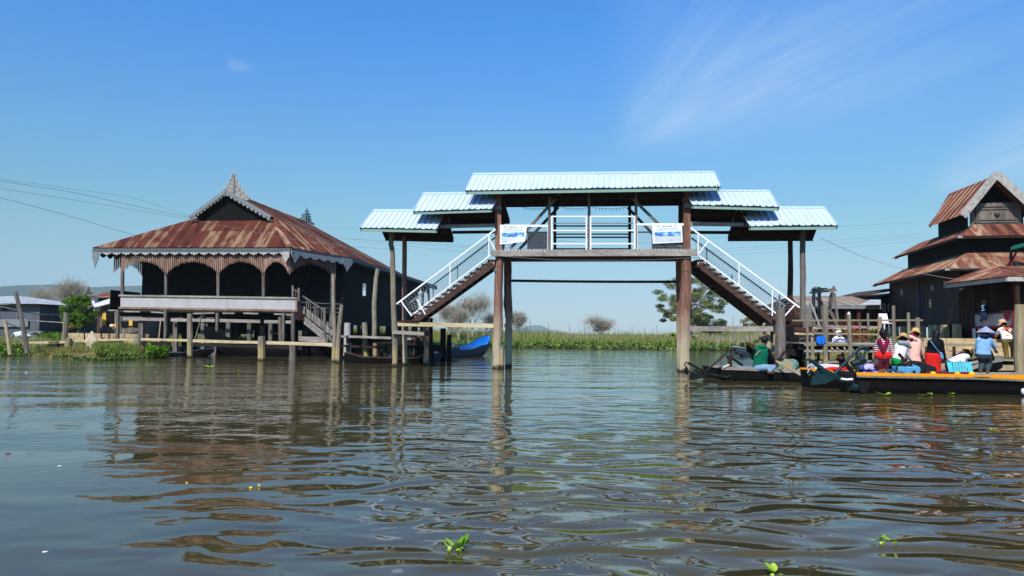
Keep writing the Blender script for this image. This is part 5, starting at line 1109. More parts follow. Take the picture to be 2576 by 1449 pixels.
# rough timbers under the right landing, between bridge and jetty
lt=thing('timber_platform','dark low timber platform under the right bridge stair','platform',V(A(2000,870,31).x,31.5,0))
for (x0,y0,x1,y1,h,mat,dy) in ((1990,828,2036,830,10,'wood_red',3),(1985,838,2042,842,6,'wood_pale_x',2.6),(2000,846,2040,846,8,'wood_brown',2.4),(1990,868,2036,872,14,'wood_dark_x',1.2),(1985,885,2032,890,16,'wood_dark_x',1.0),(2020,889,2060,893,6,'wood_grey_x',.8)):
    a=A(x0,y0,Yj+dy);b=A(x1,y1,Yj+dy); mb=MB(); mb.beam(a,b,.3,h/FPX*Yj); mb.build('beam',mat,lt)
for x,y0,w_ in ((1990,820,12),(2004,850,9),(1972,850,8),(2008,870,14)): p=A(x,y0,Yj+1.8); mb=MB(); r=w_/FPX*31; mb.beam(V(p.x,p.y,-.7),p,r,r); mb.build('post','wood_dark',lt)
# stone steps in front of the monastery
st=thing('stone_steps','broad beige stone steps rising from the jetty to the monastery','steps',V(A(2440,880,31).x,32,1))
for k,(Y0,zt) in enumerate(((30.0,.92),(31.0,1.10),(32.2,1.3),(33.6,1.5),(35.0,1.68))):
    mb=MB(); x0=A(2312+k*3,870,Y0).x-(.6 if k<3 else 0); nb=11; x=x0
    while x<x0+10:
        w_=rng.uniform(.7,1.3); mb.box((x+w_/2,Y0+.7,zt-.3),(w_-.02,1.45+rng.uniform(-.03,.03),.6+rng.uniform(-.02,.02))); x+=w_
    mb.build('step','stone',st,bevel=.02)
for k in range(26):
    Y0=rng.choice((30.4,31.4,32.8)); z=.92 if Y0<31 else (1.1 if Y0<32 else 1.3); p=V(A(rng.uniform(2330,2560),880,Y0).x,Y0+rng.uniform(0,.4),z+.04); mb=MB(); mb.ball(p,(rng.uniform(.08,.2),rng.uniform(.08,.15),rng.uniform(.05,.12)),7,5)
    mb.build('stone','stone',None,'loose beige rock lying on the stone steps','rock','loose rocks on the stone steps')
# pots, chair, clothes
def leaves(mb,c,rx,ry,rz,n_,s0,s1,r=rng,updir=.3):
    for _ in range(n_):
        t=r.uniform(0,6.283); q=r.uniform(0,1)**.5; z=r.uniform(-1,1); p=Vector(c)+V(rx*q*math.cos(t)*math.sqrt(1-z*z*.6),ry*q*math.sin(t)*math.sqrt(1-z*z*.6),rz*z)
        L_=r.uniform(s0,s1); a=r.uniform(0,6.283); e=r.uniform(-.4,1.1); d=V(math.cos(a)*math.cos(e),math.sin(a)*math.cos(e),math.sin(e))*L_; w_=d.cross(V(r.uniform(-1,1),r.uniform(-1,1),r.uniform(-1,1))).normalized()*L_*.38
        mb.add([p,p+d*.5+w_,p+d,p+d*.5-w_],[(0,1,2,3)])
for k,(x,y,m1,lb) in enumerate(((2149,862,'leaf_floral','potted plant with orange flowers beside the round jetty post'),(2176,863,'leaf_floral','potted plant with red and orange leaves in the middle of the jetty'),(2199,863,'leaf_hyacinth','bushy green potted plant next to the woman in stripes'))):
    p=A(x,y,Yj+.9); t=thing('potted_plant',lb,'potted plant',p,'potted plants on the jetty deck'); mb=MB(); mb.tube([p,p+V(0,0,.15)],[.13,.18],10); mb.build('pot','wood_cut',t); mb=MB(); leaves(mb,p+V(0,0,.32),.32,.3,.2,130,.06,.13); mb.build('leaves',m1,t)
for k in range(14):
    p=A(2050+k*12.5+rng.uniform(-3,3),rng.uniform(826,829),Yj+3.0); mb=MB(); s_=rng.uniform(.08,.2); mb.box(p+V(0,0,.02),(s_*1.6,s_,s_),rng.uniform(0,3)); bm_=['stone','cloth_red','wood_cut','cloth_rag','cloth_beige','curtain_yellow','cloth_pink'][k%7]; mb.build('bundle',bm_,None,{'stone':'sandy','cloth_red':'bright red','wood_cut':'light brown','cloth_rag':'dark red','cloth_beige':'beige','curtain_yellow':'yellow','cloth_pink':'pale pink'}[bm_]+' small bundle laid along the '+('left' if k<7 else 'right')+' half of the jetty back rail','bundle','goods laid along the back rail of the jetty',bevel=.02)
# white chair
ch=thing('plastic_chair','white plastic chair behind the jetty rail near the tall post','chair',A(2231,838,Yj+1.6)); c=Vector(ch['_o']); mb=MB(); mb.box(c+V(0,0,.42),(.45,.42,.04)); mb.build('seat','plastic_white',ch,bevel=.01); mb=MB(); mb.prism([c+V(-.2,.2,.42),c+V(.2,.2,.42),c+V(.18,.3,.85),c+V(-.18,.3,.85)],(0,.03,0)); mb.build('backrest','plastic_white',ch)
for sx_ in (-.19,.19):
    for sy_ in (-.18,.18): mb=MB(); mb.beam(c+V(sx_*1.15,sy_*1.1,0),c+V(sx_,sy_,.42),.04,.04); mb.build('leg','plastic_white',ch)
# blue shirt hung on the jetty
p=A(2066,845,Yj-.12); mb=MB(); mb.prism([p+V(-.12,0,0),p+V(.12,0,0),p+V(.2,0,-.1),p+V(.17,0,-.3),p+V(.11,0,-.28),p+V(.1,0,-.34),p+V(.02,0,-.34),p+V(0,0,-.16),p+V(-.02,0,-.34),p+V(-.12,0,-.34),p+V(-.12,0,-.26),p+V(-.19,0,-.28),p+V(-.2,0,-.1)],(0,.06,0)); mb.build('hanging_clothes','cloth_blue',None,'bright blue child clothes hanging from the jetty rail','clothes',bevel=.004)
# ---------------------------------------------------------------- boats
rng=random.Random(31)
def boat(name,label,P0,P1,hw,sheer,mat='hull_black',inner='wood_dark_x',rim='wood_grey_x',rimh=.05,bot=-.25,keel=0.0,nose=.18,tail=.06,cat='boat',n_=26,floor=.12,wfun=None,band=None,thwarts=3,twmat=None):
    P0=Vector((*P0,0)); P1=Vector((*P1,0)); d=(P1-P0); L_=d.length; d.normalize(); s=V(-d.y,d.x,0)
    t=thing(name,label,cat,(P0+P1)/2)
    def hwf(u):
        w_=1.0
        if u<tail: w_=.72+.28*(u/tail)
        if u>1-nose: w_=max(.05,math.cos((u-1+nose)/nose*math.pi/2)**.7)
        return hw*w_
    def zs(u):
        for (u0,z0),(u1,z1) in zip(sheer,sheer[1:]):
            if u0<=u<=u1: q=(u-u0)/(u1-u0); q=q*q*(3-2*q); return z0+(z1-z0)*q
        return sheer[-1][1]
    def bz(u): return bot+max(0,(u-(1-nose*1.3))/(nose*1.3))**2*(zs(1)-bot)*.75 + max(0,.06-u)/.06*.12
    def sec(u,inn=0.0):
        c=P0+d*(L_*u); w_=max(.02,hwf(u)-inn); z1=zs(u); z0=bz(u)+inn*1.4 
        z0=min(z0,z1-.03)
        return [c+s*w_+V(0,0,z1),c+s*(w_*.93)+V(0,0,lerp(z0,z1,.5)),c+s*(w_*.72)+V(0,0,lerp(z0,z1,.12)),c+s*(w_*.4)+V(0,0,z0),c-s*(w_*.4)+V(0,0,z0),c-s*(w_*.72)+V(0,0,lerp(z0,z1,.12)),c-s*(w_*.93)+V(0,0,lerp(z0,z1,.5)),c-s*w_+V(0,0,z1)]
    us=[k/n_ for k in range(n_+1)]
    for nm_,inn,m_ in (('hull',0.0,mat),('inside',.035,inner)):
        mb=MB(); 
        for u in us: mb.v+=sec(u if inn==0 else min(max(u,.004),.985),inn)
        k8=8
        for i in range(n_):
            for k in range(7):
                q=i*8+k; mb.f.append((q,q+1,q+9,q+8) if inn==0 else (q,q+8,q+9,q+1))
        mb.f.append(tuple(range(7,-1,-1)) if inn==0 else tuple(range(8))); o=(n_)*8; mb.f.append(tuple(range(o,o+8)))
        h_=mb.build(nm_,m_,t,smooth=False)
        if inn==0: hull=h_
    for sg in (1,-1):
        mb=MB()
        for i in range(n_):
            u0,u1=us[i],us[i+1]; a=P0+d*(L_*u0)+s*(sg*(hwf(u0)))+V(0,0,zs(u0)+.01); b=P0+d*(L_*u1)+s*(sg*(hwf(u1)))+V(0,0,zs(u1)+.01); mb.beam(a,b,.07,rimh)
        mb.build('gunwale',rim if (sg<0 or not band) else 'wood_grey_x',t)
        if band and sg<0:
            mb=MB(); mb2=MB()
            for i in range(n_):
                u0,u1=us[i],us[i+1]; h0,h1=band(u0),band(u1)
                a=P0+d*(L_*u0)+s*(sg*(hwf(u0)+.03))+V(0,0,zs(u0)-h0/2); b=P0+d*(L_*u1)+s*(sg*(hwf(u1)+.03))+V(0,0,zs(u1)-h1/2); mb.beam(a,b,.03,h0,h1=h1)
                a=a-V(0,0,h0/2+.03)+s*(sg*.01); b=b-V(0,0,h1/2+.03)+s*(sg*.01); mb2.beam(a,b,.06,.06)
            mb.build('painted_band','hull_orange',t); mb2.build('rub_rail','hull_grey',t)
    mb=MB(); 
    for k in range(int(L_/.28)):
        u=.05+k*.28/L_
        if u>1-nose: break
        c=P0+d*(L_*u)+V(0,0,floor); w_=hwf(u)*.8; mb.beam(c-s*w_,c+s*w_,.25,.02)
    mb.build('floor_boards',inner,t)
    for k in range(thwarts):
        u=.15+k*.6/max(1,thwarts); c=P0+d*(L_*u)+V(0,0,zs(u)-.08); w_=hwf(u)*.95; mb=MB(); mb.beam(c-s*w_,c+s*w_,.16,.03); mb.build('thwart',twmat or inner,t)
    return t,(lambda u,v,z:P0+d*(L_*u)+s*v+V(0,0,z)),zs
def bar(par,nm_,pts,r,mat,Y,seg=7):
    mb=MB(); mb.tube([at(x,y,Y+ (q[0] if q else 0)) for x,y,*q in pts],r,seg); return mb.build(nm_,mat,par)
def plate(par,nm_,pix,mat,Y,th=.03):
    mb=MB(); mb.prism([at(x,y,Y) for x,y in pix],(0,th,0)); return mb.build(nm_,mat,par)
# main boat with the orange band
mbt,MP,mz=boat('longtail_boat','long black boat with an orange band and blue engine, nearest at the right',(10.45,22.15),(27,22.5),.66,[(0,.60),(.25,.58),(.55,.62),(.75,.80),(1,1.5)],'hull_black','wood_grey_x','hull_orange',.05,-.3,band=lambda u:.055+.23*min(1,max(0,(u-.22)/.4)),thwarts=0,n_=34,nose=.3,floor=.22)
plate(mbt,'stern_plate',[(2124,951),(2126,941),(2132,935),(2141,935),(2148,944),(2148,975),(2136,991),(2131,975)],'iron_dark',21.75,.5)
plate(mbt,'patch_panel',[(2160,975),(2163,959),(2191,961),(2180,990),(2165,988)],'iron_dark',21.44,.02)
plate(mbt,'faded_lettering',[(2452,944),(2494,943.5),(2493,940),(2453,940.5)],'mark_grey',21.43,.01)
def gear(par,Y,mat,G):
    plate(par,'rudder_fin',G['fin'],mat,Y-.05,.03)
    for p,r in G['bars']: bar(par,'tail_frame',p,r,mat if r>.02 else 'iron_dark',Y)
    bar(par,'drive_shaft',G['shaft'],G['sr'],mat,Y)
    pr=bar(par,'propeller_hub',G['hub'],.06,'iron_dark',Y)
    mb=MB(); c=at(*G['prop'],Y)
    for k in range(3):
        a=k*2.09+.5; tip=c+V(.03*math.cos(a),.2*math.cos(a)*.6,.2*math.sin(a)); w_=V(.07,.05,0); mb.add([c-w_*.3,c+w_*.3,lerp(c,tip,.6)+w_,tip,lerp(c,tip,.6)-w_],[(0,1,2,3,4)])
    mb.build('propeller','plastic_white' if G.get('white') else 'iron_dark',pr,solid=.012)
gear(mbt,21.9,'teal_dark',dict(fin=[(2039.7,969),(2044,946.5),(2058,941),(2074,939),(2100.5,952.4),(2075.6,966)],bars=[([(2027,923),(2026,908),(2033,904),(2042,907),(2070,926)],.04),([(2042,907),(2063,925),(2100,944),(2153,973)],.06)],shaft=[(2064,931),(2100,949),(2153,975)],sr=.055,hub=[(2030,940),(2037,934),(2046,938)],prop=(2035,928),white=True))
plate(mbt,'fin_web',[(2046,940),(2060,923),(2100,944),(2105,952),(2074,942)],'teal_dark',21.93,.03)
for p,r in (([(2099,941),(2160,877)],.045),([(2160,877),(2172,872.5),(2182,878)],.06),([(2181,878),(2186,884)],.03),([(2164,877),(2157,886),(2152,908)],.03),([(2179.6,878),(2170.8,905.5)],.035),([(2150,925),(2156,911),(2157,935)],.07),([(2142,915),(2177,905)],.09),([(2160,905),(2174,903)],.11)):
    bar(mbt,'steering_linkage',p,r,'teal_dark',21.9)
bar(mbt,'rudder_stock',[(2132,921),(2138,926),(2145,938),(2150,990)],.07,'iron_dark',21.8); bar(mbt,'white_grip',[(2116,953),(2130,955),(2145,954)],.035,'white_paint',21.6)
bar(mbt,'coupling',[(2140,972),(2156,976)],.12,'teal_dark',21.7); bar(mbt,'rudder_handle',[(2261,890),(2270,900),(2273,919)],.05,'wood_brown',22.0)
# engine
def engine(par,x0,x1,y0,y1,Y,m1,label=None):
    a=at(x0,y1,Y); b=at(x1,y0,Y); w_=b.x-a.x; h=b.z-a.z; c=(a+b)/2
    mb=MB(); mb.box(c+V(w_*.12,.2,-h*.08),(w_*.55,.42,h*.8)); e=mb.build('engine',m1,par,bevel=.03)
    mb=MB(); mb.box(c+V(-w_*.28,.2,0),(w_*.3,.35,h*.6)); mb.tube([c+V(w_*.3,.0,0),c+V(w_*.3,.4,0)],h*.42,12); mb.box(c+V(w_*.12,.2,h*.4),(w_*.35,.25,h*.2)); mb.build('engine_block',m1,e,bevel=.02)
    mb=MB(); mb.tube([c+V(-w_*.45,.1,h*.1),c+V(-w_*.35,.05,h*.55),c+V(0,.1,h*.5)],.03,6); mb.tube([c+V(.1,-.02,-h*.2),c+V(.16,-.02,-h*.2)],.05,8); mb.build('engine_pipe','iron_dark',e); return e
engine(mbt,2256,2319,918,943,21.95,'engine_blue')
bar(mbt,'hose',[(2238,940),(2244,928),(2252,934),(2258,925)],.03,'iron_dark',21.9); plate(mbt,'tool_tray',[(2245,943),(2255,943),(2262,930),(2243,930)],'engine_blue',22.1,.3)
# tarps, trays and a chair aboard
mb=MB(); leaves_=[]; 
for k in range(7): 
    a0=at(2278+k*9,938,22.1+.05*k); mb.tube([a0,a0+V(.08,.0,.22-.012*k*k+.05*k),a0+V(.4,.3,.30-.03*k)],[.14,.13,.08],8,.1,rng)
mb.build('tarpaulin','rubber',None,'folded black tarpaulin heaped behind the blue boat engine','tarpaulin')
for k,(x0,x1,lb) in enumerate(((2341,2406,'maroon tray with yellow corner beside the red skirt'),(2406,2451,'maroon tray with two yellow corners under the teal chair'))):
    t=thing('tray',lb,'tray',at((x0+x1)/2,944,21.9)); plate(t,'base','cloth_rag' and [(x0,943),(x1,944),(x1-4,936),(x0+4,935)],'cloth_rag',21.95,.35)
    for xx in ((x0+8,) if k==0 else (x0+4,x1-5)): mb=MB(); mb.prism([at(xx-9,943.5,21.85),at(xx+9,943.8,21.85),at(xx+3,935,21.85),at(xx-5,934.5,21.85)],(0,.03,0)); mb.build('corner','yellow',t)
chr_=thing('wooden_chair','pale teal slatted chair lying back in the orange banded boat','chair',at(2415,936,22.05)); 
c=[at(2392,937,22.0),at(2443.5,936,22.0),at(2439,912,22.35),at(2386,911,22.35)]
mb=MB(); 
for a,b in ((0,1),(2,3),(0,3),(1,2)): mb.beam(c[a],c[b],.10 if a in(0,2) else .08,.04)
mb.build('frame','plastic_teal',chr_)
for k in range(7): mb=MB(); t_=(k+.75)/7.5; mb.beam(c[0].lerp(c[1],t_),c[3].lerp(c[2],t_),.055,.025); mb.build('slat','plastic_teal',chr_)
mb=MB(); mb.prism([c[0]+V(0,.02,-.03),c[1]+V(0,.02,-.03),c[1]+V(0,.45,-.05),c[0]+V(0,.45,-.05)],(0,0,.03)); mb.build('seat','plastic_teal',chr_)
# second boat with gold rim behind it
b2,_,_=boat('longtail_boat','black boat with a narrow golden rim moored behind the orange banded boat',(9.9,24.0),(24.0,24.3),.62,[(0,.58),(.15,.52),(.3,.36),(1,.4)],'hull_black','wood_dark_x','hull_orange',.09,-.25,thwarts=0,n_=24,floor=.2)
for k,(dx,dz) in enumerate(((0,0),(.03,.06),(-.03,.12),(.02,.17))):
    p=at(2080+dx*40,926-dz*75*.55,23.6); mb=MB(); mb.box(p+V(0,.25,0),(.82-k*.03,.6,.05),.06*(k%2)); mb.build('foam_sheet','foam_white',None,['lowest','second','third','topmost'][k]+' of the white foam sheets stacked on the golden rimmed boat','foam sheet','white foam sheets stacked on the golden rimmed boat')
heap('red_bundle','cloth_red',at(2095,931,23.5),(.35,.2,.1),'flat red bundle beneath the white foam sheets','bundle',5,2)
# boat of the man in green
b3,_,_=boat('longtail_boat','weathered black boat of the man in the green jacket',(8.0,27.45),(18.5,26.9),.55,[(0,.46),(.3,.38),(.75,.34),(1,.9)],'hull_black','wood_dark_x','wood_grey_x',.12,-.25,thwarts=0,n_=22,tail=.02,nose=.2,floor=.2)
gear(b3,27.0,'iron_dark',dict(fin=[(1733,955.3),(1737,933),(1748,937),(1786,943),(1768,950),(1750,955.5)],bars=[([(1733,914),(1725,912),(1722,918),(1727,925)],.025),([(1731,912.5),(1780,939)],.045),([(1733,916),(1752,922),(1753,936)],.03)],shaft=[(1745,931),(1780,941),(1828,949.5)],sr=.05,hub=[(1722,930),(1730,932)],prop=(1727,930)))
for p,r in (([(1777,933),(1838.7,879)],.035),([(1776,940),(1778,930)],.06),([(1836,924),(1836,896)],.085),([(1834,900),(1843,877),(1852,878)],.03),([(1849,878),(1844,896)],.025),([(1828,899),(1842,894)],.07),([(1842,901),(1868,919)],.05),([(1852,884),(1848,900)],.02),([(1856,886),(1852,898)],.02),([(1826,952),(1836,944),(1841,956)],.04)): bar(b3,'steering_linkage',p,r,'iron_dark' if r!=.085 else 'wood_brown',27.0)
plate(b3,'seat_board',[(1859,929),(1903,932),(1900,925),(1862,923)],'engine_blue',27.2,.3); plate(b3,'deck',[(1797,924.5),(1850,927),(1850,922),(1800,920)],'wood_grey_x',27.3,.4); bar(b3,'white_strap',[(1820,924),(1834,918)],.035,'white_paint',26.95)
e=engine(b3,1953,1996,904,936,27.1,'engine_teal'); mb=MB(); cc=at(1990,919,27.0); mb.tube([cc-V(.1,.12,0),cc+V(.1,.12,0)],.24,16); mb.build('flywheel','engine_teal',b3)
mb=MB(); cc=at(1981,918,26.95); mb.tube([cc-V(.04,.1,0),cc+V(.05,.1,0)],.2,14); mb.build('flywheel','brass',b3)
bar(b3,'exhaust',[(1962,908),(1964,898),(1974,884),(1980,888),(1981,904)],.05,'wood_brown',27.3)
# paddle
mb=MB(); a=at(1951,908,26.6); b=at(2022,948,26.2); c=at(2039,961,26.1); mb.tube([a,b],[.035,.045],7); mb.prism([b+V(-.05,0,.03),b+V(.05,0,.08),c+V(.05,0,.02),c+V(-.02,0,-.12),b+V(-.1,0,-.06)],(0,.03,0)); mb.build('paddle','wood_pale',None,'long wooden paddle held by the man in the green jacket','paddle')
b4,_,_=boat('rowing_boat','low dark navy boat moored between the green jacket man and the jetty',(7.9,29.2),(12.5,29.0),.45,[(0,.42),(.1,.36),(.8,.3),(1,.35)],'hull_black','wood_dark_x','hull_black',.05,-.2,thwarts=2,n_=16,nose=.1)
# small boats beyond
b9,_,_=boat('rowing_boat','small pale rimmed boat behind the man in the green jacket',(22.3,60.0),(18.3,59.0),.55,[(0,.45),(.5,.4),(1,.8)],'hull_blue','inner_blue','tin_dull',.05,-.2,n_=14,nose=.3); bar(b9,'engine_mast',[(1866.6,878),(1866.6,862)],.16,'teal_dark',59.6); heap('engine_cover','rubber',at(1880,882,59.4),(.28,.2,.2),'black covered engine on the small pale rimmed boat','engine cover',9)
b10,_,_=boat('longtail_boat','orange edged boat with a pale teal inside under the right bridge stair',(15.2,31.0),(11.4,34.6),.42,[(0,.6),(.6,.62),(.82,.8),(1,1.35)],'hull_black','inner_teal','hull_orange',.1,-.2,n_=20,nose=.5)
b11,_,_=boat('longtail_boat','orange rimmed black boat moored along the jetty posts',(18.0,30.6),(12.9,31.6),.5,[(0,.55),(.6,.5),(1,.62)],'hull_black','wood_dark_x','hull_orange',.08,-.2,n_=14,nose=.2)
b12,_,_=boat('longtail_boat','dark narrow boat lying close against the front of the jetty',(12.8,27.7),(26,28.0),.5,[(0,.42),(.5,.4),(1,.8)],'hull_black','wood_dark_x','wood_beam_dark',.05,-.2,n_=16,nose=.2)
# blue boat by the left stair
b5,_,_=boat('longtail_boat','blue grey boat with a bright blue inside and raised bow left of the bridge post',(-4.75,46.9),(-1.7,55.2),.78,[(0,.55),(.35,.5),(.7,.8),(1,1.5)],'hull_blue','inner_blue','hull_blue',.06,-.25,n_=24,nose=.34,thwarts=5,twmat='hull_blue')
for k in range(9):
    x=1106+rng.uniform(-4,14); y=rng.uniform(868,893); bar(b5,'engine_clutter',[(x,y),(x+rng.uniform(-9,9),y+rng.uniform(-9,9))],rng.uniform(.06,.2),'iron_dark',46.6)
bar(b5,'engine',[(1118,880),(1128,879)],.3,'rubber',47.5); bar(b5,'fuel_can',[(1138,873),(1146,872)],.25,'teal_dark',48.3); bar(b5,'crate',[(1149,874),(1155,873)],.22,'iron_dark',48.9)
# dark boats round the house
boat('rowing_boat','low dark boat moored beneath the bridge outer posts',(-9.0,38.6),(-4.55,39.2),.5,[(0,.55),(.25,.3),(.7,.26),(1,.36)],'hull_black','wood_dark_x','wood_beam_dark',.05,-.2,n_=18,nose=.25,tail=.2)
boat('rowing_boat','second low dark boat with a blue tint behind the bridge outer posts',(-6.9,40.6),(-3.9,40.4),.45,[(0,.45),(.5,.33),(1,.5)],'hull_blue','wood_dark_x','wood_beam_dark',.05,-.2,n_=12)
boat('old_boat','big black boat with its bow raised high under the old house',(-14.2,46.6),(-20.4,47.3),1.0,[(0,.9),(.5,1.0),(1,1.9)],'hull_black','hull_black','hull_black',.06,-.3,n_=20,nose=.4,thwarts=0)
boat('old_boat','second black boat with a raised bow stored behind the veranda stilts',(-12.0,48.6),(-17.2,49.0),.9,[(0,.8),(.5,.85),(1,1.55)],'hull_black','hull_black','hull_black',.06,-.3,n_=18,nose=.35,thwarts=0)
boat('rowing_boat','long flat dark boat with a pale blue end at the edge of the left bank',(-24.4,46.4),(-18.9,45.4),.5,[(0,.28),(.6,.2),(1,.5)],'hull_black','hull_blue','hull_blue',.04,-.2,n_=14,nose=.2)
mb=MB(); c=at(2575,985,21.3); mb.ball(c,(.07,.07,.1),9,7); mb.build('float','plastic_white',None,'white float hanging at the hull at the right edge of the picture','float')
# ---------------------------------------------------------------- people
KS=0.765; PU=1/KS
rng=random.Random(5)
def rc(mb,a,b,ra,rb,flat=1.0,seg=12):
    """rounded tapered limb"""
    a=Vector(a);b=Vector(b); d=(b-a); L_=d.length or 1e-4; d=d/L_; pts=[];rr=[]
    for q in (-1,-.75,-.4,0): pts.append(a+d*(ra*q)); rr.append(ra*math.sqrt(max(.02,1-q*q)))
    pts.append(a.lerp(b,.5)); rr.append((ra+rb)/2)
    for q in (0,.4,.75,1): pts.append(b+d*(rb*q)); rr.append(rb*math.sqrt(max(.02,1-q*q)))
    mb.tube(pts,rr,seg,flat=1.0)
def torso(mb,pts,wd,dp):
    """elliptical trunk: pts centre line, wd half widths across x, dp half depths"""
    seg=16; vs=[]; n_=len(pts)
    for i,p in enumerate(pts):
        d=(pts[min(i+1,n_-1)]-pts[max(i-1,0)]).normalized(); a=TSIDE; a=(a-d*a.dot(d)).normalized(); b=d.cross(a)
        for k in range(seg): t=2*math.pi*k/seg; vs.append(p+a*(wd[i]*math.cos(t))+b*(dp[i]*math.sin(t)))
    mb.add(vs,[(i*seg+k,i*seg+(k+1)%seg,(i+1)*seg+(k+1)%seg,(i+1)*seg+k) for i in range(n_-1) for k in range(seg)]+[tuple(range(seg-1,-1,-1)),tuple((n_-1)*seg+k for k in range(seg))])
TSIDE=V(1,0,0)
def hand(mb,w,el):
    d=(w-el).normalized(); s=d.cross(V(0,1,.2)).normalized(); nrm=s.cross(d)
    palm=w+d*(.05*PU); rc(mb,w,palm,.022*PU,.03*PU); 
    for k,(o,l) in enumerate(((-1.5,.062),(-.5,.072),(.5,.068),(1.5,.055))):
        b=palm+s*(o*.017*PU); m_=b+d*(l*.55*PU)+nrm*(-.006*PU); e=m_+d*(l*.35*PU)-nrm*(.022*PU); rc(mb,b,m_,.0095*PU,.009*PU,seg=7); rc(mb,m_,e,.009*PU,.007*PU,seg=7)
    b=w+d*.02*PU; m_=b-s*.04*PU+d*.03*PU; rc(mb,b,m_,.012*PU,.010*PU,seg=7); rc(mb,m_,m_+d*.03*PU-nrm*.01*PU,.010*PU,.008*PU,seg=7)
def person(label,Y,J,shirt='cloth_white',lower=('trousers','cloth_black'),hair='hair',hat=None,face=V(0,1,0),skinm='skin',hairlen=0,extras=None,sw=.175,ww=.13,hw_=.16,sleeve=1.0,slr=.048,gs=1.0):
    """J holds picture positions and depth offsets in metres: head, neck, waist, pelvis, arms [(sh,el,wr)], legs [(hip,knee,ankle)]"""
    global TSIDE,PU
    PU=1/KS*gs
    P=lambda q:at(q[0],q[1],Y+(q[2]*PU if len(q)>2 else 0))
    head=P(J['head']); neck=P(J['neck']); waist=P(J['waist']); pelvis=P(J['pelvis']); arms=[[P(q) for q in a] for a in J['arms']]; legs=[[P(q) for q in a] for a in J['legs']]
    allp=[pelvis]+[l[2] for l in legs]; base=V(pelvis.x,pelvis.y,min(p.z for p in allp)-.06*PU)
    t=thing('person',label,'person',base)
    shm=sum((a[0] for a in arms),V(0,0,0))/len(arms) if arms else neck; TSIDE=(arms[1][0]-arms[0][0]).normalized() if len(arms)>1 else V(1,0,0)
    chest=neck.lerp(waist,.38)
    fwd=Vector(face).normalized(); side=fwd.cross(V(0,0,1)).normalized(); upv=(head-neck).normalized()
    mb=MB(); u_=PU
    mb.ball(head+upv*.02*u_,(.078*u_,.09*u_,.105*u_),14,10); rc(mb,head-upv*.05*u_+fwd*.02*u_,head-upv*.075*u_+fwd*.035*u_,.055*u_,.042*u_)
    rc(mb,head+fwd*.09*u_-upv*.0*u_,head+fwd*.103*u_-upv*.03*u_,.010*u_,.016*u_,seg=7)
    rc(mb,head+fwd*.088*u_-upv*.058*u_+side*.02*u_,head+fwd*.088*u_-upv*.058*u_-side*.02*u_,.008*u_,.008*u_,seg=7)
    for s_ in (-1,1): mb.ball(head+side*(s_*.08*u_),(.02*u_,.02*u_,.03*u_),7,5); 
    rc(mb,neck-upv*.03*u_,head-upv*.06*u_,.055*u_,.05*u_)
    torso(mb,[neck-upv*.01*u_,neck.lerp(chest,.35),chest,waist,pelvis,pelvis-V(0,0,.07*u_)],[.05*u_,(sw-.03)*u_,(sw-.035)*u_,(ww-.02)*u_,(hw_-.02)*u_,.10*u_],[.045*u_,.075*u_,.095*u_,.085*u_,.10*u_,.07*u_])
    for a in arms:
        rc(mb,a[0],a[1],.046*u_,.037*u_); rc(mb,a[1],a[2],.037*u_,.025*u_); hand(mb,a[2],a[1])
    for l in legs:
        rc(mb,l[0],l[1],.078*u_,.052*u_); rc(mb,l[1],l[2],.052*u_,.034*u_); f=V(fwd.x,fwd.y,0).normalized(); rc(mb,l[2]-V(0,0,.03*u_)-f*.03*u_,l[2]-V(0,0,.045*u_)+f*.13*u_,.034*u_,.026*u_)
    mb.build('body',skinm,t,remesh=.0095*u_)
    for s_ in (-1,1):
        m2=MB(); m2.ball(head+fwd*.082*u_+side*(s_*.03*u_)+upv*.012*u_,(.012*u_,.012*u_,.009*u_),7,5); m2.build('eye','hair',t)
    # shirt
    mb=MB(); torso(mb,[neck-upv*.035*u_,neck.lerp(chest,.3),chest,waist,pelvis+(waist-pelvis)*.1],[.065*u_,sw*u_,(sw-.012)*u_,(ww+.008)*u_,(hw_+.012)*u_],[.06*u_,.095*u_,.115*u_,.105*u_,.12*u_])
    for a in arms:
        rc(mb,neck.lerp(a[0],.5),a[0],.07*u_,.066*u_); rc(mb,a[0],a[1],.064*u_,(slr+.004)*u_)
        if sleeve>0: rc(mb,a[1],a[1].lerp(a[2],.9*sleeve),(slr+.002)*u_,(slr-.01)*u_)
    mb.build('shirt',shirt,t,remesh=.013*u_)
    kind,lm=lower
    mb=MB()
    if kind=='trousers':
        torso(mb,[waist.lerp(pelvis,.2),pelvis,pelvis-V(0,0,.09*u_)],[(ww+.005)*u_,(hw_+.008)*u_,(hw_*.8)*u_],[.1*u_,.12*u_,.09*u_])
        for l in legs: rc(mb,l[0],l[1],.094*u_,.07*u_); rc(mb,l[1],l[1].lerp(l[2],.92),.07*u_,.058*u_)
        mb.build('trousers',lm,t,remesh=.014*u_)
    else:
        ks=sum((l[1] for l in legs),V(0,0,0))/len(legs); an=sum((l[2] for l in legs),V(0,0,0))/len(legs)
        torso(mb,[waist.lerp(pelvis,.1),pelvis,pelvis.lerp(ks,.5),ks,an+V(0,0,.05)],[(ww+.0)*u_,(hw_+.015)*u_,(hw_+.012)*u_,(hw_)*u_,(hw_+.0)*u_],[.1*u_,.13*u_,.125*u_,.125*u_,.13*u_]); mb.build('skirt',lm,t,remesh=.016*u_)
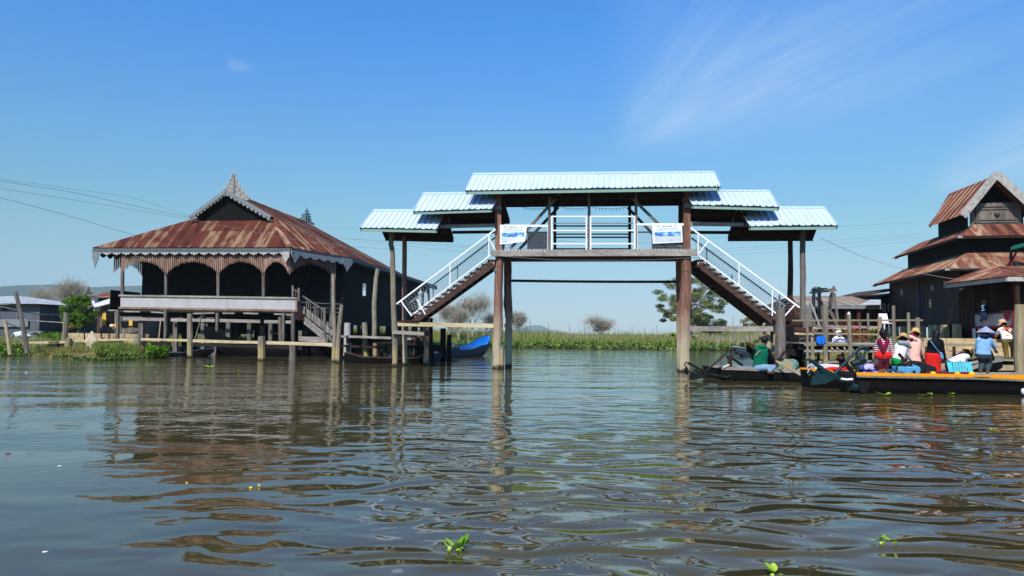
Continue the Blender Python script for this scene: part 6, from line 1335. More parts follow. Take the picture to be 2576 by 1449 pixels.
    # hair
    if hair:
        mb=MB(); mb.ball(head+upv*.035*u_-fwd*.014*u_,(.088*u_,.098*u_,.10*u_),14,9); 
        if hairlen: 
            rc(mb,head-fwd*.03*u_,neck-fwd*.055*u_-upv*(hairlen-.05)*u_,.085*u_,.06*u_)
        if hair=='bun': mb.ball(head+upv*.14*u_-fwd*.02*u_,(.045*u_,.045*u_,.045*u_),10,8); rc(mb,head-fwd*.04*u_,neck-fwd*.05*u_,.07*u_,.05*u_)
        mb.build('hair','hair_grey' if hair=='grey' else 'hair',t,remesh=.012*u_)
    if hat:
        k_,hm,c_,R_,tilt=hat; c=P(c_); q=Matrix.Rotation(R(tilt[0]),3,'X')@Matrix.Rotation(R(tilt[1]),3,'Y'); seg=28; prof={'straw':[(.001,.115),(.05,.112),(.082,.09),(.09,.04),(.095,.0),(R_*.75,-.012),(R_,-.035)],'cone':[(.001,.17),(.01,.162),(R_*.5,.085),(R_*.97,.0),(R_,-.02)],'bucket':[(.001,.10),(.06,.098),(.082,.085),(.09,.03),(.094,.0),(R_*.8,-.02),(R_,-.055)]}[k_]
        vs=[];
        for r_,z in prof:
            for j in range(seg): a=2*math.pi*j/seg; wob=(.022*math.sin(3*a+1)+.012*math.sin(5*a))*max(0,(r_-.1)/max(.01,R_-.1)) if k_=='straw' else 0; vs.append(c+q@V(r_*math.cos(a)*u_,r_*math.sin(a)*u_,(z+wob)*u_))
        mb=MB(); mb.add(vs,[(i*seg+j,i*seg+(j+1)%seg,(i+1)*seg+(j+1)%seg,(i+1)*seg+j) for i in range(len(prof)-1) for j in range(seg)]); h_=mb.build('hat',hm,t,smooth=True,solid=.006)
        if k_!='cone':
            mb=MB(); vs=[]
            for r_,z in ((.093,.005),(.0935,.03),(.089,.03),(.089,.005)):
                for j in range(seg): a=2*math.pi*j/seg; vs.append(c+q@V(r_*1.03*math.cos(a)*u_,r_*1.03*math.sin(a)*u_,z*u_))
            mb.add(vs,[(i*seg+j,i*seg+(j+1)%seg,((i+1)%4)*seg+(j+1)%seg,((i+1)%4)*seg+j) for i in range(4) for j in range(seg)]); mb.build('hat_band','cloth_red' if k_=='bucket' else 'cloth_rag',h_)
    for e in (extras or []):
        nm_,pts,r_,m_=e; mb=MB(); Q=[P(q) for q in pts]
        rl=r_ if isinstance(r_,list) else [r_]*len(Q)
        for i in range(len(Q)-1): rc(mb,Q[i],Q[i+1],rl[i]*u_,rl[i+1]*u_,seg=8)
        mb.build(nm_,m_,t,remesh=.008*u_)
    return t
# man in green, sitting with his back to us
person('man in a green jacket and jeans sitting in the black boat with his back turned',26.9,dict(head=(1923,858),neck=(1917,873,0),waist=(1913,906,.02),pelvis=(1912,924,.05),
  arms=[((1900,880,0),(1896,900,.12),(1903,916,.28)),((1930,880,.02),(1938,898,.08),(1951,911,.12))],legs=[((1905,926,.0),(1932,925,-.12),(1950,933,.12)),((1921,926,-.05),(1946,924,.05),(1936,934,-.22))]),
  'cloth_green',('trousers','cloth_denim'),'hair',None,V(.85,.5,-.05),gs=1.15,extras=[('hood',[(1912,872,-.05),(1922,872,-.05)],.06,'cloth_green'),('shoulder_strap',[(1902,893,-.13),(1912,882,-.13)],.012,'wood_cut'),('sleeve',[(1930,881,.0),(1938,898,.07),(1948,909,.11)],[.074,.06,.052],'cloth_black'),('sleeve',[(1899,881,.0),(1895,900,.11)],[.068,.058],'cloth_black')],sw=.20,ww=.17,hw_=.18)
Yp=23.9
person('woman with a hair bun, maroon scarf and red and white striped top',Yp,dict(head=(2221,841),neck=(2223,853,0),waist=(2221,888,0),pelvis=(2221,902,0),
  arms=[((2209,860,0),(2204,880,.05),(2202,899,.12)),((2237,859,0),(2243,880,.04),(2248,903,.08))],legs=[((2214,905,0),(2212,935,.02),(2212,962,0)),((2228,905,0),(2228,935,.03),(2228,962,0))]),
  'stripe_maroon',('trousers','cloth_maroon'),'bun',None,V(.1,1,0),extras=[('scarf',[(2212,858,-.09),(2222,880,-.15),(2222,888,-.15)],[.06,.05,.03],'cloth_scarf'),('scarf',[(2232,858,-.09),(2224,880,-.15)],[.06,.05],'cloth_scarf'),('scarf',[(2212,857,-.04),(2223,853,.08),(2233,857,-.04)],[.055,.05,.055],'cloth_scarf'),('sash',[(2212,894,-.02),(2231,894,-.02)],.12,'cloth_red')])
person('woman in a straw hat, white top and bright green trousers leaning forward',Yp,dict(head=(2273,853,.1),neck=(2270,865,.06),waist=(2262,897,-.02),pelvis=(2259,908,-.05),
  arms=[((2256,872,0),(2252,890,.08),(2258,904,.22)),((2276,872,.05),(2282,892,.12),(2290,905,.2))],legs=[((2253,910,0),(2252,938,.03),(2252,962,0)),((2266,910,0),(2266,938,.03),(2266,962,0))]),
  'cloth_white',('trousers','cloth_greenbright'),'hair',('straw','straw_ring',(2272,849,.08),.175,(-12,14)),V(.5,.9,-.3),extras=[('neck_cloth',[(2264,862,-.05),(2280,864,-.04),(2290,874,-.02)],[.06,.07,.04],'cloth_grey')])
person('woman in a straw hat with pink scarf and pale pink blouse behind the blue engine',Yp+.5,dict(head=(2303,842,.1),neck=(2301,853,.05),waist=(2299,894,0),pelvis=(2300,910,0),
  arms=[((2289,860,.05),(2286,880,.12),(2292,898,.2)),((2311,859,0),(2314,878,.02),(2318,893,.12))],legs=[((2293,912,0),(2293,938,.03),(2293,962,0)),((2308,912,0),(2308,938,.03),(2308,962,0))]),
  'cloth_pink',('skirt','cloth_pink'),'hair',('straw','straw',(2303,836,.1),.17,(-8,12)),V(.6,.8,-.2),extras=[('head_scarf',[(2296,842,.02),(2293,852,-.02)],.06,'cloth_scarf'),('head_scarf',[(2292,848,-.02),(2304,855,-.04)],[.06,.05],'cloth_pink')])
person('woman with long black hair, black top and long red skirt',Yp-.2,dict(head=(2356,842,0),neck=(2354,855,0),waist=(2350,882,0),pelvis=(2347,893,0),
  arms=[((2340,861,0),(2337,880,.08),(2340,896,.2)),((2367,860,0),(2372,884,.03),(2378,905,.1))],legs=[((2340,896,0),(2339,920,.02),(2339,945,0)),((2354,896,0),(2355,920,.02),(2355,945,0))]),
  'cloth_black',('skirt','cloth_red'),'hair',None,V(.75,.6,0),hairlen=.14,extras=[('bag_strap',[(2341,857,-.13),(2352,873,-.15),(2364,888,-.12)],.014,'engine_blue'),('shoulder_bag',[(2366,890,-.04),(2369,899,-.04)],.05,'engine_blue')],hw_=.19,ww=.15)
person('person in a white top bending low over the teal chair',Yp-.3,dict(head=(2438,891,.1),neck=(2429,897,.08),waist=(2401,909,0),pelvis=(2389,917,0),
  arms=[((2420,907,-.1),(2428,921,-.1),(2437,930,-.05)),((2424,903,.12),(2432,920,.14),(2442,930,.12))],legs=[((2387,921,-.08),(2392,938,-.05),(2386,960,-.05)),((2388,921,.1),(2394,938,.1),(2388,960,.1))]),
  'cloth_white',('trousers','cloth_navy'),'hair',('straw','straw',(2436,884,.1),.15,(0,48)),V(.8,.3,-.6),extras=[('scarf',[(2404,897,.1),(2420,890,.12)],[.04,.07],'wood_red')],sw=.19,ww=.16)
person('person in a light blue shirt, grey trousers and conical hat',22.9,dict(head=(2478,838,.05),neck=(2476,849,.02),waist=(2474,882,0),pelvis=(2474,893,0),
  arms=[((2462,856,0),(2458,876,.06),(2463,892,.2)),((2489,855,0),(2499,869,.06),(2504,880,.14))],legs=[((2467,896,0),(2471,912,.10),(2466,930,0)),((2484,896,0),(2489,912,.10),(2484,931,-.02))]),
  'cloth_ltblue',('trousers','cloth_slate'),'hair',('cone','cone_hat',(2480,837.5,.05),.215,(-6,6)),V(.4,.9,-.1),extras=[('scarf',[(2471,845,-.06),(2484,845,-.06)],.055,'cloth_navy'),('black_bag',[(2494,884,.02),(2496,902,.02)],[.02,.06],'cloth_black')],sw=.185,ww=.16,hw_=.175)
person('person in a checked orange shirt and olive trousers standing on the planks',27.4,dict(head=(2524,817,.15),neck=(2527,826,.1),waist=(2535,846,0),pelvis=(2536,854,0),
  arms=[((2515,831,.08),(2508,842,.2),(2506,846,.3)),((2547,831,.05),(2552,846,.15),(2540,850,.28))],legs=[((2528,858,0),(2530,879,.03),(2533,900,0)),((2545,858,0),(2549,879,.03),(2549,900,0))]),
  'cloth_plaid',('trousers','cloth_olive'),'hair',('straw','straw_pink',(2522,813,.15),.15,(-20,-8)),V(-.5,.9,-.3),extras=[('bag_strap',[(2530,828,-.06),(2552,846,-.1)],.014,'cloth_black')],sw=.20,ww=.17,hw_=.18)
person('person in grey at the right edge of the picture behind the tall jetty post',27.3,dict(head=(2590,815,.0),neck=(2590,826,0),waist=(2590,852,0),pelvis=(2590,862,0),
  arms=[((2577,833,0),(2572,848,.05),(2574,862,.1)),((2604,833,0),(2608,848,.05),(2606,862,.1))],legs=[((2584,865,0),(2584,885,.02),(2584,902,0)),((2596,865,0),(2596,885,.02),(2596,902,0))]),'cloth_grey',('trousers','cloth_grey'),'hair')
person('grey haired person in a lilac striped shirt crouching at the orange banded stern',22.3,dict(head=(2201,914,.05),neck=(2192,919,.03),waist=(2172,930,0),pelvis=(2163,938,0),
  arms=[((2186,925,-.1),(2200,937,-.08),(2213,936,-.04)),((2188,922,.1),(2203,934,.14),(2217,932,.16))],legs=[((2163,943,-.08),(2178,944,-.05),(2168,955,-.02)),((2163,943,.1),(2178,944,.14),(2168,955,.12))]),
  'stripe_lilac',('trousers','cloth_navy'),'grey',None,V(.85,-.2,-.5),sw=.16,ww=.15,sleeve=.4)
person('person in a black hat with red band, sitting in red clothes behind boat gear',24.0,dict(head=(2116,907,0),neck=(2117,918,0),waist=(2120,936,.0),pelvis=(2120,943,.0),
  arms=[((2107,924,0),(2102,936,.05),(2108,944,.15)),((2130,923,0),(2136,934,.05),(2130,942,.15))],legs=[((2113,948,0),(2108,942,.25),(2110,957,.35)),((2127,948,0),(2132,942,.25),(2130,957,.35))]),
  'cloth_red',('trousers','cloth_black'),'hair',('bucket','cloth_black',(2115,902,0),.135,(-5,8)),V(.1,1,-.1),extras=[('dark_shawl',[(2104,918,-.06),(2117,921,-.09),(2128,918,-.04)],[.05,.06,.05],'cloth_black')],sw=.17,ww=.15)
person('person wrapped in white squatting on the jetty behind the rails',29.9,dict(head=(2110,842,0),neck=(2109,849,0),waist=(2108,862,.02),pelvis=(2108,866,.02),
  arms=[((2101,852,0),(2098,860,.08),(2104,864,.2)),((2118,852,0),(2126,860,.05),(2134,863,.1))],legs=[((2103,868,0),(2101,859,.2),(2103,869,.22)),((2114,868,0),(2118,859,.2),(2116,869,.22))]),
  'tarp_white',('trousers','tarp_white'),'hair',('bucket','plastic_white',(2110,839.5,0),.10,(0,0)),V(0,1,-.2),extras=[('shawl',[(2102,852,-.04),(2112,856,-.08),(2134,860,-.04)],[.07,.09,.06],'tarp_white')],sw=.2,ww=.19,hw_=.2)
person('dark clothed person sitting on the monastery porch rail above the notice board',35.4,dict(head=(2476,760,0),neck=(2476,767,0),waist=(2475,782,0),pelvis=(2475,790,0),
  arms=[((2469,771,0),(2467,779,.04),(2470,787,.1)),((2483,771,0),(2485,779,.04),(2482,787,.1))],legs=[((2471,792,-.05),(2472,795,-.25),(2474,806,-.25)),((2479,792,-.05),(2479,795,-.25),(2480,806,-.25))]),
  'cloth_black',('trousers','cloth_navy'),'hair',None,V(-.3,-.9,0),extras=[('shirt_stripe',[(2470,770,-.13),(2476,768,-.13)],.02,'cloth_ltblue'),('shirt_stripe',[(2470,781,-.13),(2476,780,-.13)],.02,'cloth_ltblue'),('shirt_stripe',[(2471,774,-.13),(2473,775,-.13)],.03,'cloth_ltblue')])
person('tiny person in a white shirt far off on the bank, seen between the house stilts',92,dict(head=(930,844,0),neck=(930,846.6,0),waist=(929.5,855,0),pelvis=(929.5,859,0),
  arms=[((927,849,0),(926,854,0),(926.5,859,.05)),((933,849,0),(934,854,0),(933,859,.05))],legs=[((928,860,0),(928,866,0),(928,874,0)),((931,860,0),(931,866,0),(931,874,0))]),'cloth_white',('trousers','cloth_navy'),'hair',None,V(0,-1,0))
# ---------------------------------------------------------------- vegetation
nr=np.random.default_rng(3); rng=random.Random(77)
def blades(name,pts,h0,h1,wd,lean,mat,label,cat,kind='stuff'):
    """one mesh of many bent grass blades standing at pts (n,3)"""
    n_=len(pts); h=nr.uniform(h0,h1,n_)*nr.uniform(.6,1,n_); a=nr.uniform(0,6.283,n_); ln=nr.uniform(.05,lean,n_)*h; w_=wd*nr.uniform(.6,1.3,n_); b=nr.uniform(0,6.283,n_)
    px,py=np.cos(b)*w_/2,np.sin(b)*w_/2; dx,dy=np.cos(a)*ln,np.sin(a)*ln; v=np.zeros((n_,5,3)); P=np.asarray(pts)
    v[:,0]=P+np.stack([-px,-py,0*h],1); v[:,1]=P+np.stack([px,py,0*h],1); m_=P+np.stack([dx*.35,dy*.35,h*.6],1); v[:,2]=m_+np.stack([px*.8,py*.8,0*h],1); v[:,3]=m_-np.stack([px*.8,py*.8,0*h],1); v[:,4]=P+np.stack([dx,dy,h],1)
    i=np.arange(n_)*5; f=np.concatenate([np.stack([i,i+1,i+2],1),np.stack([i,i+2,i+3],1),np.stack([i+3,i+2,i+4],1)])
    return npmesh(name,v.reshape(-1,3),f,mat,label=label,cat=cat,kind=kind)
def scatter(n_,fx_,zoff=0.0,zmin=0.0,clump=0.0):
    P=fx_(n_)
    if clump: P=P[(np.sin(P[:,0]*clump*1.7+np.cos(P[:,1]*clump)*2)+np.sin(P[:,1]*clump*1.3+P[:,0]*.5*clump))>nr.uniform(-1.8,1.4,len(P))]
    z=ground_z(P[:,0],P[:,1]); k=z>zmin; return np.stack([P[k,0],P[k,1],z[k]+zoff],1)
def band(x0,x1,y0,y1): return lambda n_:np.stack([nr.uniform(x0,x1,n_),nr.uniform(y0,y1,n_)],1)
def fan(px0,px1,Y0,Y1):
    def f(n_):
        Y=nr.uniform(Y0,Y1,n_); px=nr.uniform(px0,px1,n_); return np.stack([(px-1288)/1789*Y,Y],1)
    return f
# far bank: water hyacinth at the edge, grass, then dry reeds
def leafpatch(name,P,s0,s1,h0,h1,mat,label,cat='water plants',kind='stuff',parent=None):
    """small upright rounded leaves on short stalks"""
    n_=len(P); s=nr.uniform(s0,s1,n_); h=nr.uniform(h0,h1,n_); a=nr.uniform(0,6.283,n_); tl=nr.uniform(.2,1.2,n_)
    ux=np.stack([-np.sin(a),np.cos(a),0*a],1); uz=np.stack([np.cos(a)*np.cos(tl),np.sin(a)*np.cos(tl),np.sin(tl)],1); c=np.asarray(P)+np.stack([0*h,0*h,h],1)
    ring=[(0,-.1),(.42,.15),(.5,.5),(.32,.85),(0,1.0),(-.32,.85),(-.5,.5),(-.42,.15)]
    v=np.stack([c+ux*(s*q[0])[:,None]+uz*(s*q[1])[:,None] for q in ring],1); v=v.reshape(n_,8,3); i=np.arange(n_)*8
    f=np.concatenate([np.stack([i,i+1,i+2,i+3],1),np.stack([i,i+3,i+4,i+5],1),np.stack([i,i+5,i+6,i+7],1)]); return npmesh(name,v.reshape(-1,3),f,mat,label=label,cat=cat,kind=kind,parent=parent,origin=parent['_o'] if parent else (0,0,0))
edge=[wp(905,881),wp(1000,879),wp(1060,871),wp(1200,869),wp(1300,874.5),wp(1500,878),wp(1750,881.5),wp(1860,882),wp(1960,880)]
def along(n_,poly,back0,back1):
    k=nr.integers(0,len(poly)-1,n_); t=nr.uniform(0,1,n_); A_=np.array(poly); p=A_[k]+(A_[k+1]-A_[k])*t[:,None]; d=nr.uniform(0,1,n_)**.8*(back1-back0)+back0; q=p*(1+d/np.hypot(p[:,0],p[:,1]))[:,None]; return q
q=along(15000,edge,-1.2,7); q=np.stack([q[:,0],q[:,1],np.maximum(ground_z(q[:,0],q[:,1]),0.02)],1); leafpatch('water_hyacinth',q,.16,.34,.02,.32,'leaf_hyacinth','mat of water hyacinth along the far bank under the bridge')
q=along(26000,edge,1.5,16); q=np.stack([q[:,0],q[:,1],np.maximum(ground_z(q[:,0],q[:,1]),0.02)],1); dd=np.hypot(q[:,0],q[:,1]); blades('grass',q,.5,1.25,.07,.5,'leaf_grass','tall green grass behind the water hyacinth on the far bank','grass')
q=along(30000,edge,8,40); q=np.stack([q[:,0],q[:,1],np.maximum(ground_z(q[:,0],q[:,1]),0.02)],1); k=(np.sin(q[:,0]*.45)+np.sin(q[:,0]*.17+2)+.3*np.sin(q[:,0]*1.4))>nr.uniform(-2.2,1.2,len(q)); blades('reeds',q[k][::2],.8,2.6,.07,.35,'leaf_grass','tall green reeds on the far bank between the bridge posts','reeds'); blades('reeds',q[k][1::2],.8,2.2,.07,.35,'leaf_dry','tall uneven reeds on the far bank between the bridge posts','reeds')
q=along(20000,edge,10,70); q=np.stack([q[:,0],q[:,1],np.maximum(ground_z(q[:,0],q[:,1]),0.02)],1); blades('dry_reeds',q,1.0,2.0,.05,.3,'leaf_reed','dry straw coloured reeds behind the green bank','reeds')
q=scatter(16000,fan(1700,2020,84,140),0,0); blades('dry_reeds',q,1.0,1.9,.07,.25,'leaf_reed','pale dry reeds behind the right bridge post','reeds')
q=scatter(9000,fan(820,1100,66,130),0,0); blades('reeds',q,.8,1.9,.08,.4,'leaf_grass','green reeds seen through the stilts of the old house','reeds')
# left bank
q=scatter(26000,fan(-80,430,40.5,62),0,.12,clump=.9); blades('grass',q,.06,.22,.03,.8,'leaf_grass','short trampled grass on the left bank','grass')
q=scatter(9000,fan(-60,250,56,68),0,.2); q=q[(q[:,0]/q[:,1]*1789+1288)>100]; blades('grass',q,.3,.7,.05,.5,'leaf_bright','bright green taller grass strip before the orange bush','grass')
q=scatter(2500,fan(-80,330,44,60),0,.2,clump=1.7); blades('dead_brush',q,.15,.45,.03,1.2,'leaf_reed','dry brush scattered on the left bank','brush')
EL=[wp(-60,893),wp(60,893.5),wp(110,898),wp(230,907),wp(330,904),wp(400,898),wp(425,890)]
q=along(3600,EL,-.5,1.0); q=np.stack([q[:,0],q[:,1],np.maximum(ground_z(q[:,0],q[:,1]),0.01)],1); leafpatch('water_hyacinth',q,.05,.13,.0,.10,'leaf_hyacinth','low water plants along the edge of the left bank')
q=scatter(5200,fan(240,352,39.6,43.8),0,-.3); q[:,2]=np.maximum(q[:,2],0); blades('weeds',q,.25,.65,.03,.8,'leaf_grass','yellow green weed clump at the water edge right of the beige cloth','weeds')
q=scatter(1100,fan(262,340,39.3,42.0),0,-.3); q[:,2]=np.maximum(q[:,2],0); leafpatch('weeds',q,.08,.16,.02,.3,'leaf_hyacinth','broad leaved weeds around the yellow green clump','weeds')
q=scatter(600,fan(375,428,42,43.8),0,-.9); q[:,2]=np.maximum(q[:,2],0); leafpatch('weeds',q,.12,.24,.05,.55,'leaf_bright','dark green broad leaved weeds beside the third walkway post','weeds')
q=scatter(2600,fan(80,230,40.5,43.5),0,-.3); q[:,2]=np.maximum(q[:,2],0); blades('weeds',q,.1,.35,.03,.9,'leaf_dry','dry and green weeds under the left end of the walkway','weeds')
q=scatter(700,fan(-40,60,42,45),0,-.3); q[:,2]=np.maximum(q[:,2],0); leafpatch('weeds',q,.08,.18,.03,.3,'leaf_bright','green weeds round the leaning poles','weeds')
q=scatter(4500,fan(430,760,52,74),0,.1); blades('grass',q,.2,.6,.05,.6,'leaf_grass','grass seen between the stilts under the house','grass')
q=scatter(6000,fan(2000,2330,33,60),0,.3); blades('grass',q,.1,.35,.04,.6,'leaf_grass','short grass behind the jetty','grass')
# floating scraps of water hyacinth
def floater(x,y,size,n_,label,group=None,bulbs=2,brown=False):
    c=wat(x,y); t=thing('floating_plant',label,'floating plant',c,group); mb=MB()
    for k in range(n_):
        a=rng.uniform(0,6.283); tl=rng.uniform(.05,.95 if bulbs else .35); L_=size*rng.uniform(.35,.6); b=c+V(math.cos(a)*size*rng.uniform(0,.35),math.sin(a)*size*rng.uniform(0,.3),.01+size*.06); dr=V(math.cos(a)*math.cos(tl),math.sin(a)*math.cos(tl),math.sin(tl)); s_=V(-math.sin(a),math.cos(a),0); up_=dr.cross(s_)
        vs=[]; 
        for i in range(5):
            for j in range(-2,3):
                u=i/4; w_=math.sin(math.pi*(.12+.83*u))**.7*.36; vs.append(b+dr*(L_*u)+s_*(L_*w_*j/2)-up_*(L_*.10*(j/2)**2)*-1+up_*(L_*.10*u*u))
        mb.add(vs,[(i*5+j,i*5+j+1,(i+1)*5+j+1,(i+1)*5+j) for i in range(4) for j in range(4)])
    mb.build('leaves','leaf_float' if not brown else 'leaf_dry',t,smooth=True)
    mb=MB()
    for k in range(bulbs): a=rng.uniform(0,6.283); mb.ball(c+V(math.cos(a)*size*.25,math.sin(a)*size*.22,size*.05),(size*.11,size*.09,size*.1),9,7)
    if bulbs: mb.build('stalks','bulb_green',t,smooth=True)
    return t
floater(1146,1384,.19,7,'nearest clump of floating water hyacinth left of centre',bulbs=4); f_=floater(1136,1392,.09,3,'small brown rotting leaf beside the nearest floating clump',bulbs=1,brown=True)
floater(2216,1366,.12,3,'left half of the floating water hyacinth at the lower right',bulbs=2); floater(2246,1368,.12,3,'right half of the floating water hyacinth at the lower right',bulbs=1)
floater(1952,1447,.15,5,'floating leaves cut off by the bottom edge of the picture',bulbs=1)
for x,y,s_,lb in ((527,926,.55,'small weed clump floating before the dark boats under the house'),(601,932,.2,'pale leaf floating under the walkway'),(655,938,.25,'leaf floating below the walkway post'),(2222,996,.5,'yellow green leaf floating along the orange banded boat'),(2320,997,.35,'pale leaves floating under the teal chair'),(2346,996,.4,'small weed floating beside the orange banded boat'),(2397,993,.3,'little leaves floating under the conical hat'),(1915,977,.18,'small leaf floating in the green reflection'),(1971,978,.14,'tiny leaf floating right of the green reflection'),(1482,921,.5,'far leaf floating in mid channel'),(2497,1084,.2,'yellow green leaf floating at the far right'),(2503,1146,.12,'tiny leaf floating near the right edge'),(1849,1382,.04,'tiny scrap floating at the bottom centre'),(1371,939,.3,'small dark weed drifting under the bridge'),(948,985,.22,'yellow leaf drifting left of the bridge'),(1040,1056,.1,'tiny yellow leaf in the middle of the left water')):
    floater(x,y,s_*.75,4,lb,'small scraps of weed floating on the channel',bulbs=0)
for x,y,r_,lb in ((631,1227,.022,'pale bulb floating left of centre'),(652,1221,.018,'smaller pale bulb beside the first'),(470,1215,.016,'single pale bulb further left'),(113,1388,.022,'white scrap at the lower left'),(1171,1214,.012,'tiny pale speck in mid water'),(66,936,.05,'white speck far left'),(150,1172,.03,'white speck in the left water')):
    c=wat(x,y,.004); mb=MB(); mb.ball(c,(r_,r_*.8,r_*(.7 if lb.startswith(('pale','small','single')) else .2)),8,6); mb.build('floating_bulb','curtain_yellow' if 'bulb' in lb else 'foam_white',None,lb+' on the water','floating debris')
# ---------------------------------------------------------------- trees
def crown_leaves(mb_v,mb_f,c,r,n_,s0,s1,flat=1.0):
    d=nr.normal(size=(n_,3)); d/=np.linalg.norm(d,axis=1)[:,None]; q=nr.uniform(0,1,n_)**.45; P=np.array(c)+d*(q*r)[:,None]*np.array([1,1,flat])
    s=nr.uniform(s0,s1,n_); a=nr.normal(size=(n_,3)); a[:,2]*=.5; a/=np.linalg.norm(a,axis=1)[:,None]; b=np.cross(a,nr.normal(size=(n_,3))); b/=np.linalg.norm(b,axis=1)[:,None]
    v=np.stack([P-a*s[:,None],P+b*(s*.45)[:,None],P+a*s[:,None],P-b*(s*.45)[:,None]],1); mb_v.append(v.reshape(-1,3))
def finish_leaves(name,vl,mat,parent):
    v=np.concatenate(vl); i=np.arange(len(v)//4)*4; return npmesh(name,v,np.stack([i,i+1,i+2,i+3],1),mat,parent=parent,origin=parent['_o'])
def branch(mb,p,d,L_,r,depth,spread,tips,seg=5,kids=(2,3),wig=.12,minr=.01,up_=.1):
    n_=4; pts=[p]; q=p
    for k in range(n_):
        d=(d+V(rng.uniform(-1,1),rng.uniform(-1,1),rng.uniform(-.6,1)*.8+up_)*wig).normalized(); q=q+d*(L_/n_); pts.append(q)
    mb.tube(pts,[lerp(r,r*.6,k/n_) for k in range(n_+1)],seg if r>.03 else 3,cap=False)
    tips.append((q,depth))
    if depth<=0: return
    for k in range(rng.randint(*kids)):
        a=V(rng.uniform(-1,1),rng.uniform(-1,1),rng.uniform(-.2,.8)).normalized(); nd=(d*(1-spread)+a*spread+V(0,0,up_)).normalized(); branch(mb,pts[-1-rng.randint(0,1)],nd,L_*rng.uniform(.62,.85),max(minr,r*.6),depth-1,spread,tips,seg,kids,wig,minr,up_)
def twigs(vl,c,r,n_):
    P=np.array(c)+nr.normal(size=(n_,3))*r*.45; d=(P-np.array(c))+np.array([0,0,.35*r])+nr.normal(size=(n_,3))*.15*r; d/=np.linalg.norm(d,axis=1)[:,None]; L_=nr.uniform(.25,.7,n_)*r; w_=np.cross(d,nr.normal(size=(n_,3))); w_/=np.linalg.norm(w_,axis=1)[:,None]; w_*=.011
    vl.append(np.stack([P-w_,P+w_,P+d*L_[:,None]+w_*.5,P+d*L_[:,None]-w_*.5],1).reshape(-1,3))
def bare_tree(x,yb,yt,Y,label,depth=6,mat='bark_pale',spread=.5,r=.12,kids=(2,3),wd=None):
    b=at(x,yb,Y); b.z=gz(b.x,b.y)-.1; top=at(x,yt,Y); H=top.z-b.z; t=thing('bare_tree',label,'tree',b,'leafless trees on the far banks'); mb=MB(); tips=[]
    branch(mb,b,V(0,0,1),H*.3,r,depth,spread,tips,kids=kids,minr=.02,up_=.22); z=max(p[0].z for p in tips); k=H/(z-b.z); mb.v=[b+V((v.x-b.x)*(wd or k),(v.y-b.y)*(wd or k),(v.z-b.z)*k) for v in mb.v]; mb.build('trunk',mat,t); f_=(wd or k); vl=[]; T_=[b+V((q_.x-b.x)*f_,(q_.y-b.y)*f_,(q_.z-b.z)*k) for q_,_ in tips if q_.z>b.z+(z-b.z)*.25][:500]
    for q_ in T_: twigs(vl,q_,H*.16,int(3400/max(1,len(T_)))+4)
    finish_leaves('twigs',vl,'leaf_bare',t); return t
bare_tree(1190,852,747,104,'tall bare tree behind the blue boat',7,wd=1.6); bare_tree(1128,855,776,100,'thin bare tree close to the old house roof end',6,wd=1.3); bare_tree(1218,850,790,108,'low bare tree just left of the bridge post',6,wd=1.5); bare_tree(1155,852,785,98,'smaller bare tree between the two taller ones',6,wd=1.4)
bare_tree(1303,850,782,110,'dense grey bare tree right of the left bridge post',6,kids=(3,4),wd=1.3); bare_tree(1511,846,800,128,'round grey leafless bush alone on the horizon',6,kids=(3,4),spread=.75,wd=2.2); bare_tree(166,815,716,95,'bare tree behind the round green tree on the left',7,kids=(2,3)); bare_tree(112,815,737,100,'bare tree behind the pale roofed barn',6); bare_tree(140,815,768,110,'low bare tree over the small grey house',5)
# brushwood masses behind the blue boat
for x,y,Y,rx,rz,m_,lb in ((1110,818,106,3.2,1.6,'leaf_reed','dry brushwood behind the bridge stair foot'),(1170,825,110,4.2,1.2,'leaf_reed','dry brushwood under the tall bare tree'),(1510,824,128,2.8,2.2,'leaf_bare','thin twigs of the round grey bush'),(1303,825,112,1.8,1.9,'leaf_bare','grey twiggy undergrowth right of the left bridge post')):
    t=thing('dry_shrub',lb,'shrub',V(at(x,y,Y).x,Y,.3)); vl=[]; 
    for k in range(26): c=at(x,y,Y)+V(rng.uniform(-1,1)*rx,rng.uniform(-1,1)*2,rng.uniform(-1,.9)*rz*.7); crown_leaves(vl,None,c,.75,60,.04,.12)
    finish_leaves('twigs',vl,m_,t)
def leafy(name,x,y,Y,rx,rz,nc,cr,nl,s0,s1,mat,label,yb=None,trunk=None,cat='tree',flat=.7,gap=.35,lobes=None):
    c0=at(x,y,Y); base=V(c0.x,c0.y,gz(c0.x,c0.y)-.05); t=thing(name,label,cat,base); vl=[]; cs=[]
    for k in range(nc*3):
        a=rng.uniform(0,6.283); q=rng.uniform(0.25,1)**.6; z=rng.uniform(-1,1); w_=math.sqrt(max(0,1-z*z*.85)); c=c0+V(math.cos(a)*q*rx*w_,math.sin(a)*q*rx*w_*.8,z*rz)
        if all((c-o).length>cr*gap*1.8 for o in cs): cs.append(c)
        if len(cs)>=nc: break
    for c in cs: crown_leaves(vl,None,c,cr*rng.uniform(.7,1.15),nl,s0,s1,flat)
    finish_leaves('crown',vl,mat,t)
    if trunk:
        mb=MB(); mb.tube([base,base+V(.1,0,(c0.z-base.z)*.35),base+V(0,0,(c0.z-base.z)*.7)],[trunk,trunk*.8,trunk*.6],8,.08,rng)
        for c in cs[:int(len(cs)*.7)]:
            s_=base+V(0,0,(c0.z-base.z)*rng.uniform(.5,.95)); mb.tube([s_,s_.lerp(c,.5)+V(rng.uniform(-.2,.2),0,.2),c],[trunk*.4,trunk*.22,.03],5)
        mb.build('trunk','bark_pale',t)
    return t
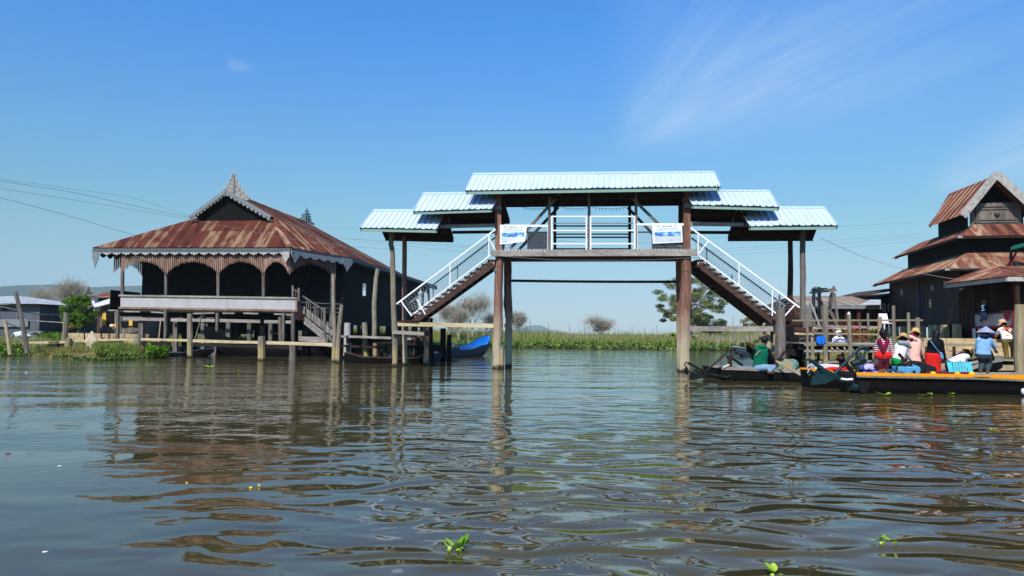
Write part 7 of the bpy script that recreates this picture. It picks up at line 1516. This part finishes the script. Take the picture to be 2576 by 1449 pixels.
leafy('round_tree',199,783,64,1.45,1.25,75,.42,300,.04,.09,'leaf_bright','round dense green tree between the barn and the grey gabled house',trunk=.14,gap=.1); leafy('round_tree',187,806,62.5,1.0,.5,14,.36,200,.05,.1,'leaf_bright','low leafy shrub at the foot of the round green tree',cat='shrub',gap=.2)
leafy('orange_bush',133,797,76,1.2,.65,16,.36,160,.05,.1,'leaf_orange','orange and yellow flowering bush left of the round green tree',cat='bush',gap=.2); leafy('orange_bush',176,824,60,.5,.25,7,.22,90,.04,.08,'leaf_orange','small orange bush on the bank under the round green tree',cat='bush',gap=.2)
bt=leafy('rain_tree',1737,757,93,4.7,3.0,105,.62,190,.06,.14,'leaf_tree','large airy green tree behind the right bridge post',trunk=.3,flat=.6,gap=.24)
vl=[]
for (x,y,w_) in ((1655,735,1),(1668,752,1.1),(1660,770,.8),(1690,720,1.2),(1712,712,1),(1790,720,1),(1808,742,1.1),(1820,760,1),(1805,775,.9),(1680,795,.9),(1668,806,.6),(1770,705,1),(1730,704,.9),(1822,745,.7),(1700,800,.9),(1700,760,1),(1755,740,1),(1780,765,1)): crown_leaves(vl,None,at(x,y,93+rng.uniform(-2,2)),.8*w_,300,.07,.16,.5)
finish_leaves('crown',vl,'leaf_tree',bt)
leafy('bush',1770,815,97,3.2,1.0,22,.7,230,.06,.14,'leaf_tree','broad low bush under the large tree',cat='bush',gap=.2); leafy('bush',1800,822,99,2.2,.8,14,.6,200,.06,.14,'leaf_tree','darker bush at the right foot of the large tree',cat='bush',gap=.2)
leafy('bush',1893,818,105,1.9,1.1,18,.6,200,.06,.14,'leaf_dry','yellow green bush seen under the right bridge stair',cat='bush',gap=.2)
leafy('bush',2050,738,75,.9,.8,6,.35,60,.04,.09,'leaf_dry','thin twiggy bush rising over the long low shed',cat='bush',gap=.3)
def banana(x,yb,Y,H,label,cols=('leaf_banana',),lean=0):
    b=at(x,yb,Y); b.z=gz(b.x,b.y)-.1; t=thing('banana_plant',label,'plant',b); mb=MB(); top=b+V(lean,0,H*.5); mb.tube([b,top],[.11,.07],7); mb.build('stem','leaf_banana',t)
    for k in range(8):
        a=k*.785+rng.uniform(-.3,.3); L_=H*rng.uniform(.45,.62); e=rng.uniform(.3,1.2); pts=[]; n_=7
        for i in range(n_+1):
            u=i/n_; pts.append(top+V(math.cos(a),math.sin(a)*.8,0)*(L_*u*math.cos(e)*1.0+L_*.2*u*u)+V(0,0,L_*(math.sin(e)*u-1.05*u*u*.8)))
        mb=MB(); s_=V(-math.sin(a),math.cos(a),0.15).normalized(); vs=[]
        for i,p in enumerate(pts): w_=L_*.14*math.sin(math.pi*min(1,.1+.88*i/n_))**.6; vs+=[p-s_*w_-V(0,0,w_*.5),p,p+s_*w_-V(0,0,w_*.5)]
        mb.add(vs,[(i*3+j,i*3+j+1,(i+1)*3+j+1,(i+1)*3+j) for i in range(n_) for j in range(2)]); mb.build('leaf',cols[k%len(cols)],t)
banana(1693,868,84,2.9,'green banana plant left of the right bridge post',('leaf_banana','leaf_tree')); banana(1748,868,85,2.3,'yellowing banana plant right of the right bridge post',('leaf_banana','leaf_dry')); banana(1190,852,88,1.7,'small bright broad leaved plant above the blue boat')
_one='first second third fourth fifth sixth seventh eighth ninth tenth eleventh twelfth thirteenth fourteenth fifteenth sixteenth seventeenth eighteenth nineteenth twentieth'.split()
ORD=_one+['twenty-'+o for o in _one[:9]]
for k,(x,yt,Y,dx) in enumerate(sorted([(1178,773,92,0),(1295,782,90,1),(1334,806,100,0),(1380,812,108,-1),(1217,800,92,0),(1432,815,110,1),(1470,820,112,0),(1590,815,110,0),(1620,822,108,1),(1844,794,100,0),(1652,818,104,0)])):
    b=at(x,852,Y); pole('reed_pole',[V(b.x,b.y,.2),at(x+dx,yt,Y)],.045,'bark_pale','thin tall pole in the far reeds, '+ORD[k]+' of the tall ones from the left',cat='stake',group='thin poles and stakes in the reeds of the far bank',jit=0,seg=4,zb=.2)
for k in range(26):
    x=1745+k*8.6+rng.uniform(-3,3); Y=rng.uniform(84,92); b=at(x,870,Y); pole('reed_pole',[V(b.x,b.y,.2),at(x+rng.uniform(-1.5,1.5),rng.uniform(836,848),Y)],.05,'bark_pale','short thin stake in the dry reeds, '+ORD[k]+' to the right of the right bridge post',cat='stake',group='thin poles and stakes in the reeds of the far bank',jit=0,seg=4,zb=.2)
pole('reed_pole',[A(1802,874,82),A(1810,846,82)],.06,'bark_pale','leaning pale pole at the water edge right of the right bridge post',cat='stake',jit=0,seg=5,zb=-.2)
pole('reed_pole',[A(1178,858,88),A(1178,812,88)],.05,'bark_pale','single pale pole before the small bright plant',cat='stake',jit=0,seg=5,zb=.0)
# ---------------------------------------------------------------- drafting units to metres (the whole place, camera included)
done=set()
for o in list(sc.objects):
    o.location=o.location*KS
    if '_o' in o: del o['_o']
    if o.type=='MESH':
        if o.data.name not in done: done.add(o.data.name); o.data.transform(Matrix.Scale(KS,4))
        for m in o.modifiers:
            if m.type=='SOLIDIFY': m.thickness*=KS
            elif m.type=='BEVEL': m.width*=KS
            elif m.type=='REMESH': m.voxel_size*=KS
# ---------------------------------------------------------------- haze
bx=MB(); bx.box((0,FAR*KS*.5-100,230),(FAR*KS*2+60,FAR*KS+600,470)); hz=bx.build('haze','hull_black',kind='stuff',label='thin blue air over the lake plain',cat='haze')
m=bpy.data.materials.new('haze_mat'); m.use_nodes=True; m.node_tree.nodes.clear(); o_=m.node_tree.nodes.new('ShaderNodeOutputMaterial'); pv=m.node_tree.nodes.new('ShaderNodeVolumePrincipled')
pv.inputs['Density'].default_value=0.00019; pv.inputs['Color'].default_value=(.68,.90,1.0,1); pv.inputs['Anisotropy'].default_value=-0.2; m.node_tree.links.new(pv.outputs[0],o_.inputs['Volume']); hz.data.materials.clear(); hz.data.materials.append(m)
if '_o' in hz: del hz['_o']
